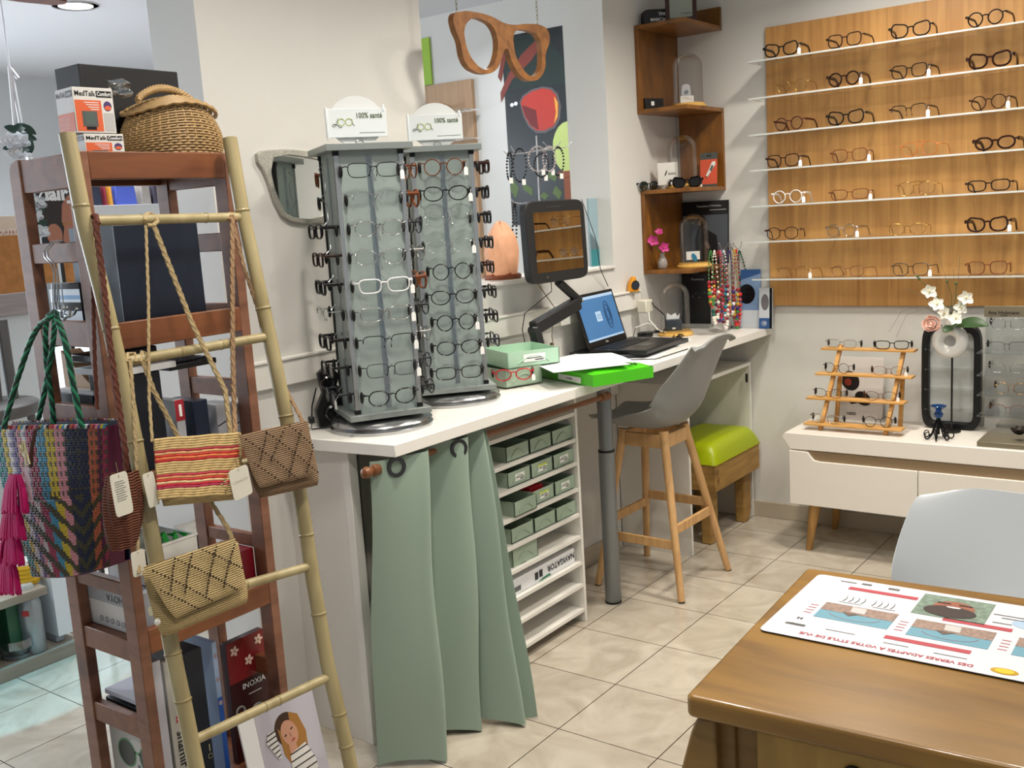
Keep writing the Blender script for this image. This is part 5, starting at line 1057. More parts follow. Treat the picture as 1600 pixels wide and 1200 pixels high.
# bottom compartment: catalogues and boxes standing in a row
zb_ = SHZ[4] + .001
items = [((229, 1040), (262, 1130), -.02, .03, 'catalogue', 'thin pale grey folder standing at the left of the bottom compartment', 'paper_grey', 'b5b5bf', None),
         ((255, 1037), (298, 1130), -.022, .03, 'shamir_box', 'light grey slim box lettered shamir in the bottom compartment of the rack', 'grey_carton', 'a9a79f', 'shamir'),
         ((288, 1022), (328, 1130), -.03, .17, 'black_case', 'tall black box with a small round emblem in the bottom compartment of the rack', 'black_board', '0c0d10', 'emblem'),
         ((330, 1005), (352, 1130), -.06, .16, 'brochure', 'white and blue brochure with pink circles behind the tall black box', 'pale_blue', 'a9bfe0', 'circles'),
         ((352, 1008), (424, 1112), -.09, .02, 'poster_board', 'dark red poster board lettered INOXIA with white flowers and silver rings', 'maroon', '35090d', 'inoxia')]
for pa, pb, X, dp, nm, lb, mn, mc, art in items:
    a = PX(*pa, X); b = PX(*pb, X); H_ = a.z - zb_; W_ = b.y - a.y; yc = a.y
    t = thing({'shamir_box': 'slim_box', 'black_case': 'tall_box'}.get(nm, nm), lb, 'box' if 'box' in nm or 'case' in nm else ('poster' if 'poster' in nm else 'brochure'), (X, yc, zb_))
    fm = frame((X, yc, zb_), (0, 1, 0), (0, 0, 1)); MB().box((0, 0, -dp), (W_, H_, 0), fm).build('board', mat(mn, mc, .4), t, bevel=.001); q = MB()
    if art == 'shamir':
        f2 = fm @ Matrix.Translation((W_ * .45, H_ * .42, .0006)) @ Matrix.Rotation(-math.pi / 2, 4, 'Z'); q.use(mat('print_black')).text('shamir', .034, f2, .0006).use(mat('print_crimson', 'b01838', .4))
        for k in range(4): q.ell(W_ * (.35 + .2 * (k % 2)), H_ * .63 - .009 * (k // 2) - (k % 2) * .004, .0035, .0035, .0008, fm)
    elif art == 'emblem':
        q.use(mat('print_gold', 'a8a37a', .4)).tube([fm @ V(W_ * .8 + .006 * math.cos(i_ / 2), .1 + .006 * math.sin(i_ / 2), .0006) for i_ in range(13)], .0005, 4).rect(W_ * .78, .112, W_ * .84, .13, .0006, fm)
    elif art == 'circles':
        q.use(mat('print_blue', '2656a8', .4)).rect(0, 0, W_, H_ * .6, .0006, fm).use(mat('print_rosegrey', 'a99aa5', .5))
        for k in range(3): q.ell(W_ * .5, H_ * (.9 - .17 * k), W_ * .38, W_ * .45, .001, fm)
    elif art == 'inoxia':
        q.use(mat('print_reddish', '7c1d1f', .35)).rect(0, H_ * .66, W_, H_, .0006, fm).use(mat('print_cream', 'e6c9b8', .5))
        for cx_, cy_ in ((.55, .8), (.85, .93), (.2, .92)):
            for k in range(5): q.ell(W_ * cx_ + .008 * math.cos(k * 1.257), H_ * cy_ + .008 * math.sin(k * 1.257), .006, .004, .001 + .0002 * k, fm, rot=k * 1.257)
        q.use(mat('print_white')).text('INOXIA', .021, fm @ Matrix.Translation((W_ * .62, H_ * .6, .001)), .0001).rect(W_ * .45, H_ * .52, W_ * .8, H_ * .525, .001, fm)
        q.use(mat('print_silver'))
        for cx_, cy_, r_ in ((.65, .36, .02), (.2, .42, .014)):
            for rr_ in (1, .8): q.tube([fm @ V(W_ * cx_ + r_ * rr_ * math.cos(i_ / 3), H_ * cy_ + r_ * .9 * rr_ * math.sin(i_ / 3), .0008) for i_ in range(20)], .0012, 4)
    if q.v: q.build('print', None, t, smooth=0)
# books lying at the near end of the bottom compartment, seen through the end frame
yb = RY0 + .033
for k, (z0_, th, c_, lb) in enumerate(((PY(170, 1078, yb).z, .012, 'c9c9d3', 'pale catalogue lying on the pile seen through the near end frame, top one'), (PY(170, 1090, yb).z, .01, '101014', 'thin black book in the pile seen through the near end frame'), (PY(170, 1103, yb).z, .011, 'd9d9dc', 'white catalogue lying under the thin black book in the near end pile'))):
    tag(MB().box((-.225, yb, 0), (-.05, yb + .13, th), TR(0, 0, z0_ - th)).build('book', mat('book_%d' % k, c_, .5), bevel=.001), lb, 'book')
tag(MB().box((-.225, yb, SHZ[4] + .12), (-.05, yb + .12, PY(170, 1103, yb).z - .0125)).build('magazine_box', mat('dark_photo', '26262a', .4), bevel=.001), 'black and white photo box under the white catalogue at the near end of the rack', 'box')
t = thing('advert_card', 'black and white card of a face with green sunglasses, low in the rack end', 'poster', (-.14, yb, .02))
fm = frame((-.225, yb - .001, .02), (1, 0, 0), (0, 0, 1)); H_ = PY(165, 1128, yb).z - .02; W_ = .178
MB().rect(0, 0, W_, H_, 0, fm, .003).build('board', mat('advert_pale', 'b5b3b0', .35), t)
cy_ = H_ - .055; q = MB().use(mat('advert_face', 'c9c7c4', .4)).ell(W_ * .62, cy_ - .03, .055, .075, .0006, fm)
q.use(mat('frame_green', '5f9a68', .3)); q.ell(W_ * .37, cy_, .037, .036, .001, fm).ell(W_ * .85, cy_, .037, .036, .001, fm).rect(W_ * .5, cy_ + .005, W_ * .72, cy_ + .012, .001, fm)
q.use(mat('advert_lens', '3d4340', .3)).ell(W_ * .37, cy_, .033, .032, .0014, fm).ell(W_ * .85, cy_, .033, .032, .0014, fm)
q.use(mat('advert_grey')).prism([(W_ * .58, cy_ - .04), (W_ * .66, cy_ - .04), (W_ * .64, cy_ - .02), (W_ * .6, cy_ - .02)], .0006, .0012, fm).use(mat('frame_green')).ell(W_ * .62, cy_ - .065, .017, .007, .0012, fm)
q.build('print', None, t, smooth=0)

# ------------------------------------------------------------------ bamboo ladder
BB = wood('bamboo', '8f8058', 'aea078', (20, 20, 3), .38); BN = mat('bamboo_node', '7c6a3c', .5); BE = mat('bamboo_pale', 'd3c8a0', .45)
LP, LN = V(.035, 0, 1.72), V(1, 0, .17).normalized()
def LD(x, y, off=0): return PN(x, y, LP + LN * off, LN)
t = thing('bamboo_ladder', 'bamboo ladder leaning on the rack, with bags hanging from its rungs', 'ladder', V(.3, -1.45, 0))
def bamboo(pts, r, name, nodes):
    q = MB(); q.tube(pts, r, 14)
    for a in nodes:
        k = a * (len(pts) - 1); i = min(int(k), len(pts) - 2); p = pts[i].lerp(pts[i + 1], k - i); d = (pts[i + 1] - pts[i]).normalized(); q.cyl(p - d * .003, p + d * .003, r * 1.12, n=14)
    q.use(None); o = q.build(name, None, t, smooth=50); return o
def bamboo2(pts, r, name, nodes):
    q = MB().use(BB).tube(pts, r, 14)
    for a in nodes:
        k = a * (len(pts) - 1); i = min(int(k), len(pts) - 2); p = pts[i].lerp(pts[i + 1], k - i); d = (pts[i + 1] - pts[i]).normalized(); q.use(BB).cyl(p - d * .004, p, r, r * 1.1).cyl(p, p + d * .004, r * 1.1, r).use(BN).cyl(p - d * .0008, p + d * .0008, r * 1.115)
    q.use(BE).cyl(pts[0] - (pts[1] - pts[0]).normalized() * .0006, pts[0], r * .9); return q.build(name, None, t, smooth=50)
lp = [LD(105, 209), LD(132, 350), LD(158, 450), LD(193, 600), LD(222, 750), LD(248, 900), LD(268, 1010), LD(287, 1100), LD(306, 1196)]
d = (lp[-1] - lp[-3]).normalized(); lp.append(lp[-1] + d * (-(lp[-1].z - .004) / d.z))
rp = [LD(359, 216), LD(378, 330), LD(402, 440), LD(425, 545), LD(447, 650), LD(472, 790), LD(489, 905), LD(512, 1040), LD(530, 1115), LD(548, 1198)]
d = (rp[-1] - rp[-3]).normalized(); rp.append(rp[-1] + d * (-(rp[-1].z - .004) / d.z))
bamboo2(lp, .0165, 'pole', [.09, .27, .4, .55, .68, .77, .9]); bamboo2(rp, .0165, 'pole', [.1, .24, .4, .54, .64, .8, .86])
RG = [((140, 345), (382, 339)), ((190, 566), (412, 527)), ((215, 770), (458, 703)), ((236, 955), (480, 886)), ((292, 1162), (511, 1059))]
for i, (a, b) in enumerate(RG): a_, b_ = LD(*a), LD(*b); bamboo2([a_, a_.lerp(b_, .5), b_], .0105, 'rung', [.3 + .08 * i, .72 - .05 * i])

# ------------------------------------------------------------------ crochet bags
JU = crochet('jute', '9a8356', 'c2aa78', 230); JUB = crochet('jute_brown', '6f563c', '94775a', 230); JUL = mat('jute_rope', 'b09a72', .85, bump=1, bscale=300, var=.3, vscale=150); JUR = mat('jute_rope_brown', '97795a', .85, bump=1, bscale=300, var=.3, vscale=150)
def strap(q, pts, r, flat=.4, braid=True):
    P = [];
    for a, b in zip(pts, pts[1:]):
        n = max(2, int((b - a).length / .012)); P += [a.lerp(b, i / n) for i in range(n)]
    P.append(pts[-1])
    if not braid: return q.tube(P, r, 8, flat=flat, up=(1, 0, 0))
    q.tube(P, r * .9, 8, flat=.5, up=(1, 0, 0))
    D = []
    for s_ in (0, 2.1, 4.2): q.tube([p + V(.3 * r * math.cos(i * 1.3 + s_), r * .75 * math.sin(i * 1.3 + s_), 0) for i, p in enumerate(P)], r * .55, 5)
    return q
def bagbody(t, c, off, thick, m, name, taper=.0, round_=.18):      # c = four pixel corners (tl, tr, br, bl) on the ladder plane
    P = [LD(x, y, off) for x, y in c]; n = LN
    def f(u, v, s_):
        e = (1 - (2 * u - 1) ** 6) ** .5 * (1 - abs(2 * v - 1) ** 7) ** .5; r_ = round_ * max(0, v - .75) / .25
        uu_ = .5 + (u - .5) * (1 - r_ * .35 * v * v) ; p = P[0].lerp(P[1], uu_).lerp(P[3].lerp(P[2], uu_), v); bulge = thick * e * (.55 + .45 * v)
        return p + n * (s_ * bulge * .5 + thick * .25)
    q = MB(); N1, N2 = 26, 22
    A = [[f(i / N1, j / N2, 1) for j in range(N2 + 1)] for i in range(N1 + 1)]; B = [[f(i / N1, j / N2, -1) for j in range(N2 + 1)] for i in range(N1 + 1)]
    W = N2 + 1; K = (N1 + 1) * W; vs = [p for r in A for p in r] + [p for r in B for p in r]
    fs = [(i * W + j, (i) * W + j + 1, (i + 1) * W + j + 1, (i + 1) * W + j) for i in range(N1) for j in range(N2)]; fs += [tuple(K + k for k in reversed(x)) for x in fs]
    q.add([tuple(p) for p in vs], fs); return q.build(name, m, t, smooth=75), P
def holes(t, P, off, lines, m, name='openwork'):
    q = MB().use(m)
    for (a, b, n_) in lines:
        for i in range(n_):
            k = i / (n_ - 1); u = a[0] + (b[0] - a[0]) * k; v = a[1] + (b[1] - a[1]) * k
            p = P[0].lerp(P[1], u).lerp(P[3].lerp(P[2], u), v) + LN * off; q.ball(p, .0022, 6, 4)
    q.build(name, None, t)
def hangtag(name_parent, px_, m=None, off=.05, w_=.04, h=.058, tilt=0, label=None, lines=0):
    p = LD(*px_, off); q = MB().use(mat('tag_card', 'd9d4c4', .5)); fm = Matrix.Translation(p) @ frame((0, 0, 0), (0, 1, 0), (0, 0, 1)) @ Matrix.Rotation(tilt, 4, 'Z')
    q.prism(superloop(w_ / 2, h / 2, 9, 32), -.0008, .0008, fm).use(mat('string', '6a5f4a', .8)).tube([fm @ V(0, h * .4, .001), fm @ V(.002, h * .75, -.004)], .0008, 4)
    if lines:
        q.use(mat('print_grey'))
        for k in range(lines): q.rect(-w_ * .3, h * (.3 - k * .055), w_ * (.2 + .1 * (k % 2)), h * (.31 - k * .055), .0013, fm)
    elif label: q.use(mat('tag_print', 'a9a392', .5)).text(label, .008, fm @ Matrix.Translation((0, .004, .001)), 0)
    q.build('hang_tag', None, name_parent)
HOLE = mat('openwork_dark', '2b1c10', .9)
# striped bag
st = crochet('jute_striped', '8f7444', 'd0b57d', 170)
t = thing('shoulder_bag', 'straw crochet bag with red and pink stripes hanging from the top rung', 'bag', LD(300, 790, .03))
bo, P = bagbody(t, [(238, 686), (372, 676), (374, 780), (246, 792)], .03, .045, JU, 'bag_body')
P2 = [LD(x, y, .055) for x, y in ((240, 686), (372, 676), (373, 772), (247, 780))]
def band(v0, v1, col, u1=1): 
    return (v0, v1, col, u1)
q = MB()
nrow = 25
cols_ = {5: 'a8343c', 6: 'd0a070', 7: 'c2382c', 8: 'd87848', 9: 'b3202a', 15: 'b83848', 16: 'd09060', 17: 'c23a30', 18: 'dcc090', 19: 'c02838', 20: 'a83050'}
for r in range(nrow):
    v = (r + .5) / nrow; c_ = cols_.get(r); q.use(mat('yarn_' + c_, c_, .85, bump=.8, bscale=500) if c_ else mat('yarn_straw', 'c3a873', .85, bump=.8, bscale=500, var=.2, vscale=90))
    q.tube([P2[0].lerp(P2[1], u / 20).lerp(P2[3].lerp(P2[2], u / 20), v + .006 * math.sin(u * .7 + 2)) + LN * (.006 * math.sin(math.pi * u / 20) + .0012 * math.sin(u * 2.3 + r)) for u in range(21)], .0031, 6)
q.build('flap', None, t, smooth=60)
top = LD(234, 338, .0); q = MB()
strap(q, [LD(228, 352, .014), LD(232, 470, .016), LD(233, 620, .016), LD(238, 690, .03)], .0032)
strap(q, [LD(240, 352, .014), LD(300, 505, .018), LD(352, 610, .03), LD(362, 690, .035)], .0055)
q.tube([LD(226, 345, .013), LD(228, 336, .0), LD(234, 334, -.01), LD(242, 337, .002), LD(246, 346, .013), LD(240, 352, .016), LD(230, 352, .016)], .0045, 6)
q.build('strap', JUL, t, smooth=60)
hangtag(t, (236, 765), off=.05, w_=.025, h=.07, tilt=.1)
hangtag(t, (376, 754), off=.075, w_=.05, h=.066, tilt=.12, label='CANALIVA')
# brown bag
t = thing('shoulder_bag', 'brown crochet bag with an openwork diamond flap hanging at the right pole', 'bag', LD(440, 770, .03))
bo, P = bagbody(t, [(372, 684), (476, 660), (494, 758), (398, 780)], .03, .045, JUB, 'bag_body')
fo, Pf = bagbody(t, [(371, 680), (478, 657), (494, 742), (402, 763)], .068, .01, JUB, 'flap')
dl = [((.05, .1), (.62, .98), 18), ((.35, .05), (.98, .95), 18), ((.7, .03), (.98, .45), 9), ((.05, .55), (.35, .98), 9), ((.62, .05), (.3, .55), 9), ((.85, .15), (.5, .9), 14), ((.35, .08), (.15, .5), 8), ((.98, .5), (.8, .9), 8)]
holes(t, Pf, .0105, dl, HOLE); q = MB()
strap(q, [LD(363, 336, .013), LD(363, 430, .016), LD(364, 560, .017), LD(366, 640, .02), LD(368, 690, .04)], .0055)
strap(q, [LD(365, 352, .012), LD(382, 420, .014), LD(412, 510, -.02), LD(445, 605, .0), LD(475, 662, .035)], .0045)
q.tube([LD(358, 344, .012), LD(359, 334, 0), LD(366, 334, 0), LD(368, 345, .012)], .005, 6)
q.build('strap', JUR, t, smooth=60)
# beige bag
t = thing('shoulder_bag', 'beige crochet bag with an openwork diamond flap, the lowest one on the ladder', 'bag', LD(300, 990, .03))
bo, P = bagbody(t, [(216, 893), (366, 846), (384, 940), (244, 998)], .028, .05, JU, 'bag_body')
fo, Pf = bagbody(t, [(222, 886), (366, 840), (382, 918), (270, 968)], .07, .01, JU, 'flap')
dl = [((.05, .1), (.5, .95), 18), ((.3, .02), (.85, .95), 22), ((.6, .02), (.98, .6), 14), ((.3, .02), (.12, .5), 10), ((.48, .03), (.25, .62), 12), ((.75, .05), (.45, .85), 16), ((.95, .12), (.7, .8), 14), ((.02, .45), (.3, .98), 12)]
holes(t, Pf, .0105, dl, HOLE)
p = LD(246, 972, .062); MB().lathe([(.001, .004), (.005, .003), (.007, 0), (.001, 0)], Matrix.Translation(p) @ LN.to_track_quat('Z', 'Y').to_matrix().to_4x4(), 16).build('button', mat('pearl_button', 'd8d5cc', .2, .3), t)
q = MB(); strap(q, [LD(203, 560, .014), LD(208, 620, .016), LD(214, 740, .018), LD(214, 830, .018), LD(218, 895, .03)], .0038)
strap(q, [LD(224, 566, .012), LD(240, 610, .008), LD(282, 690, .0), LD(330, 785, .01), LD(356, 825, .025), LD(366, 850, .04)], .005)
q.tube([LD(198, 566, .012), LD(199, 553, 0), LD(210, 552, 0), LD(212, 566, .012)], .004, 6).tube([LD(219, 566, .012), LD(222, 550, 0), LD(231, 552, 0), LD(229, 566, .012)], .0045, 6)
q.build('strap', JUL, t, smooth=60); hangtag(t, (217, 880), off=.03, w_=.03, h=.05)
# brown knitted pouch with the long brown strap
RB = mat('russet_cord', '5c2c1c', .7, bump=1, bscale=350, var=.4, vscale=200)
t = thing('drawstring_pouch', 'russet brown knitted pouch with a white care tag hanging at the left pole', 'bag', LD(190, 858, .02))
q = MB(); pc_ = LD(188, 800, .0)
def pou(u, v):
    a = u * 2 * math.pi; r = .024 + .012 * math.sin(math.pi * min(1, v * .9 + .1)) + .0025 * math.sin(a * 9 + 6 * v)
    c_ = LD(191 + 2 * v, 738 + 118 * v, .0); return c_ + V(.3 * r * math.sin(a), r * math.cos(a) * 1.05, 0) + LN * (.7 * r * math.sin(a))
q.grid(pou, 60, 26); q.build('pouch_body', crochet('russet_knit', '3a1a10', '7d4226', 190), t, smooth=70)
q = MB(); strap(q, [LD(149, 345, .03), LD(160, 430, .03), LD(172, 540, .03), LD(188, 650, .03), LD(196, 705, .03), LD(198, 735, .02)], .0062)
strap(q, [LD(146, 345, -.01), LD(145, 440, -.03), LD(148, 560, -.04), LD(152, 640, -.04)], .004)
q.tube([LD(144, 352, .0), LD(143, 338, .01), LD(150, 337, .025), LD(153, 350, .03)], .006, 6)
q.build('strap', RB, t, smooth=60); hangtag(t, (190, 772), off=.05, w_=.037, h=.084, tilt=.05, lines=9)

# ------------------------------------------------------------------ tote with green rope handles, tassel charm, hooks
t = thing('steel_hook', 'double chrome wire hook hung over the end rail of the rack', 'hook', PY(80, 380, RY0 - .01))
for dx in (0, 5):
    MB().tube([PY(98 + dx, 383, RY0 + .012), PY(92 + dx, 376, RY0 - .002), PY(80 + dx, 378, RY0 - .014), PY(69 + dx, 392, RY0 - .02), PY(70 + dx, 402, RY0 - .02), PY(80 + dx, 412, RY0 - .02), PY(84 + dx, 425, RY0 - .02), PY(85 + dx, 470, RY0 - .02), PY(88 + dx, 484, RY0 - .025), PY(96 + dx, 487, RY0 - .04), PY(100 + dx, 480, RY0 - .05)], .0018, 8).build('wire', CHR, t)
q = MB()
for k in range(4): q.tube([PY(81 + k * 5, 443, RY0 - .016), PY(83 + k * 6, 495, RY0 - .02)], .0012, 6)
q.tube([PY(102, 492, RY0 - .03), PY(108, 495, RY0 - .035), PY(116, 490, RY0 - .04), PY(120, 482, RY0 - .04)], .003, 6).tube([PY(84, 495, RY0 - .03), PY(100, 500, RY0 - .03), PY(108, 492, RY0 - .04), PY(110, 484, RY0 - .04)], .003, 6)
q.build('lower_hooks', CHR, t)
TY = RY0 - .05
t = thing('tote_bag', 'multicoloured woven plastic tote with green rope handles hanging on the rack end', 'bag', PY(100, 895, TY))
pc = [mat('weave_' + k, c_, .55) for k, c_ in (('olive', '3f3a22'), ('navy', '141b36'), ('pink', 'c4838b'), ('yellow', 'bfa62a'), ('sky', '3f86a0'), ('rose', '96304c'), ('coral', 'a8583a'), ('violet', '5a4a7c'), ('plum', '5b1a3c'), ('teal', '2b7a78'), ('white', 'c9c4c4'))]
OL, NVY, PNK, YEL, SKY, ROS, COR, VIO, PLU, TEA, WHI = range(11)
TLc, TRc, BRc, BLc = (-14, 668), (167, 666), (171, 884), (50, 900)
def tote_pt(u, v):
    # u 0..1 across the visible front, v 0 top .. 1 bottom
    px_ = (TLc[0] + (TRc[0] - TLc[0]) * u) * (1 - v) + (BLc[0] + (BRc[0] - BLc[0]) * u) * v
    if v < .5: px_ += (-8 * (1 - u)) * math.sin(v * math.pi) 
    py_ = (TLc[1] + (TRc[1] - TLc[1]) * u) * (1 - v) + (BLc[1] + (BRc[1] - BLc[1]) * u) * v + 8 * math.sin(math.pi * u) * v
    return PY(px_, py_, TY - .03 * math.sin(math.pi * min(1, max(0, u))) * (.6 + .4 * v) - .01)
colcol = [TEA, TEA, YEL, WHI, VIO, PNK, WHI, ROS, ROS, SKY, SKY, YEL, YEL, PNK, PNK, NVY, NVY, NVY, NVY, NVY, COR, COR, PLU, ROS]
q = MB(); NU, NV_ = 48, 60
for i in range(NU):
    for j in range(NV_):
        u0, u1, v0, v1 = i / NU, (i + 1) / NU, j / NV_, (j + 1) / NV_; c_ = i * 24 // NU; k = colcol[c_]; cc_ = abs(i - 34) 
        if v0 > .45:
            ph = (j + cc_ * .9) % 8
            if c_ in (15, 16, 17, 18, 19): k = OL if (j + cc_) % 7 < 2.5 else NVY
            else: k = colcol[c_] if ph < 4.4 else OL
        elif c_ in (15, 16, 17, 18, 19): k = NVY if (i + j) % 2 else OL if (j * i) % 5 == 0 else NVY
        elif (i // 1 + j // 2) % 2 == 0 and (i % 2): k = OL if k not in (TEA, WHI) else VIO
        up_ = .0022 if (i + j // 2) % 2 else 0
        a, b, c2_, d = tote_pt(u0, v0), tote_pt(u1, v0), tote_pt(u1, v1), tote_pt(u0, v1); m_ = (a + b + c2_ + d) / 4 + V(0, -.0022 - up_, 0)
        q.use(pc[k]).add([tuple(a), tuple(b), tuple(c2_), tuple(d), tuple(m_)], [(0, 4, 1), (1, 4, 2), (2, 4, 3), (3, 4, 0)])
q.build('woven_body', None, t, smooth=80)
bk = MB().grid(lambda u, v: tote_pt(u, v) + V(0, .05 + .02 * math.sin(math.pi * u), .0 ), 16, 12, .003); bk.build('back_wall', pc[NVY], t, smooth=60)
def side(uu_): return lambda u, v: tote_pt(uu_, v).lerp(tote_pt(uu_, v) + V(0, .035, 0), u)
MB().grid(side(1.0), 4, 12, .002).grid(side(0), 4, 12, .002).grid(lambda u, v: tote_pt(u, 1).lerp(tote_pt(u, 1) + V(0, .05 + .02 * math.sin(math.pi * u), 0), v), 16, 3, .002).build('gusset', pc[PLU], t, smooth=60)
q = MB()
for k in range(90):
    u = k / 90; p = tote_pt(u, 0); q.use(pc[[ROS, PNK, VIO, YEL, SKY, WHI, NVY, COR][(k // 2) % 8]]).tube([p + V(0, -.003, -.004), p + V(0, -.001, .003), p + V(0, .004, .003)], .0016, 5)
    if k % 2: p = p + V(0, .05 + .02 * math.sin(math.pi * u), 0); q.tube([p + V(0, -.004, .003), p + V(0, 0, .003), p + V(0, .002, -.004)], .0016, 5)
q.build('rim_binding', None, t)
GR1, GR2 = mat('rope_green', '2b8a62', .6), mat('rope_dark_green', '12382c', .6)
def rope(q, pts, r):
    P = []; N = 70
    for i in range(N + 1): P.append(Vector(poly([tuple(p) for p in pts], i / N)))
    q.use(GR2).tube(P, r * .85, 8)
    for s_ in range(4): q.use(GR1 if s_ % 2 == 0 else GR2).tube([p + V(r * .6 * math.cos(i * 1.05 + s_ * 1.571), r * .6 * math.sin(i * 1.05 + s_ * 1.571), 0) for i, p in enumerate(P)], r * .52, 6)
q = MB()
rope(q, [PY(6, 668, TY - .03), PY(22, 610, TY - .03), PY(45, 540, TY - .03), PY(62, 508, TY - .03), PY(78, 496, TY - .035), PY(85, 487, TY - .02), PY(90, 500, TY - .03), PY(103, 540, TY - .035), PY(116, 610, TY - .035), PY(128, 668, TY - .03)], .0062)
q.build('rope_handle', None, t, smooth=60); q = MB()
rope(q, [PY(60, 655, TY + .0), PY(72, 600, TY), PY(82, 540, TY), PY(85, 505, TY - .0), PY(83, 490, TY + .01), PY(75, 495, TY + .005), PY(71, 520, TY), PY(73, 570, TY), PY(80, 620, TY), PY(84, 668, TY)], .0058)
q.build('rope_handle', None, t, smooth=60)
t = thing('tassel_charm', 'hot pink tiered tassel charm with a wooden tag and heart, hanging on the tote', 'charm', PY(20, 930, TY - .08))
q = MB(); rr = random.Random(3)
for k, (y0, y1, xc) in enumerate(((742, 800, 24), (790, 842, 20), (832, 882, 17), (872, 928, 12))):
    for i in range(70):
        a = rr.uniform(0, 6.283); xx = xc + 26 * math.cos(a) * (.8 + .1 * k * 0); dy = .018 * math.sin(a); p0 = PY(xc + 8 * math.cos(a), y0, TY - .075 + dy * .4); p1 = PY(xx, y1 + rr.uniform(-4, 3), TY - .075 + dy)
        q.tube([p0, p0.lerp(p1, .45) + (p1 - p0).cross(V(0, 0, 1)) * 0 + V(.006 * math.cos(a), 0, .004), p1], .0024, 4)
q.build('tassel', mat('hot_pink', 'b8005e', .7), t, smooth=60)
MB().tube([PY(62, 668, TY - .05), PY(55, 672, TY - .06), PY(50, 700, TY - .065), PY(48, 730, TY - .068)], .004, 6).build('loop', mat('brown_leather', '3f1f16', .5), t)
hp = PY(38, 712, TY - .075); fm = frame(hp, (.95, .1, .25), (-.2, 0, 1))
MB().use(BE).tube([fm @ V(x, y, 0) for x, y in ((-.006, .024), (0, .01), (.008, .03), (.012, .02), (.004, -.004), (-.004, -.022), (.0, -.02), (.01, -.02), (.012, .03))], .0022, 6).tube([fm @ V(x, y, -.002) for x, y in ((-.012, .012), (-.006, .024), (0, .012), (.006, .024), (.01, .01), (0, -.01), (-.012, .012))], .0018, 5).build('wooden_heart', None, t)
MB().rect(0, 0, .014, .07, 0, frame(PY(45, 780, TY - .072), (1, .1, .05), (0, 0, 1)), .001).build('hang_tag', mat('tag_pinkish', 'd5bcc4', .5), t)

# ------------------------------------------------------------------ poster of a woman leaning on the rack
X_ = .09
c_ = [LD(372, 1140, 0)]
a = PX(371, 1142, .1); b = PX(490, 1062, .03)
t = thing('photo_poster', 'white poster of a fair haired woman in a striped top, leaning on the rack', 'poster', V(.1, -1.4, 0))
p0 = PX(371, 1138, .06); p1 = PX(494, 1066, .06); W_ = (p1.y - p0.y) + .02; H_ = p0.z - .005
fm = frame((.13, p0.y, .004), (-.0, 1, 0), (-.18, 0, 1)); H_ = (PX(371, 1138, .07).z + .012) * 1.01; W_ = PX(493, 1080, .08).y - p0.y
MB().box((0, 0, -.006), (W_, H_, 0), fm).build('board', mat('poster_white', 'dedede', .3), t, bevel=.001)
q = MB().use(mat('poster_lilac', 'b5b2bd', .35)).rect(W_ * .2, .0, W_, H_ - .004, .0008, fm)
cx_, cy_ = W_ * .58, H_ - .085
HR = mat('hair_blond', '9c6c33', .5); HD = mat('hair_dark', '3a2417', .5); SK = mat('skin_print', 'c08d74', .5); BK2 = mat('print_black'); 
q.use(HD).ell(cx_ - .002, cy_ + .006, .037, .044, .0012, fm, rot=.4).use(HR).prism([(cx_ + .01, cy_ + .045), (cx_ + .035, cy_ + .03), (cx_ + .05, cy_ - .02), (cx_ + .045, cy_ - .07), (cx_ + .02, cy_ - .085), (cx_ + .0, cy_ - .05)], .0008, .0016, fm)
q.prism([(cx_ - .03, cy_ + .02), (cx_ - .025, cy_ - .05), (cx_ - .005, cy_ - .09), (cx_ + .01, cy_ - .08), (cx_ - .005, cy_ - .02)], .0008, .0016, fm)
q.use(SK).ell(cx_ + .001, cy_ - .004, .023, .034, .002, fm, rot=.35).rect(cx_ - .008, cy_ - .055, cx_ + .014, cy_ - .02, .0018, fm)
q.use(BK2); 
for ex, ey in ((-.012, -.006), (.009, .004)): q.ell(cx_ + ex, cy_ + ey, .004, .002, .0024, fm, rot=.35)
q.use(mat('lip_print', 'a24a48', .5)).ell(cx_ + .008, cy_ - .024, .006, .003, .0024, fm, rot=.35).use(mat('nose_print', 'a87660', .5)).ell(cx_ + .003, cy_ - .01, .002, .007, .0024, fm, rot=.35)
st_w = mat('stripe_white', 'd5d2cf', .5)
def striped(pts, n_, z_):
    q.use(st_w).prism(pts, z_ - .0004, z_, fm)
    y0, y1 = min(p[1] for p in pts), max(p[1] for p in pts); q.use(BK2)
    for k in range(n_):
        y = y0 + (y1 - y0) * (k + .3) / n_; xs = []
        for (xa, ya), (xb, yb_) in zip(pts, pts[1:] + pts[:1]):
            if (ya - y) * (yb_ - y) < 0: xs.append(xa + (xb - xa) * (y - ya) / (yb_ - ya))
        if len(xs) >= 2: q.prism([(min(xs), y), (max(xs), y + .003), (max(xs), y + .006), (min(xs), y + .003)], z_, z_ + .0004, fm)
striped([(cx_ - .03, .0), (cx_ - .01, cy_ - .055), (cx_ + .04, cy_ - .045), (cx_ + .062, cy_ - .1), (cx_ + .065, 0)], 9 if cy_ < .2 else 14, .0022)
striped([(cx_ - .045, cy_ - .05), (cx_ - .07, cy_ - .0), (cx_ - .06, cy_ + .022), (cx_ - .04, cy_ + .02), (cx_ - .035, cy_ - .05)], 6, .0026)
q.build('print', None, t, smooth=0)
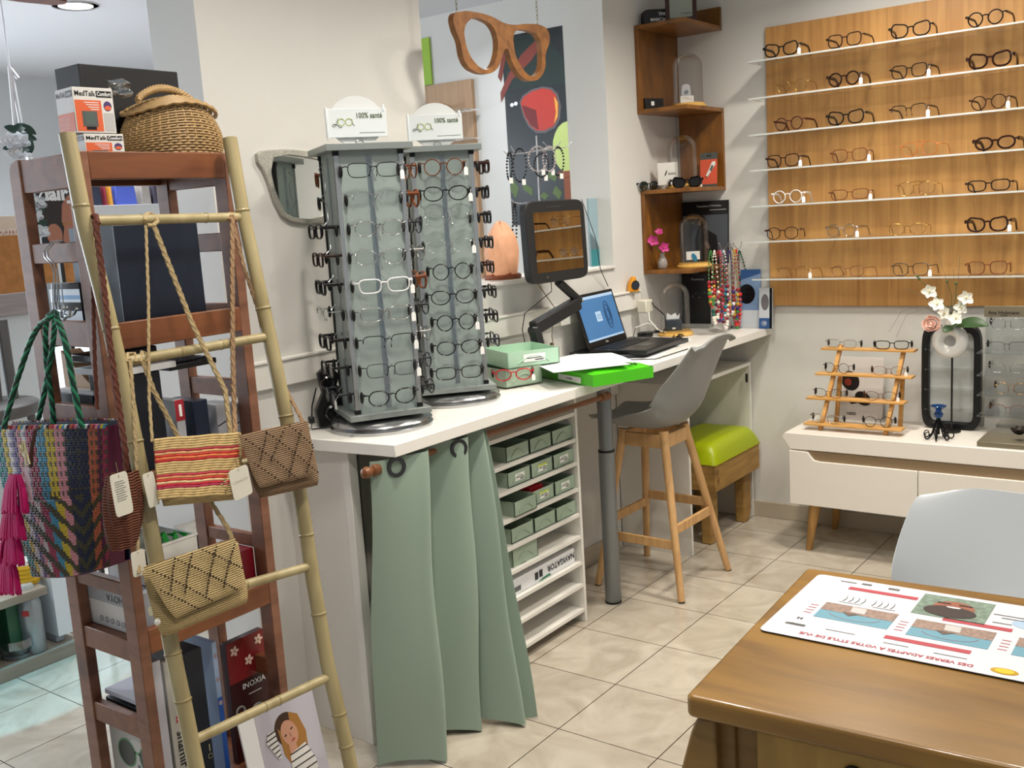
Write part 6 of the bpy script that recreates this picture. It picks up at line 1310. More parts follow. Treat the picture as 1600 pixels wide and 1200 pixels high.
# ------------------------------------------------------------------ seen through the wall opening
YW = WY
a = PY(782, 58, YW - .01); zb0 = PY(800, 352, YW - .01).z; xr = PY(884, 36, YW - .01).x + .22
t = thing('wall_poster', 'tall dark poster of sunglasses with a red orange lens, seen through the opening', 'poster', ((a.x + xr) / 2, YW, zb0))
W_, H_ = xr - a.x, a.z - zb0; fm = frame((a.x, YW - .004, zb0), (1, 0, 0), (0, 0, 1))
MB().rect(0, 0, W_, H_, 0, fm, .003).build('sheet', mat('poster_dark', '24282a', .25), t); q = MB()
def pp(x, y): v = fm.inverted() @ PY(x, y, YW - .004); return (v.x, v.y)
q.use(mat('poster_green', '1c2b26', .3)).prism([pp(*c_) for c_ in ((782, 60), (850, 50), (880, 90), (884, 130), (800, 140), (785, 100))], .0002, .0006, fm)
q.use(mat('poster_rust', '7d372c', .3)).prism([pp(*c_) for c_ in ((783, 160), (800, 125), (830, 95), (846, 70), (850, 60), (842, 58), (815, 85), (795, 115), (782, 145))], .0006, .001, fm).prism([pp(*c_) for c_ in ((778, 120), (786, 80), (792, 84), (783, 128))], .0006, .001, fm)
rim = [(812, 160), (816, 150), (830, 140), (848, 135), (862, 137), (872, 146), (877, 165), (876, 185), (868, 200), (852, 208), (838, 208), (826, 198), (818, 182)]
lens = [(814, 161), (818, 152), (831, 143), (848, 138), (860, 140), (869, 148), (873, 165), (872, 184), (865, 197), (851, 204), (839, 204), (828, 195), (820, 181)]
q.use(mat('poster_rim', '5a5457', .3)).prism([pp(*c_) for c_ in rim], .001, .0016, fm).use(mat('poster_red', 'b5382c', .2)).prism([pp(*c_) for c_ in lens], .0016, .0022, fm)
q.use(mat('poster_amber', 'e0a040', .2)).prism([pp(*c_) for c_ in ((866, 150), (872, 160), (872, 182), (866, 194), (869, 175))], .0022, .0026, fm).use(mat('poster_wine', '6d2220', .2)).prism([pp(*c_) for c_ in ((816, 164), (838, 172), (842, 203), (830, 196), (821, 181))], .0022, .0026, fm)
q.use(mat('print_white')).ell(*pp(800, 164), .012, .01, .001, fm).ell(*pp(806, 162), .012, .01, .001, fm)
q.use(mat('poster_lime', 'bccb78', .35)).ell(*pp(889, 230), .1, .13, .001, fm).use(mat('poster_leaf', '566b34', .35))
for c0, c1_ in (((802, 280), (806, 310)), ((818, 285), (832, 306)), ((850, 300), (852, 312)), ((868, 290), (874, 312)), ((858, 268), (868, 284))):
    a_, b_ = pp(*c0), pp(*c1_); q.prism([a_, ((a_[0] + b_[0]) / 2 + .03, (a_[1] + b_[1]) / 2), b_, ((a_[0] + b_[0]) / 2 - .03, (a_[1] + b_[1]) / 2)], .0006, .0012, fm)
q.build('print', None, t, smooth=0)
a, b = PY(640, 139, YW), PY(735, 123, YW - .03); zb0 = PY(741, 330, YW).z
t = thing('veneer_board', 'light wood display panel with acrylic shelf ends, seen through the opening behind the towers', 'panel', (b.x - .3, YW, zb0))
MB().box((b.x - .9, YW - .03, zb0 - .6), (b.x, YW - .001, b.z)).build('board', wood('veneer_pale', 'a98564', 'bd9a76', (26, 26, 1.4), .5), t, bevel=.001)
for yy_ in (171, 216, 261): p = PY(736, yy_, YW - .1); MB().box((p.x - .5, YW - .16, p.z), (p.x, YW - .031, p.z + .005)).build('shelf', ACR, t)
p = PY(684, 165, YW - .12); eyewear('square', 'brown', .0013, (p.x, YW - .14, PY(736, 171, YW - .1).z + .027), .5, 'brown square eyeglasses on the wood panel seen through the opening, above the rear tower sign', None, tl=.125)
a, b = PY(655, 62, YW), PY(677, 132, YW)
tag(MB().box((a.x - .2, YW - .012, b.z), (b.x, YW - .001, a.z)).build('wall_banner', mat('lime_banner', '9cc23c', .5)), 'narrow lime green banner on the wall above the distant wood panel', 'banner')
p = PX(905, 300, -.9); t = thing('wooden_chair_back', 'part of a red brown wooden chair back behind the bracelet stand, at the opening edge', 'chair', PY(880, 300, 1.3)); 
a, b = PY(872, 268, 1.25), PY(900, 277, 1.25); MB().box((a.x, 1.25, b.z), (b.x + .1, 1.28, a.z)).build('top_rail', mat('red_wood', '8e4f33', .45), t, bevel=.003)
MB().box((PY(880, 270, 1.25).x, 1.25, .0), (PY(893, 270, 1.25).x, 1.28, b.z)).box((b.x + .05, 1.25, .0), (b.x + .09, 1.28, b.z)).build('post', mat('red_wood'), t, bevel=.003)
# on the sill: salt lamp, bracelet stand, glass plaque
SX = -.45; SZ = 1.258
b = PX(786, 437, SX)
t = thing('salt_lamp', 'glowing orange rock salt lamp on a round wooden base on the sill', 'lamp', (SX, b.y, SZ))
MB().lathe([(.07, 0), (.073, .006), (.073, .014), (.068, .018), (.01, .018)], n=32).build('wooden_base', mat('red_wood'), t, local=True)
rr = random.Random(5); hh = PX(780, 347, SX).z - SZ
ph = [rr.uniform(0, 6) for _ in range(6)]
def salt(u, v):
    a = u * 2 * math.pi; r = .064 * (1 - .75 * v ** 4) * (1 + .09 * math.sin(3 * a + ph[0] + 2 * v) + .06 * math.sin(7 * a + ph[1] + 5 * v) + .04 * math.sin(13 * a + 9 * v)) * (1 + .12 * math.sin(math.pi * v)) * (.98 if v < .97 else .4)
    return (r * math.cos(a) * .8, r * math.sin(a) * 1.1, .018 + (hh - .018) * v + .006 * math.sin(5 * a + 3))
MB().grid(salt, 44, 22).build('salt_rock', mat('salt', 'd4a080', .6, emit=.22, emitcol='f0a878', bump=1, bscale=25, var=.45, vscale=14), t, local=True, smooth=25)
b = PX(843, 330, SX)
t = thing('bracelet_stand', 'white metal branching stand for bracelets on the sill behind the screen', 'stand', (SX, b.y, SZ))
WM = mat('white_metal', 'cfcfcf', .35, .5); tp_ = PX(838, 212, SX)
MB().lathe([(.05, 0), (.05, .004), (.004, .006)]).build('foot', WM, t, local=True)
MB().tube([V(SX, b.y, SZ), PX(842, 300, SX), tp_], .0028).build('pole', WM, t)
for e, m_ in (((798, 228), (805, 240)), ((787, 236), (792, 241)), ((893, 222), (884, 230)), ((876, 221), (872, 227)), ((848, 222), (856, 229)), ((830, 233), (833, 234))):
    MB().tube([PX(839, 236, SX), PX((m_[0] + 839) / 2, (m_[1] + 238) / 2, SX + .02), PX(*m_, SX + .02), PX(*e, SX + .03)], .0018).build('branch', WM, t)
MB().tube([PX(843, 318, SX), PX(812, 318, SX + .02), PX(803, 316, SX + .02), PX(798, 311, SX + .03)], .0018).build('branch', WM, t)
bl = [((796, 238), 5, 33, 'bead_black', 0, 'thin black'), ((812, 232), 13, 40, 'bead_black', 1, 'doubled black and gold'), ((840, 229), 18, 30, 'bead_pale', 1, 'pale grey'), ((846, 240), 14, 28, 'bead_black', 0, 'black'), ((858, 229), 12, 30, 'bead_pale', 0, 'pinkish grey'), ((872, 230), 11, 34, 'bead_black', 1, 'dark')]
mat('bead_black', '141416', .2); mat('bead_pale', 'b9aeb0', .3)
for k, ((x, y), rw, rh, m_, tg, lb) in enumerate(bl):
    q = MB().use(_M[m_]); n_ = 26
    for j in range(n_):
        a_ = 2 * math.pi * j / n_; q.ball(PX(x + rw * .8 * math.sin(a_), y + rh / 1.0 * (1 - math.cos(a_)) / 2 * 1.3, SX + .02 + .02 * math.cos(a_ + k)), .0045, 8, 5)
    t = thing('bracelet', '%s bead bracelet hanging on the white stand in the opening' % lb, 'bracelet', PX(x, y, SX), group='bracelets on the white stand'); q.build('beads', None, t, smooth=60)
    MB().rect(-.008, -.022, .008, 0, 0, frame(PX(x + rw * .5, y + rh * 1.2, SX + .035), (.5, 1, 0), (0, 0, 1)), .001).build('price_tag', TAGM, t)
q = MB()
for j in range(44):
    a_ = 2 * math.pi * j / 44; q.ball(PX(804 + 3 * math.sin(a_), 318 + 82 * (1 - math.cos(a_)) / 2, SX + .03 + .01 * math.cos(a_)), .0042, 8, 5)
t = thing('bead_necklace', 'long black bead necklace hanging below the bracelets left of the screen', 'necklace', PX(804, 318, SX)); q.build('beads', mat('bead_black'), t, smooth=60)
a, b = PX(919, 310, -.42), PX(940, 418, -.42)
t = thing('glass_plaque', 'pale blue glass plaque with a teal foot on the sill beside the screen', 'plaque', (-.42, a.y, SZ)); fm = frame((-.42, a.y, SZ), (0, 1, 0), (0, 0, 1)); W_, H_ = b.y - a.y + .01, a.z - SZ
MB().rect(0, 0, W_, H_, 0, fm, .008).build('pane', mat('pale_blue_glass', 'b9d3dc', .1, trans=.5), t)
MB().use(mat('teal_print', '2f7f88', .3)).rect(.002, .0, W_ - .002, H_ * .25, .001, fm).use(mat('slate_print', '5c7078', .3)).prism([(.002, H_ * .25), (W_ * .8, H_ * .25), (W_ * .5, H_ * .38), (.002, H_ * .5)], .0005, .001, fm).build('print', None, t)

# ------------------------------------------------------------------ left room
# ceiling fan blade entering at the top left
p = PZ(84, 3, 2.38); t = thing('ceiling_fan', 'end of a dark wooden ceiling fan blade at the very top left corner', 'fan', (p.x - .1, p.y - .7, 2.38))
q = MB().prism([(0, -.07), (.5, -.065), (.62, -.04), (.64, 0), (.62, .04), (.5, .065), (0, .07)], -.006, .006, frame(p - V(-.05, .6, 0), (-.06, 1, 0), (-1, -.06, 0))); q.build('blade', wood('fan_wood', '5a2f1d', '7a442b', (8, 30, 30), .4), t)
MB().cyl(p + V(.1, -.75, -.06), p + V(.1, -.75, CEIL - 2.38), .05).build('hub', mat('red_wood'), t)
# flower garland on white ropes
GX = -2.6
t = thing('flower_garland', 'white roses and dark leaves on two white ropes hanging from the ceiling', 'garland', PX(14, 104, GX))
q = MB()
for a, b in (((15, 104), (28, 245)), ((17, 108), (42, 245)), ((17, 108), (28, 122))): q.tube([PX(*a, GX), PX((a[0] + b[0]) / 2, (a[1] + b[1]) / 2, GX), PX(*b, GX)], .009, 6)
q.tube([PX(15, 104, GX), PX(15, 104, GX) + V(0, 0, .5)], .004, 6); q.tube([PX(42, 245, GX), PX(44, 270, -1.9), PX(46, 290, -1.5), PX(58, 345, -1.5), PX(66, 400, -1.5)], .006, 6)
q.build('ropes', mat('white_cloth', 'e2e2e6', .7), t); q = MB(); rr = random.Random(11); WR = mat('rose_white', 'dcdfe2', .6); DL = mat('leaf_dark', '1f3a30', .5)
for x, y, r_ in ((17, 221, 15), (33, 220, 15), (25, 240, 14), (42, 245, 9), (42, 296, 14), (52, 313, 10), (60, 317, 13), (50, 338, 12), (56, 336, 12), (66, 362, 12), (46, 355, 10), (46, 330, 8)):
    c_ = PX(x, y, (GX if y < 270 else -1.5) + .05); rm = r_ / F * (c_ - CP).dot(FW)
    for k in range(3): petal_flower(q, c_ + V(.01 * k, 0, 0), (1, -.6 + .3 * k, .2), (0, 0, 1), rm * (1.05 - .27 * k), WR, WR, 5, .5)
for x, y in ((20, 203), (30, 200), (44, 203), (44, 215), (18, 232), (36, 236), (46, 232), (50, 300), (48, 287), (46, 318), (62, 330), (54, 350), (66, 350), (44, 345)):
    GG = GX if y < 270 else -1.5; p = PX(x, y, GG + .03); ang = rr.uniform(0, 6.28); d = V(0, math.cos(ang), math.sin(ang)) * (.04 if y < 270 else .025); leaf(q, p - d, p + d, .018 if y < 270 else .012, (1, -.4, .2), DL)
q.build('blossom', None, t, smooth=70)
# poster lettered Flair
def pane(name, label, cat_, pa, pb, X, m, thick=.01, nm='board'):
    a, b = PX(*pa, X), PX(*pb, X); t = thing(name, label, cat_, (X, (a.y + b.y) / 2, b.z)); fm = frame((X, a.y, b.z), (0, 1, 0), (0, 0, 1)); W_, H_ = b.y - a.y, a.z - b.z
    MB().box((0, 0, -thick), (W_, H_, 0), fm).build(nm, m, t, bevel=.001); return t, fm, W_, H_
t, fm, W_, H_ = pane('advert_poster', 'dark poster lettered Flair with the back of a head wearing glasses, behind the rack end', 'poster', (52, 286), (125, 380), -1.6, mat('flair_dark', '20242c', .35))
MB().box((W_ * .45, PX(60, 380, -1.6).z * 0 - PX(60, 380, -1.6).z, -.03), (W_ * .55, 0, -.012), fm).build('stand', mat('dark_metal'), t)
I_ = fm.inverted(); p2 = lambda x, y: ((I_ @ PX(x, y, -1.6)).x, (I_ @ PX(x, y, -1.6)).y)
q = MB().use(mat('flair_pink', 'a8606a', .4)).prism([p2(52, 287), (p2(72, 287)), p2(62, 296), p2(54, 297)], .0004, .001, fm)
q.use(mat('flair_skin', 'a9705a', .45)).prism([p2(*c_) for c_ in ((96, 310), (108, 304), (124, 303), (124, 378), (98, 379), (100, 355), (93, 340), (92, 322))], .001, .002, fm).ell(*p2(85, 367), .03, .04, .003, fm)
q.use(mat('flair_hair', '2b211f', .5)).prism([p2(*c_) for c_ in ((62, 330), (70, 305), (90, 300), (104, 306), (96, 320), (96, 345), (90, 362), (76, 360), (64, 345))], .0016, .0024, fm)
q.use(mat('print_white')).tube([fm @ V(*p2(*c_), .003) for c_ in ((80, 311), (66, 312), (61, 308), (64, 301), (75, 297), (90, 296))], .004, 5).text('lair', .07, fm @ Matrix.Translation((*p2(87, 303), .003)), .003, 1).rect(*p2(104, 318), *p2(109, 313), .003, fm)
q.use(mat('frame_gold')).tube([fm @ V(*p2(*c_), .003) for c_ in ((97, 352), (104, 349), (112, 349))], .002, 4); q.build('print', None, t, smooth=0)
# jute covered block, cream shelf edge with red strip
JT = mat('orange_jute', 'b47a45', .9, bump=1, bscale=60, var=.45, vscale=25)
t, fm, W_, H_ = pane('jute_block', 'large rough orange brown jute covered block behind the near end of the rack', 'display block', (-60, 372), (150, 462), -2.2, JT, .5, 'block')
t, fm, W_, H_ = pane('display_plinth', 'grey wooden topped white plinth under the jute block at the left edge', 'plinth', (-60, 466), (66, 640), -2.19, mat('plinth_white', 'd3d8da', .5), .52, 'body')
MB().box((.02, -PX(66, 640, -2.19).z + .001, -.5), (W_ - .02, 0, -.02), fm).build('base', mat('plinth_white'), t)
MB().box((-.01, H_ - .09, -.54), (W_ + .02, H_ - .001, .02), fm).build('top_board', wood('grey_wood', '8c8484', 'a79c9a', (4, 3, 40), .6), t, bevel=.003)
t, fm, W_, H_ = pane('sign_strip', 'cream board with a red lettered strip at the left edge above the jute block', 'sign', (-60, 340), (60, 374), -2.3, mat('cream_board', 'd8cfc0', .5), .02)
I_ = fm.inverted(); a_ = I_ @ PX(-60, 367, -2.3); b_ = I_ @ PX(60, 360, -2.3)
MB().use(mat('sign_red', 'c0182c', .4)).rect(0, a_.y, W_, b_.y, .001, fm).use(mat('print_white')).text('OUTLET', .034, fm @ Matrix.Translation(((I_ @ PX(18, 363, -2.3)).x, (a_.y + b_.y) / 2, .002)), .001).build('print', None, t)
MB().box((W_ * .3, -.3, -.019), (W_ * .34, 0, -.001), fm).build('stand', mat('dark_metal'), t)
pz_ = PX(20, 600, -1.95)
t = thing('bentwood_chair', 'dark grey chair with a curved seat edge at the left border behind the tote', 'chair', (pz_.x, pz_.y, 0)); GW = mat('grey_stain', '5f5c5a', .5)
MB().tube([PX(2, 500, -1.95), PX(12, 570, -1.95), PX(22, 630, -1.95)], .022, 8).tube([PX(-16, 500, -1.95), PX(-8, 570, -1.95), PX(-2, 630, -1.95)], .015, 8).build('backrest', GW, t, smooth=60)
s_ = PX(5, 634, -1.95); MB().lathe([(.001, -.03), (.19, -.03), (.2, -.015), (.2, .012), (.19, .02), (.001, .022)], Matrix.Translation((s_.x + .0, s_.y - .08, s_.z)), 36).build('seat', GW, t, smooth=50)
for dx, dy in ((.12, -.2), (.12, .04), (-.12, -.2), (-.12, .04)): MB().tube([(s_.x + dx, s_.y + dy, s_.z - .03), (s_.x + dx * 1.3, s_.y - .08 + (dy + .08) * 1.3, .0)], .016, 8).build('leg', GW, t)
# white glass counter and bags behind the rack
CX_ = -2.6
t, fm, W_, H_ = pane('display_counter', 'white topped glass display counter seen through the rack under the top shelf', 'counter', (128, 322), (290, 345), CX_, mat('counter_white', 'dfe2e6', .4), .45, 'top')
I_ = fm.inverted(); lw_ = (I_ @ PX(150, 372, CX_)).y
MB().box((0, -PX(150, 345, CX_).z, -.43), (W_, lw_ - .28, -.01), fm).build('base', mat('counter_white'), t)
MB().box((.02, lw_ - .28, -.02), (W_ - .02, 0, -.012), fm).build('glass', clear('counter_glass', 'dbe5e6', .25), t)
MB().box((.02, lw_ - .28, -.44), (W_ - .02, 0, -.42), fm).build('back_panel', mat('counter_grey', 'a2a9ab', .5), t)
for k, xx in enumerate((158, 166)):
    eyewear('round', 'dark brown', .002, PX(xx, 325, CX_ - .06) + V(0, 0, -.09), 1.2, 'round dark sunglasses inside the white glass counter behind the rack, %s of the pair' % ('left one' if not k else 'right one'), None, tl=.1, cat='sunglasses', lens=mat('dark_lens', '1a1613', .08))
cb = PX(140, 321, CX_ - .15)
for (xa, xb), hx, nm, lb in (((141, 161), 286, '151a2c', 'dark navy pouch on the distant counter, leftmost'), ((161, 169), 287, '7d1c30', 'narrow dark red pouch on the distant counter'), ((169, 178), 288, 'c98a2a', 'narrow orange pouch on the distant counter'), ((178, 216), 288, '3f4fa0', 'wide blue violet patterned pouch on the distant counter'), ((219, 238), 290, '8d847c', 'grey brown pouch on the distant counter'), ((238, 252), 290, '3a3340', 'dark pouch at the right end of the distant counter')):
    a, b = PX(xa, hx, CX_ - .15), PX(xb, 320, CX_ - .15); zc_ = PX(128, 322, CX_).z
    o = MB().prism([(0, 0), (b.y - a.y, 0), ((b.y - a.y) * .92, a.z - zc_), ((b.y - a.y) * .04, a.z - zc_)], -.08, 0, frame((CX_ - .15, a.y, zc_ + .002), (0, 1, 0), (0, 0, 1))).build('pouch', mat('pouch_' + nm, nm, .7, bump=.5, bscale=80, var=.3, vscale=120), bevel=.006)
    tag(o, lb, 'pouch')
# items seen through the near end frame of the rack
ys = RY0 + .05; z_ = SHZ[1] + .001
a, b = PY(66, 443, ys), PY(133, 502, ys)
t = thing('payment_screen', 'small tilted black screen with a white and blue display, seen through the rack end', 'screen', ((a.x + b.x) / 2, ys, z_))
W_ = .135; fm = frame((a.x + .015, ys - .0, z_), (1, 0, 0), (-.18, .0, 1)); H_ = a.z - z_
MB().box((0, 0, -.02), (W_, H_, 0), fm).build('housing', BLK, t, bevel=.002); MB().box((-.008, 0, -.02), (0, H_, 0), fm).build('edge', mat('white_plastic'), t)
q = MB().use(mat('screen_pale', 'c9d6e2', .3, emit=.4)).rect(.012, H_ * .62, W_, H_ * .88, .001, fm).rect(.06, .0, W_, H_ * .45, .001, fm).use(mat('screen_sky', '8fb4d8', .3, emit=.3)).rect(.03, H_ * .68, W_, H_ * .76, .0015, fm)
for r in range(4):
    for c in range(3): q.use(mat('key_grey')).rect(.02 + .011 * c, H_ * (.1 + .1 * r), .028 + .011 * c, H_ * (.15 + .1 * r), .001, fm)
q.build('display', None, t, smooth=0)
p = PY(118, 575, ys); zz = PX(186, 590, -.04).z
t = thing('framed_photo', 'black frame with a faint grey pattern inside the rack, behind the green rope', 'picture frame', (p.x, ys + .06, zz)); fm = frame((p.x - .045, ys + .06, zz - .035), (1, 0, 0), (0, .1, 1))
MB().box((0, 0, -.01), (.12, PY(118, 552, ys + .06).z - zz + .035, 0), fm).build('frame', BLK, t, bevel=.002); MB().ell(.055, .045, .022, .026, .0008, fm).build('picture', mat('grey_photo', '55585c', .5), t)
t = thing('wooden_wedge', 'pale wooden wedge shaped holder behind the green rope handles', 'holder', (p.x - .07, ys + .03, zz - .03)); MB().prism([(0, 0), (.11, 0), (.11, .01), (0, .085)], -.05, 0, frame((p.x - .09, ys + .02, zz - .035), (1, 0, 0), (0, 0, 1))).build('wedge', mat('pale_ply', 'c09a72', .5), t, bevel=.001)
t = thing('paper_tray', 'black tray of white papers on the shelf behind the green rope handles', 'tray', (p.x, ys, zz - .07)); a, b = PY(84, 613, ys - .01), PY(146, 634, ys - .01)
MB().box((a.x, ys - .01, b.z), (b.x, ys + .15, a.z)).build('tray_body', mat('black_board'), t, bevel=.001); MB().box((a.x + .005, ys - .005, a.z), (b.x - .003, ys + .14, a.z + .008)).build('papers', mat('paper'), t)
# low grey shelf with shoes-height goods at the lower left
g0 = PZ(0, 1052, .03); g1 = PZ(112, 1017, .03); LXv = (g1 - g0).normalized(); Lx = g0.x
LS = wood('grey_shelf_wood', '7f776c', '9c9384', (3, 3, 30), .55)
X0s = (g0.x + g1.x) / 2; A0 = PX(-60, 1050, X0s).y; A1 = PX(128, 1010, X0s).y; zl = .05; zu = PX(60, 920, X0s).z
t = thing('low_shelf', 'low grey wooden two tier shelf at the lower left border', 'shelf', (X0s - .15, (A0 + A1) / 2, 0))
MB().box((X0s - .34, A0, .0), (X0s, A1, zl)).build('lower_board', LS, t, bevel=.002); MB().box((X0s - .34, A0, zu - .03), (X0s, A1 - .1, zu)).build('upper_board', LS, t, bevel=.002)
MB().box((X0s - .34, A0, zl), (X0s - .33, A1 - .1, zu - .03)).box((X0s - .34, A0, zl), (X0s, A0 + .015, zu - .03)).build('back_board', mat('dark_grey_board', '4a4f52', .6), t)  # back and end boards in one even dark grey
def lowbox(name, lb, cat_, pa, pb, m, dx=.06, d=.1):
    X = X0s - dx; a, b = PX(*pa, X), PX(*pb, X); t = thing(name, lb, cat_, (X - d / 2, (a.y + b.y) / 2, zl)); fm = frame((X, a.y, zl + .001), (0, 1, 0), (0, 0, 1)); H_ = min(a.z, 9) - zl; MB().box((0, 0, -d), (b.y - a.y, H_, 0), fm).build('carton', m, t, bevel=.003); return t, fm, b.y - a.y, H_
t, fm, W_, H_ = lowbox('green_box', 'dark green box wrapped in clear film on the low grey shelf', 'box', (8, 950), (48, 1018), mat('bottle_green', '2c5a40', .3))
t, fm, W_, H_ = lowbox('leaflet_box', 'white and blue leaflet box on the low grey shelf beside the spray can', 'box', (78, 930), (102, 1008), mat('carton_pale', 'aab4bf', .4), .05)
MB().use(mat('print_blue2', '33568a', .4)).rect(W_ * .1, H_ * .1, W_ * .5, H_ * .6, .0008, fm).build('print', None, t)
p = PX(60, 1014, X0s - .03); tz_ = PX(52, 912, X0s - .03).z
t = thing('spray_can', 'silver grey spray can with a clear cap on the low grey shelf', 'can', (X0s - .05, p.y, zl)); cr = 17 / F * (p - CP).dot(FW); hc = tz_ - zl
MB().lathe([(cr * .9, 0), (cr, .004), (cr, hc * .72), (cr * .85, hc * .8), (cr * .5, hc * .82)], n=28).build('can_body', mat('can_silver', '9aa0a4', .3, .5), t, local=True, smooth=50)
MB().lathe([(cr * .62, hc * .8), (cr * .62, hc * .96), (cr * .5, hc)], n=24).build('cap', mat('frosted_cap', 'b9bfbe', .4), t, local=True)
fm = frame((cr * .62, -cr * .72, 0), (.8, .6, 0), (0, 0, 1)); MB().use(mat('print_red2', 'b8343a', .4)).rect(-cr * .3, hc * .58, cr * .3, hc * .66, .003, fm).build('print', None, t, local=True)
p = PX(36, 1026, X0s - .04); t = thing('glass_bowl', 'clear glass bowl with a grey foot in front of the green box', 'bowl', (X0s - .07, p.y, zl))
MB().lathe([(.05, 0), (.055, .012), (.045, .014)], n=28).build('foot', mat('grey_steel'), t, local=True); MB().lathe([(.045, .014), (.062, .04), (.06, .07)], n=28, cap=False).build('glass', clear('bowl_glass', 'cfe0ea', .4), t, local=True)
t, fm, W_, H_ = pane('storage_carton', 'tall plain white carton standing behind the near rack leg', 'box', (79, 902), (118, 985), X0s - .02, mat('carton_bright', 'dfe6ee', .5), .2)
zc3 = zu + .001; p = PX(42, 900, X0s - .1)
t = thing('ribbon_roll', 'yellow ribbon roll with a white top on the low shelf behind the pink tassel', 'roll', (X0s - .1, p.y, zc3)); MB().lathe([(.04, 0), (.043, .005)] + [(.043 + .003 * (k % 2), .008 + .008 * k) for k in range(8)] + [(.04, .075)], n=28).build('ribbon', mat('ribbon_yellow', 'd2a81c', .5), t, local=True); MB().lathe([(.04, .075), (.036, .09), (.01, .092)], n=28).build('cap', mat('white_plastic'), t, local=True)
# ------------------------------------------------------------------ foreground table
TW = wood('table_pine', '6a4914', '8e6722', (3, 18, 18), .33, coat=.25, knots=0); TW2 = wood('table_body_pine', '664a1e', '83622c', (5, 5, 20), .5)
tz = .76; tA = PZ(1070, 1086, tz); tB = PZ(1264, 887, tz); tC_ = PZ(1600, 932, tz); tD = PZ(1600, 1205, tz)
vx = (tC_ - tB).normalized() + (tD - tA).normalized(); vx.z = 0; vx.normalize(); vy = V(-vx.y, vx.x, 0)
if vy.y < 0: vy = -vy
dep = (tB - tA).dot(vy); fmT = frame(V(tA.x, tA.y, 0), vx, vy); Wt = 1.15
skew = (tB - tA).dot(vx)
t = thing('wooden_table', 'thick rustic pine desk with a drawer in the right foreground', 'table', fmT @ V(Wt / 2, dep / 2, 0))
def rr_(x0, y0, x1, y1, r, n=5):
    P = []
    for cx_, cy_, a0 in ((x1 - r, y0 + r, -1.5708), (x1 - r, y1 - r, 0), (x0 + r, y1 - r, 1.5708), (x0 + r, y0 + r, 3.1416)): P += [(cx_ + r * math.cos(a0 + 1.5708 * k / n), cy_ + r * math.sin(a0 + 1.5708 * k / n)) for k in range(n + 1)]
    return P
MB().prism(rr_(0, 0, Wt, dep, .012), tz - .036, tz, fmT).build('tabletop', TW, t, bevel=.007, seg=3)
MB().box((.03, .045, tz - .2), (Wt - .03, .065, tz - .036), fmT).box((.03, dep - .06, tz - .2), (Wt - .03, dep - .04, tz - .036), fmT).box((.02, .045, tz - .62), (.04, dep - .04, tz - .036), fmT).box((Wt - .04, .045, tz - .62), (Wt - .02, dep - .04, tz - .036), fmT).build('apron', TW2, t, bevel=.002)
MB().box((.1, .032, tz - .19), (.62, .05, tz - .05), fmT).build('drawer', wood('drawer_pine', '8c6a2c', 'a9853f', (20, 5, 5), .5), t, bevel=.003)
dp = fmT @ V(.245, .031, tz - .085)
MB().lathe([(.016, 0), (.016, .004), (.012, .006), (.001, .003)], frame(dp, vx, (0, 0, 1)), 24).build('finger_hole', mat('black_gloss'), t)
for lx in (.0, Wt - .07):
    pts = [(0, 0), (.05, 0), (.055, .3), (.05, .55), (.04, tz - .06), (.04, tz - .036), (-.0, tz - .036), (.0, tz - .08), (-.03, .55), (-.045, .3), (-.05, 0)]
    pts = [(x, z) for x, z in pts]
    for ly in (.035, dep - .085):
        MB().box((lx + .02, ly, 0), (lx + .065, ly + .05, tz - .036), fmT).build('leg', TW2, t, bevel=.004)
# rounded side stretcher outside the left end
side_pts = [(.0, tz - .04), (.14, tz - .04), (.1, tz - .1), (.06, tz - .22), (.04, tz - .4), (.02, tz - .62), (-.02, tz - .62), (-.01, tz - .3), (.0, tz - .1)]
f2 = frame(fmT @ V(.022, .02, 0), -V(vx.x, vx.y, 0), (0, 0, 1))
MB().prism([(-.012, tz - .038), (.02, tz - .045), (.03, tz - .07), (.055, tz - .16), (.06, tz - .3), (.03, tz - .3), (-.012, tz - .3)], -.03, 0, frame(fmT @ V(.03, .045, 0), -vx, (0, 0, 1)) ).build('bracket', TW2, t, bevel=.004)
# printed desk mat: laid out for the person opposite
mA, mB_, = PZ(1185, 984, tz + .003), PZ(1273, 896, tz + .003); mC = PZ(1600, 1066, tz + .003); mD = PZ(1600, 944, tz + .003)
mx_ = (mC - mA).normalized(); md = (mB_ - mA).length; my_ = V(-mx_.y, mx_.x, 0); my_ = my_ if my_.y > 0 else -my_
md = (mB_ - mA).dot(my_); Wm = .6
t = thing('desk_mat', 'white desk mat printed with lens advice and photos, upside down on the pine desk', 'desk mat', mA)
fm = frame(V(mA.x, mA.y, tz), mx_, my_)
if fm[2][2] < 0: raise Exception('flip')
MB().prism(rr_(0, 0, Wm, md, .012), .0005, .003, fm).build('rubber_base', mat('black_rubber'), t)
MB().prism(rr_(0, 0, Wm, md, .012), .003, .0036, fm).build('sheet', mat('mat_white', 'd3d4da', .3), t)
G_ = lambda x, y, z=.0042: fm @ Matrix.Translation((x, y, z)) @ Matrix.Rotation(math.pi, 4, 'Z')
q = MB(); RD = mat('print_mat_red', 'a93442', .5); 
q.use(RD).text('DES VERRES ADAPTÉS À VOTRE STYLE DE VUE', .0135, G_(.205, .02), .0003)
q.use(mat('print_sea', '5f93a6', .4)); pw_ = .128; ph_ = md * .24
ims = [(.062, md * .32), (.222, md * .3), (.385, md * .29)]
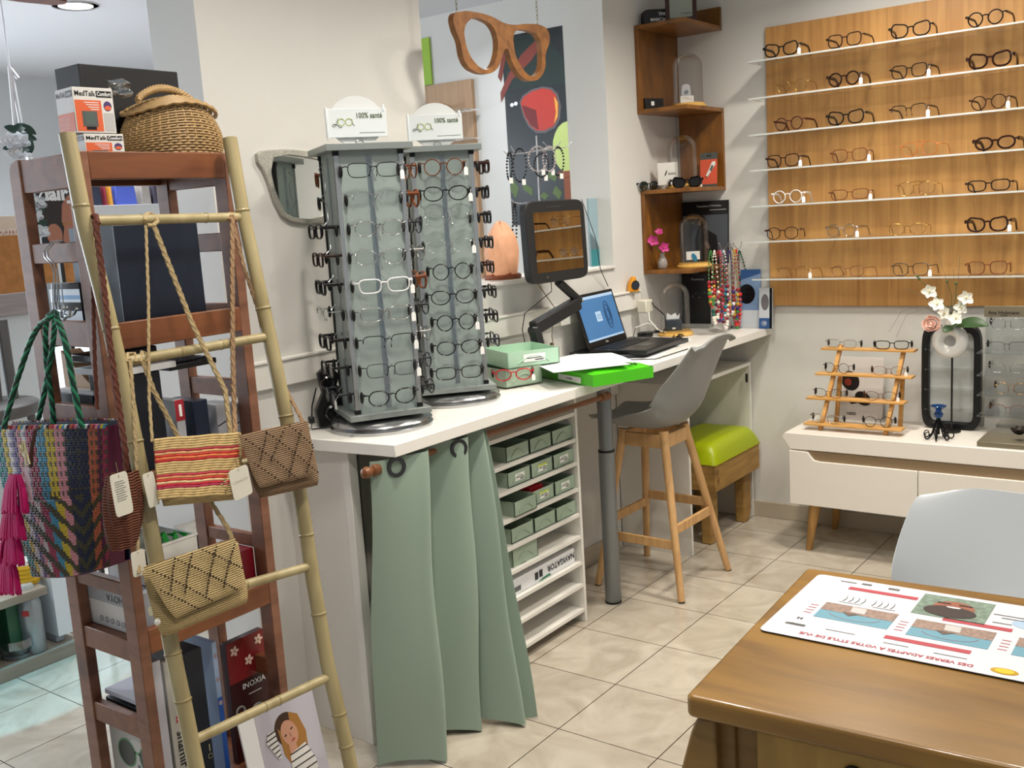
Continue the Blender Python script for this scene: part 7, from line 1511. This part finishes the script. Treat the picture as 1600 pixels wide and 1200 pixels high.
for x, y in ims:
    q.use(mat('print_sea')).rect(x, y, x + pw_, y + ph_, .0042, fm).use(mat('print_stone', '8c7468', .5, var=.8, vscale=160)).rect(x, y + ph_ * .5, x + pw_, y + ph_, .0045, fm)
    q.use(mat('print_stone2', '5c4840', .5, var=.8, vscale=200)).prism([(x + pw_ * .3, y + ph_ * .55), (x + pw_ * .42, y + ph_ * .35), (x + pw_ * .55, y + ph_ * .55)], .0042, .0048, fm).use(mat('print_grey_light')).prism([(x + pw_ * .4, y + ph_ * .62), (x + pw_ * .6, y + ph_ * .6), (x + pw_ * .58, y + ph_ * .95), (x + pw_ * .38, y + ph_ * .95)], .0042, .0049, fm)
    q.use(RD).tube([fm @ V(x + pw_ * (.5 + .35 * math.cos(a / 5)), y + ph_ * (.42 + .3 * math.sin(a / 5)), .0043) for a in range(16, 32)], .0004, 4)
    for k in range(4): q.rect(x - .022, y + .012 + k * .013, x - .008, y + .014 + k * .013, .0042, fm)
q.use(RD).rect(.195, md * .2, .33, md * .245, .0042, fm).rect(.075, md * .82, .2, md * .865, .0042, fm).rect(.26, md * .585, .37, md * .63, .0042, fm).rect(.4, md * .6, .55, md * .65, .0042, fm)
q.use(mat('print_grey'))
for s_ in (0, .052):
    for k in range(4): q.tube([fm @ V(.085 + s_ + k * .011 + .003 * math.sin(j), md * .62 + j * .009, .0042) for j in range(4)], .0007, 4)
q.rect(.08, md * .6, .12, md * .605, .0042, fm).rect(.14, md * .6, .18, md * .605, .0042, fm)
x, y = .205, md * .62
q.use(mat('print_foliage', '6b7f70', .5, var=.9, vscale=90)).rect(x, y, x + .12, y + md * .33, .0042, fm).use(mat('print_skin', '8c4f38', .5)).ell(x + .06, y + md * .17, .035, .03, .0046, fm).use(mat('print_hair', '2a1a16', .6)).ell(x + .058, y + md * .1, .044, .026, .0049, fm).use(mat('print_white')).ell(x + .06, y + md * .17, .012, .003, .0052, fm)
q.use(mat('print_black')).rect(x + .03, y + md * .215, x + .052, y + md * .23, .0052, fm).rect(x + .066, y + md * .215, x + .088, y + md * .23, .0052, fm)
q.use(mat('print_sky', '9fb7cf', .4)).ell(.395, md * .72, .032, .02, .0042, fm).use(mat('print_skin')).ell(.4, md * .7, .014, .012, .0046, fm).use(mat('print_sand', 'b58f6a', .5)).ell(.465, md * .72, .03, .02, .0042, fm)
q.use(mat('print_gold2', 'b98f1c', .3)).ell(.388, .022, .02, .011, .0042, fm).use(mat('print_gold3', 'e0bc2c', .3)).ell(.388, .022, .014, .008, .0046, fm)
q.use(mat('print_grey')).text('shamir', .028, G_(.47, .036), .0006).use(RD)
for k in range(4): q.ell(.452 + .007 * (k % 2), .011 + .007 * (k // 2), .0028, .0028, .0042, fm)
q.use(mat('print_grey'))
for xx, yy_, w_, h_ in ((.05, md * .93, .03, .004), (.09, md * .93, .018, .008), (.14, md * .92, .02, .009), (.03, md * .15, .035, .008), (.33, md * .8, .05, .003), (.345, md * .76, .04, .003), (.335, md * .68, .03, .003), (.1, md * .17, .05, .002), (.2, md * .14, .04, .002), (.28, md * .13, .05, .002)): q.rect(xx, yy_, xx + w_, yy_ + h_, .0042, fm)
q.use(mat('print_navy')).text('SHAPES', .008, G_(.05, md * .17), .0001).text('H', .014, G_(.045, md * .26), .0004)
q.build('print', None, t, smooth=0)

# ------------------------------------------------------------------ white shell chair
cpt = PY(1480, 772, -.55); cxx = cpt.x + .115
t = thing('shell_chair', 'white moulded plastic shell chair behind the pine desk', 'chair', (cxx, -.72, 0), math.radians(-6))
top_z = cpt.z
# the sitter faces the desk (-y): back at +y
prof2 = [(-.22, .45), (-.2, .455), (-.12, .44), (0, .43), (.1, .44), (.16, .48), (.19, .55), (.21, .64), (.225, .72), (.235, .78), (.24, top_z)]
hw2 = [.19, .205, .22, .23, .235, .24, .24, .236, .228, .215, .19]; cup2 = [0, .01, .03, .06, .09, .11, .11, .09, .06, .035, .02]
def shell2(u, v):
    y, z = poly(prof2, v); w_, = poly([(k,) for k in hw2], v); c_, = poly([(k,) for k in cup2], v); s_ = (u - .5) * 2; k = abs(s_) ** 2.4; b = min(1, max(0, (v - .35) / .3))
    return (s_ * w_, y - c_ * k * (.9 if v > .5 else .4) * b, z + c_ * k * (1 - .6 * b) - (.045 * abs(s_) ** 4 * max(0, (v - .8) / .2) ** 2))
MB().grid(shell2, 30, 36, .006).build('seat_shell', mat('white_shell', 'c9ced2', .35), t, local=True, smooth=70)
for a, b in ((1, 1), (1, -1), (-1, 1), (-1, -1)):
    MB().tube([(.21 * a, .2 * b, .003), (.09 * a, .1 * b, .43)], .015, 10, taper=lambda k: .7 + .4 * k).build('leg', STW, t, local=True)
MB().box((-.1, -.11, .405), (.1, .11, .425)).build('mount', mat('black_plastic'), t, local=True)

# ------------------------------------------------------------------ one level deeper: pieces that belong to a part
SUB = {('eyeglasses', 'lens'): 'front', ('eyeglasses', 'temple_tip'): 'temple', ('bar_stool', 'foot_cap'): 'leg', ('curtain', 'eyelet'): 'cloth', ('wooden_table', 'finger_hole'): 'drawer',
       ('laptop', 'display'): 'screen_lid', ('laptop', 'lettering'): 'screen_lid', ('laptop', 'keyboard'): 'base', ('laptop', 'touchpad'): 'base', ('monitor_arm', 'screen'): 'housing', ('monitor_arm', 'print'): 'housing',
       ('glasses_tower', 'header_card'): 'header_disc', ('glasses_tower', 'lettering'): 'header_disc', ('glasses_tower', 'clip'): 'header_disc', ('table_leg', 'collar'): 'tube', ('table_leg', 'foot'): 'tube',
       ('wicker_basket', 'handle'): 'lid', ('shoulder_bag', 'openwork'): 'flap', ('shoulder_bag', 'button'): 'bag_body', ('wall_socket', 'insert'): 'plate', ('wall_socket', 'pin_hole'): 'plate',
       ('storage_tray', 'paper_label'): 'tray_body', ('spray_can', 'print'): 'can_body', ('tote_bag', 'rim_binding'): 'woven_body', ('glasses_display', 'lettering'): 'header', ('desk_mat', 'print'): 'sheet',
       ('curtain_rod', 'finial'): 'pole', ('thermometer_pack', 'screen'): 'thermometer', ('orange_clock', 'bezel'): 'dial', ('document_folder', 'label'): 'cover', ('footstool', 'nail_trim'): 'cushion'}
def bcen(o): return sum((Vector(c) for c in o.bound_box), Vector()) / 8
for o in list(C.objects):
    p = o.parent
    if not p or p.type != 'EMPTY' or o.type != 'MESH': continue
    k, n = p.name.split('.')[0], o.name.split('.')[0]
    tgt = SUB.get((k, n)) or ({'print': 'board', 'lettering': 'body'}.get(n) if (k, n) not in SUB and k != 'laptop' else None)
    if n == 'print' and not any(c.name.split('.')[0] == 'board' for c in p.children): tgt = tgt if (k, n) in SUB else 'carton'
    if not tgt: continue
    cs_ = [c for c in p.children if c is not o and c.name.split('.')[0] == tgt]
    if cs_:
        b = min(cs_, key=lambda c: (bcen(c) - bcen(o)).length); o.parent = b
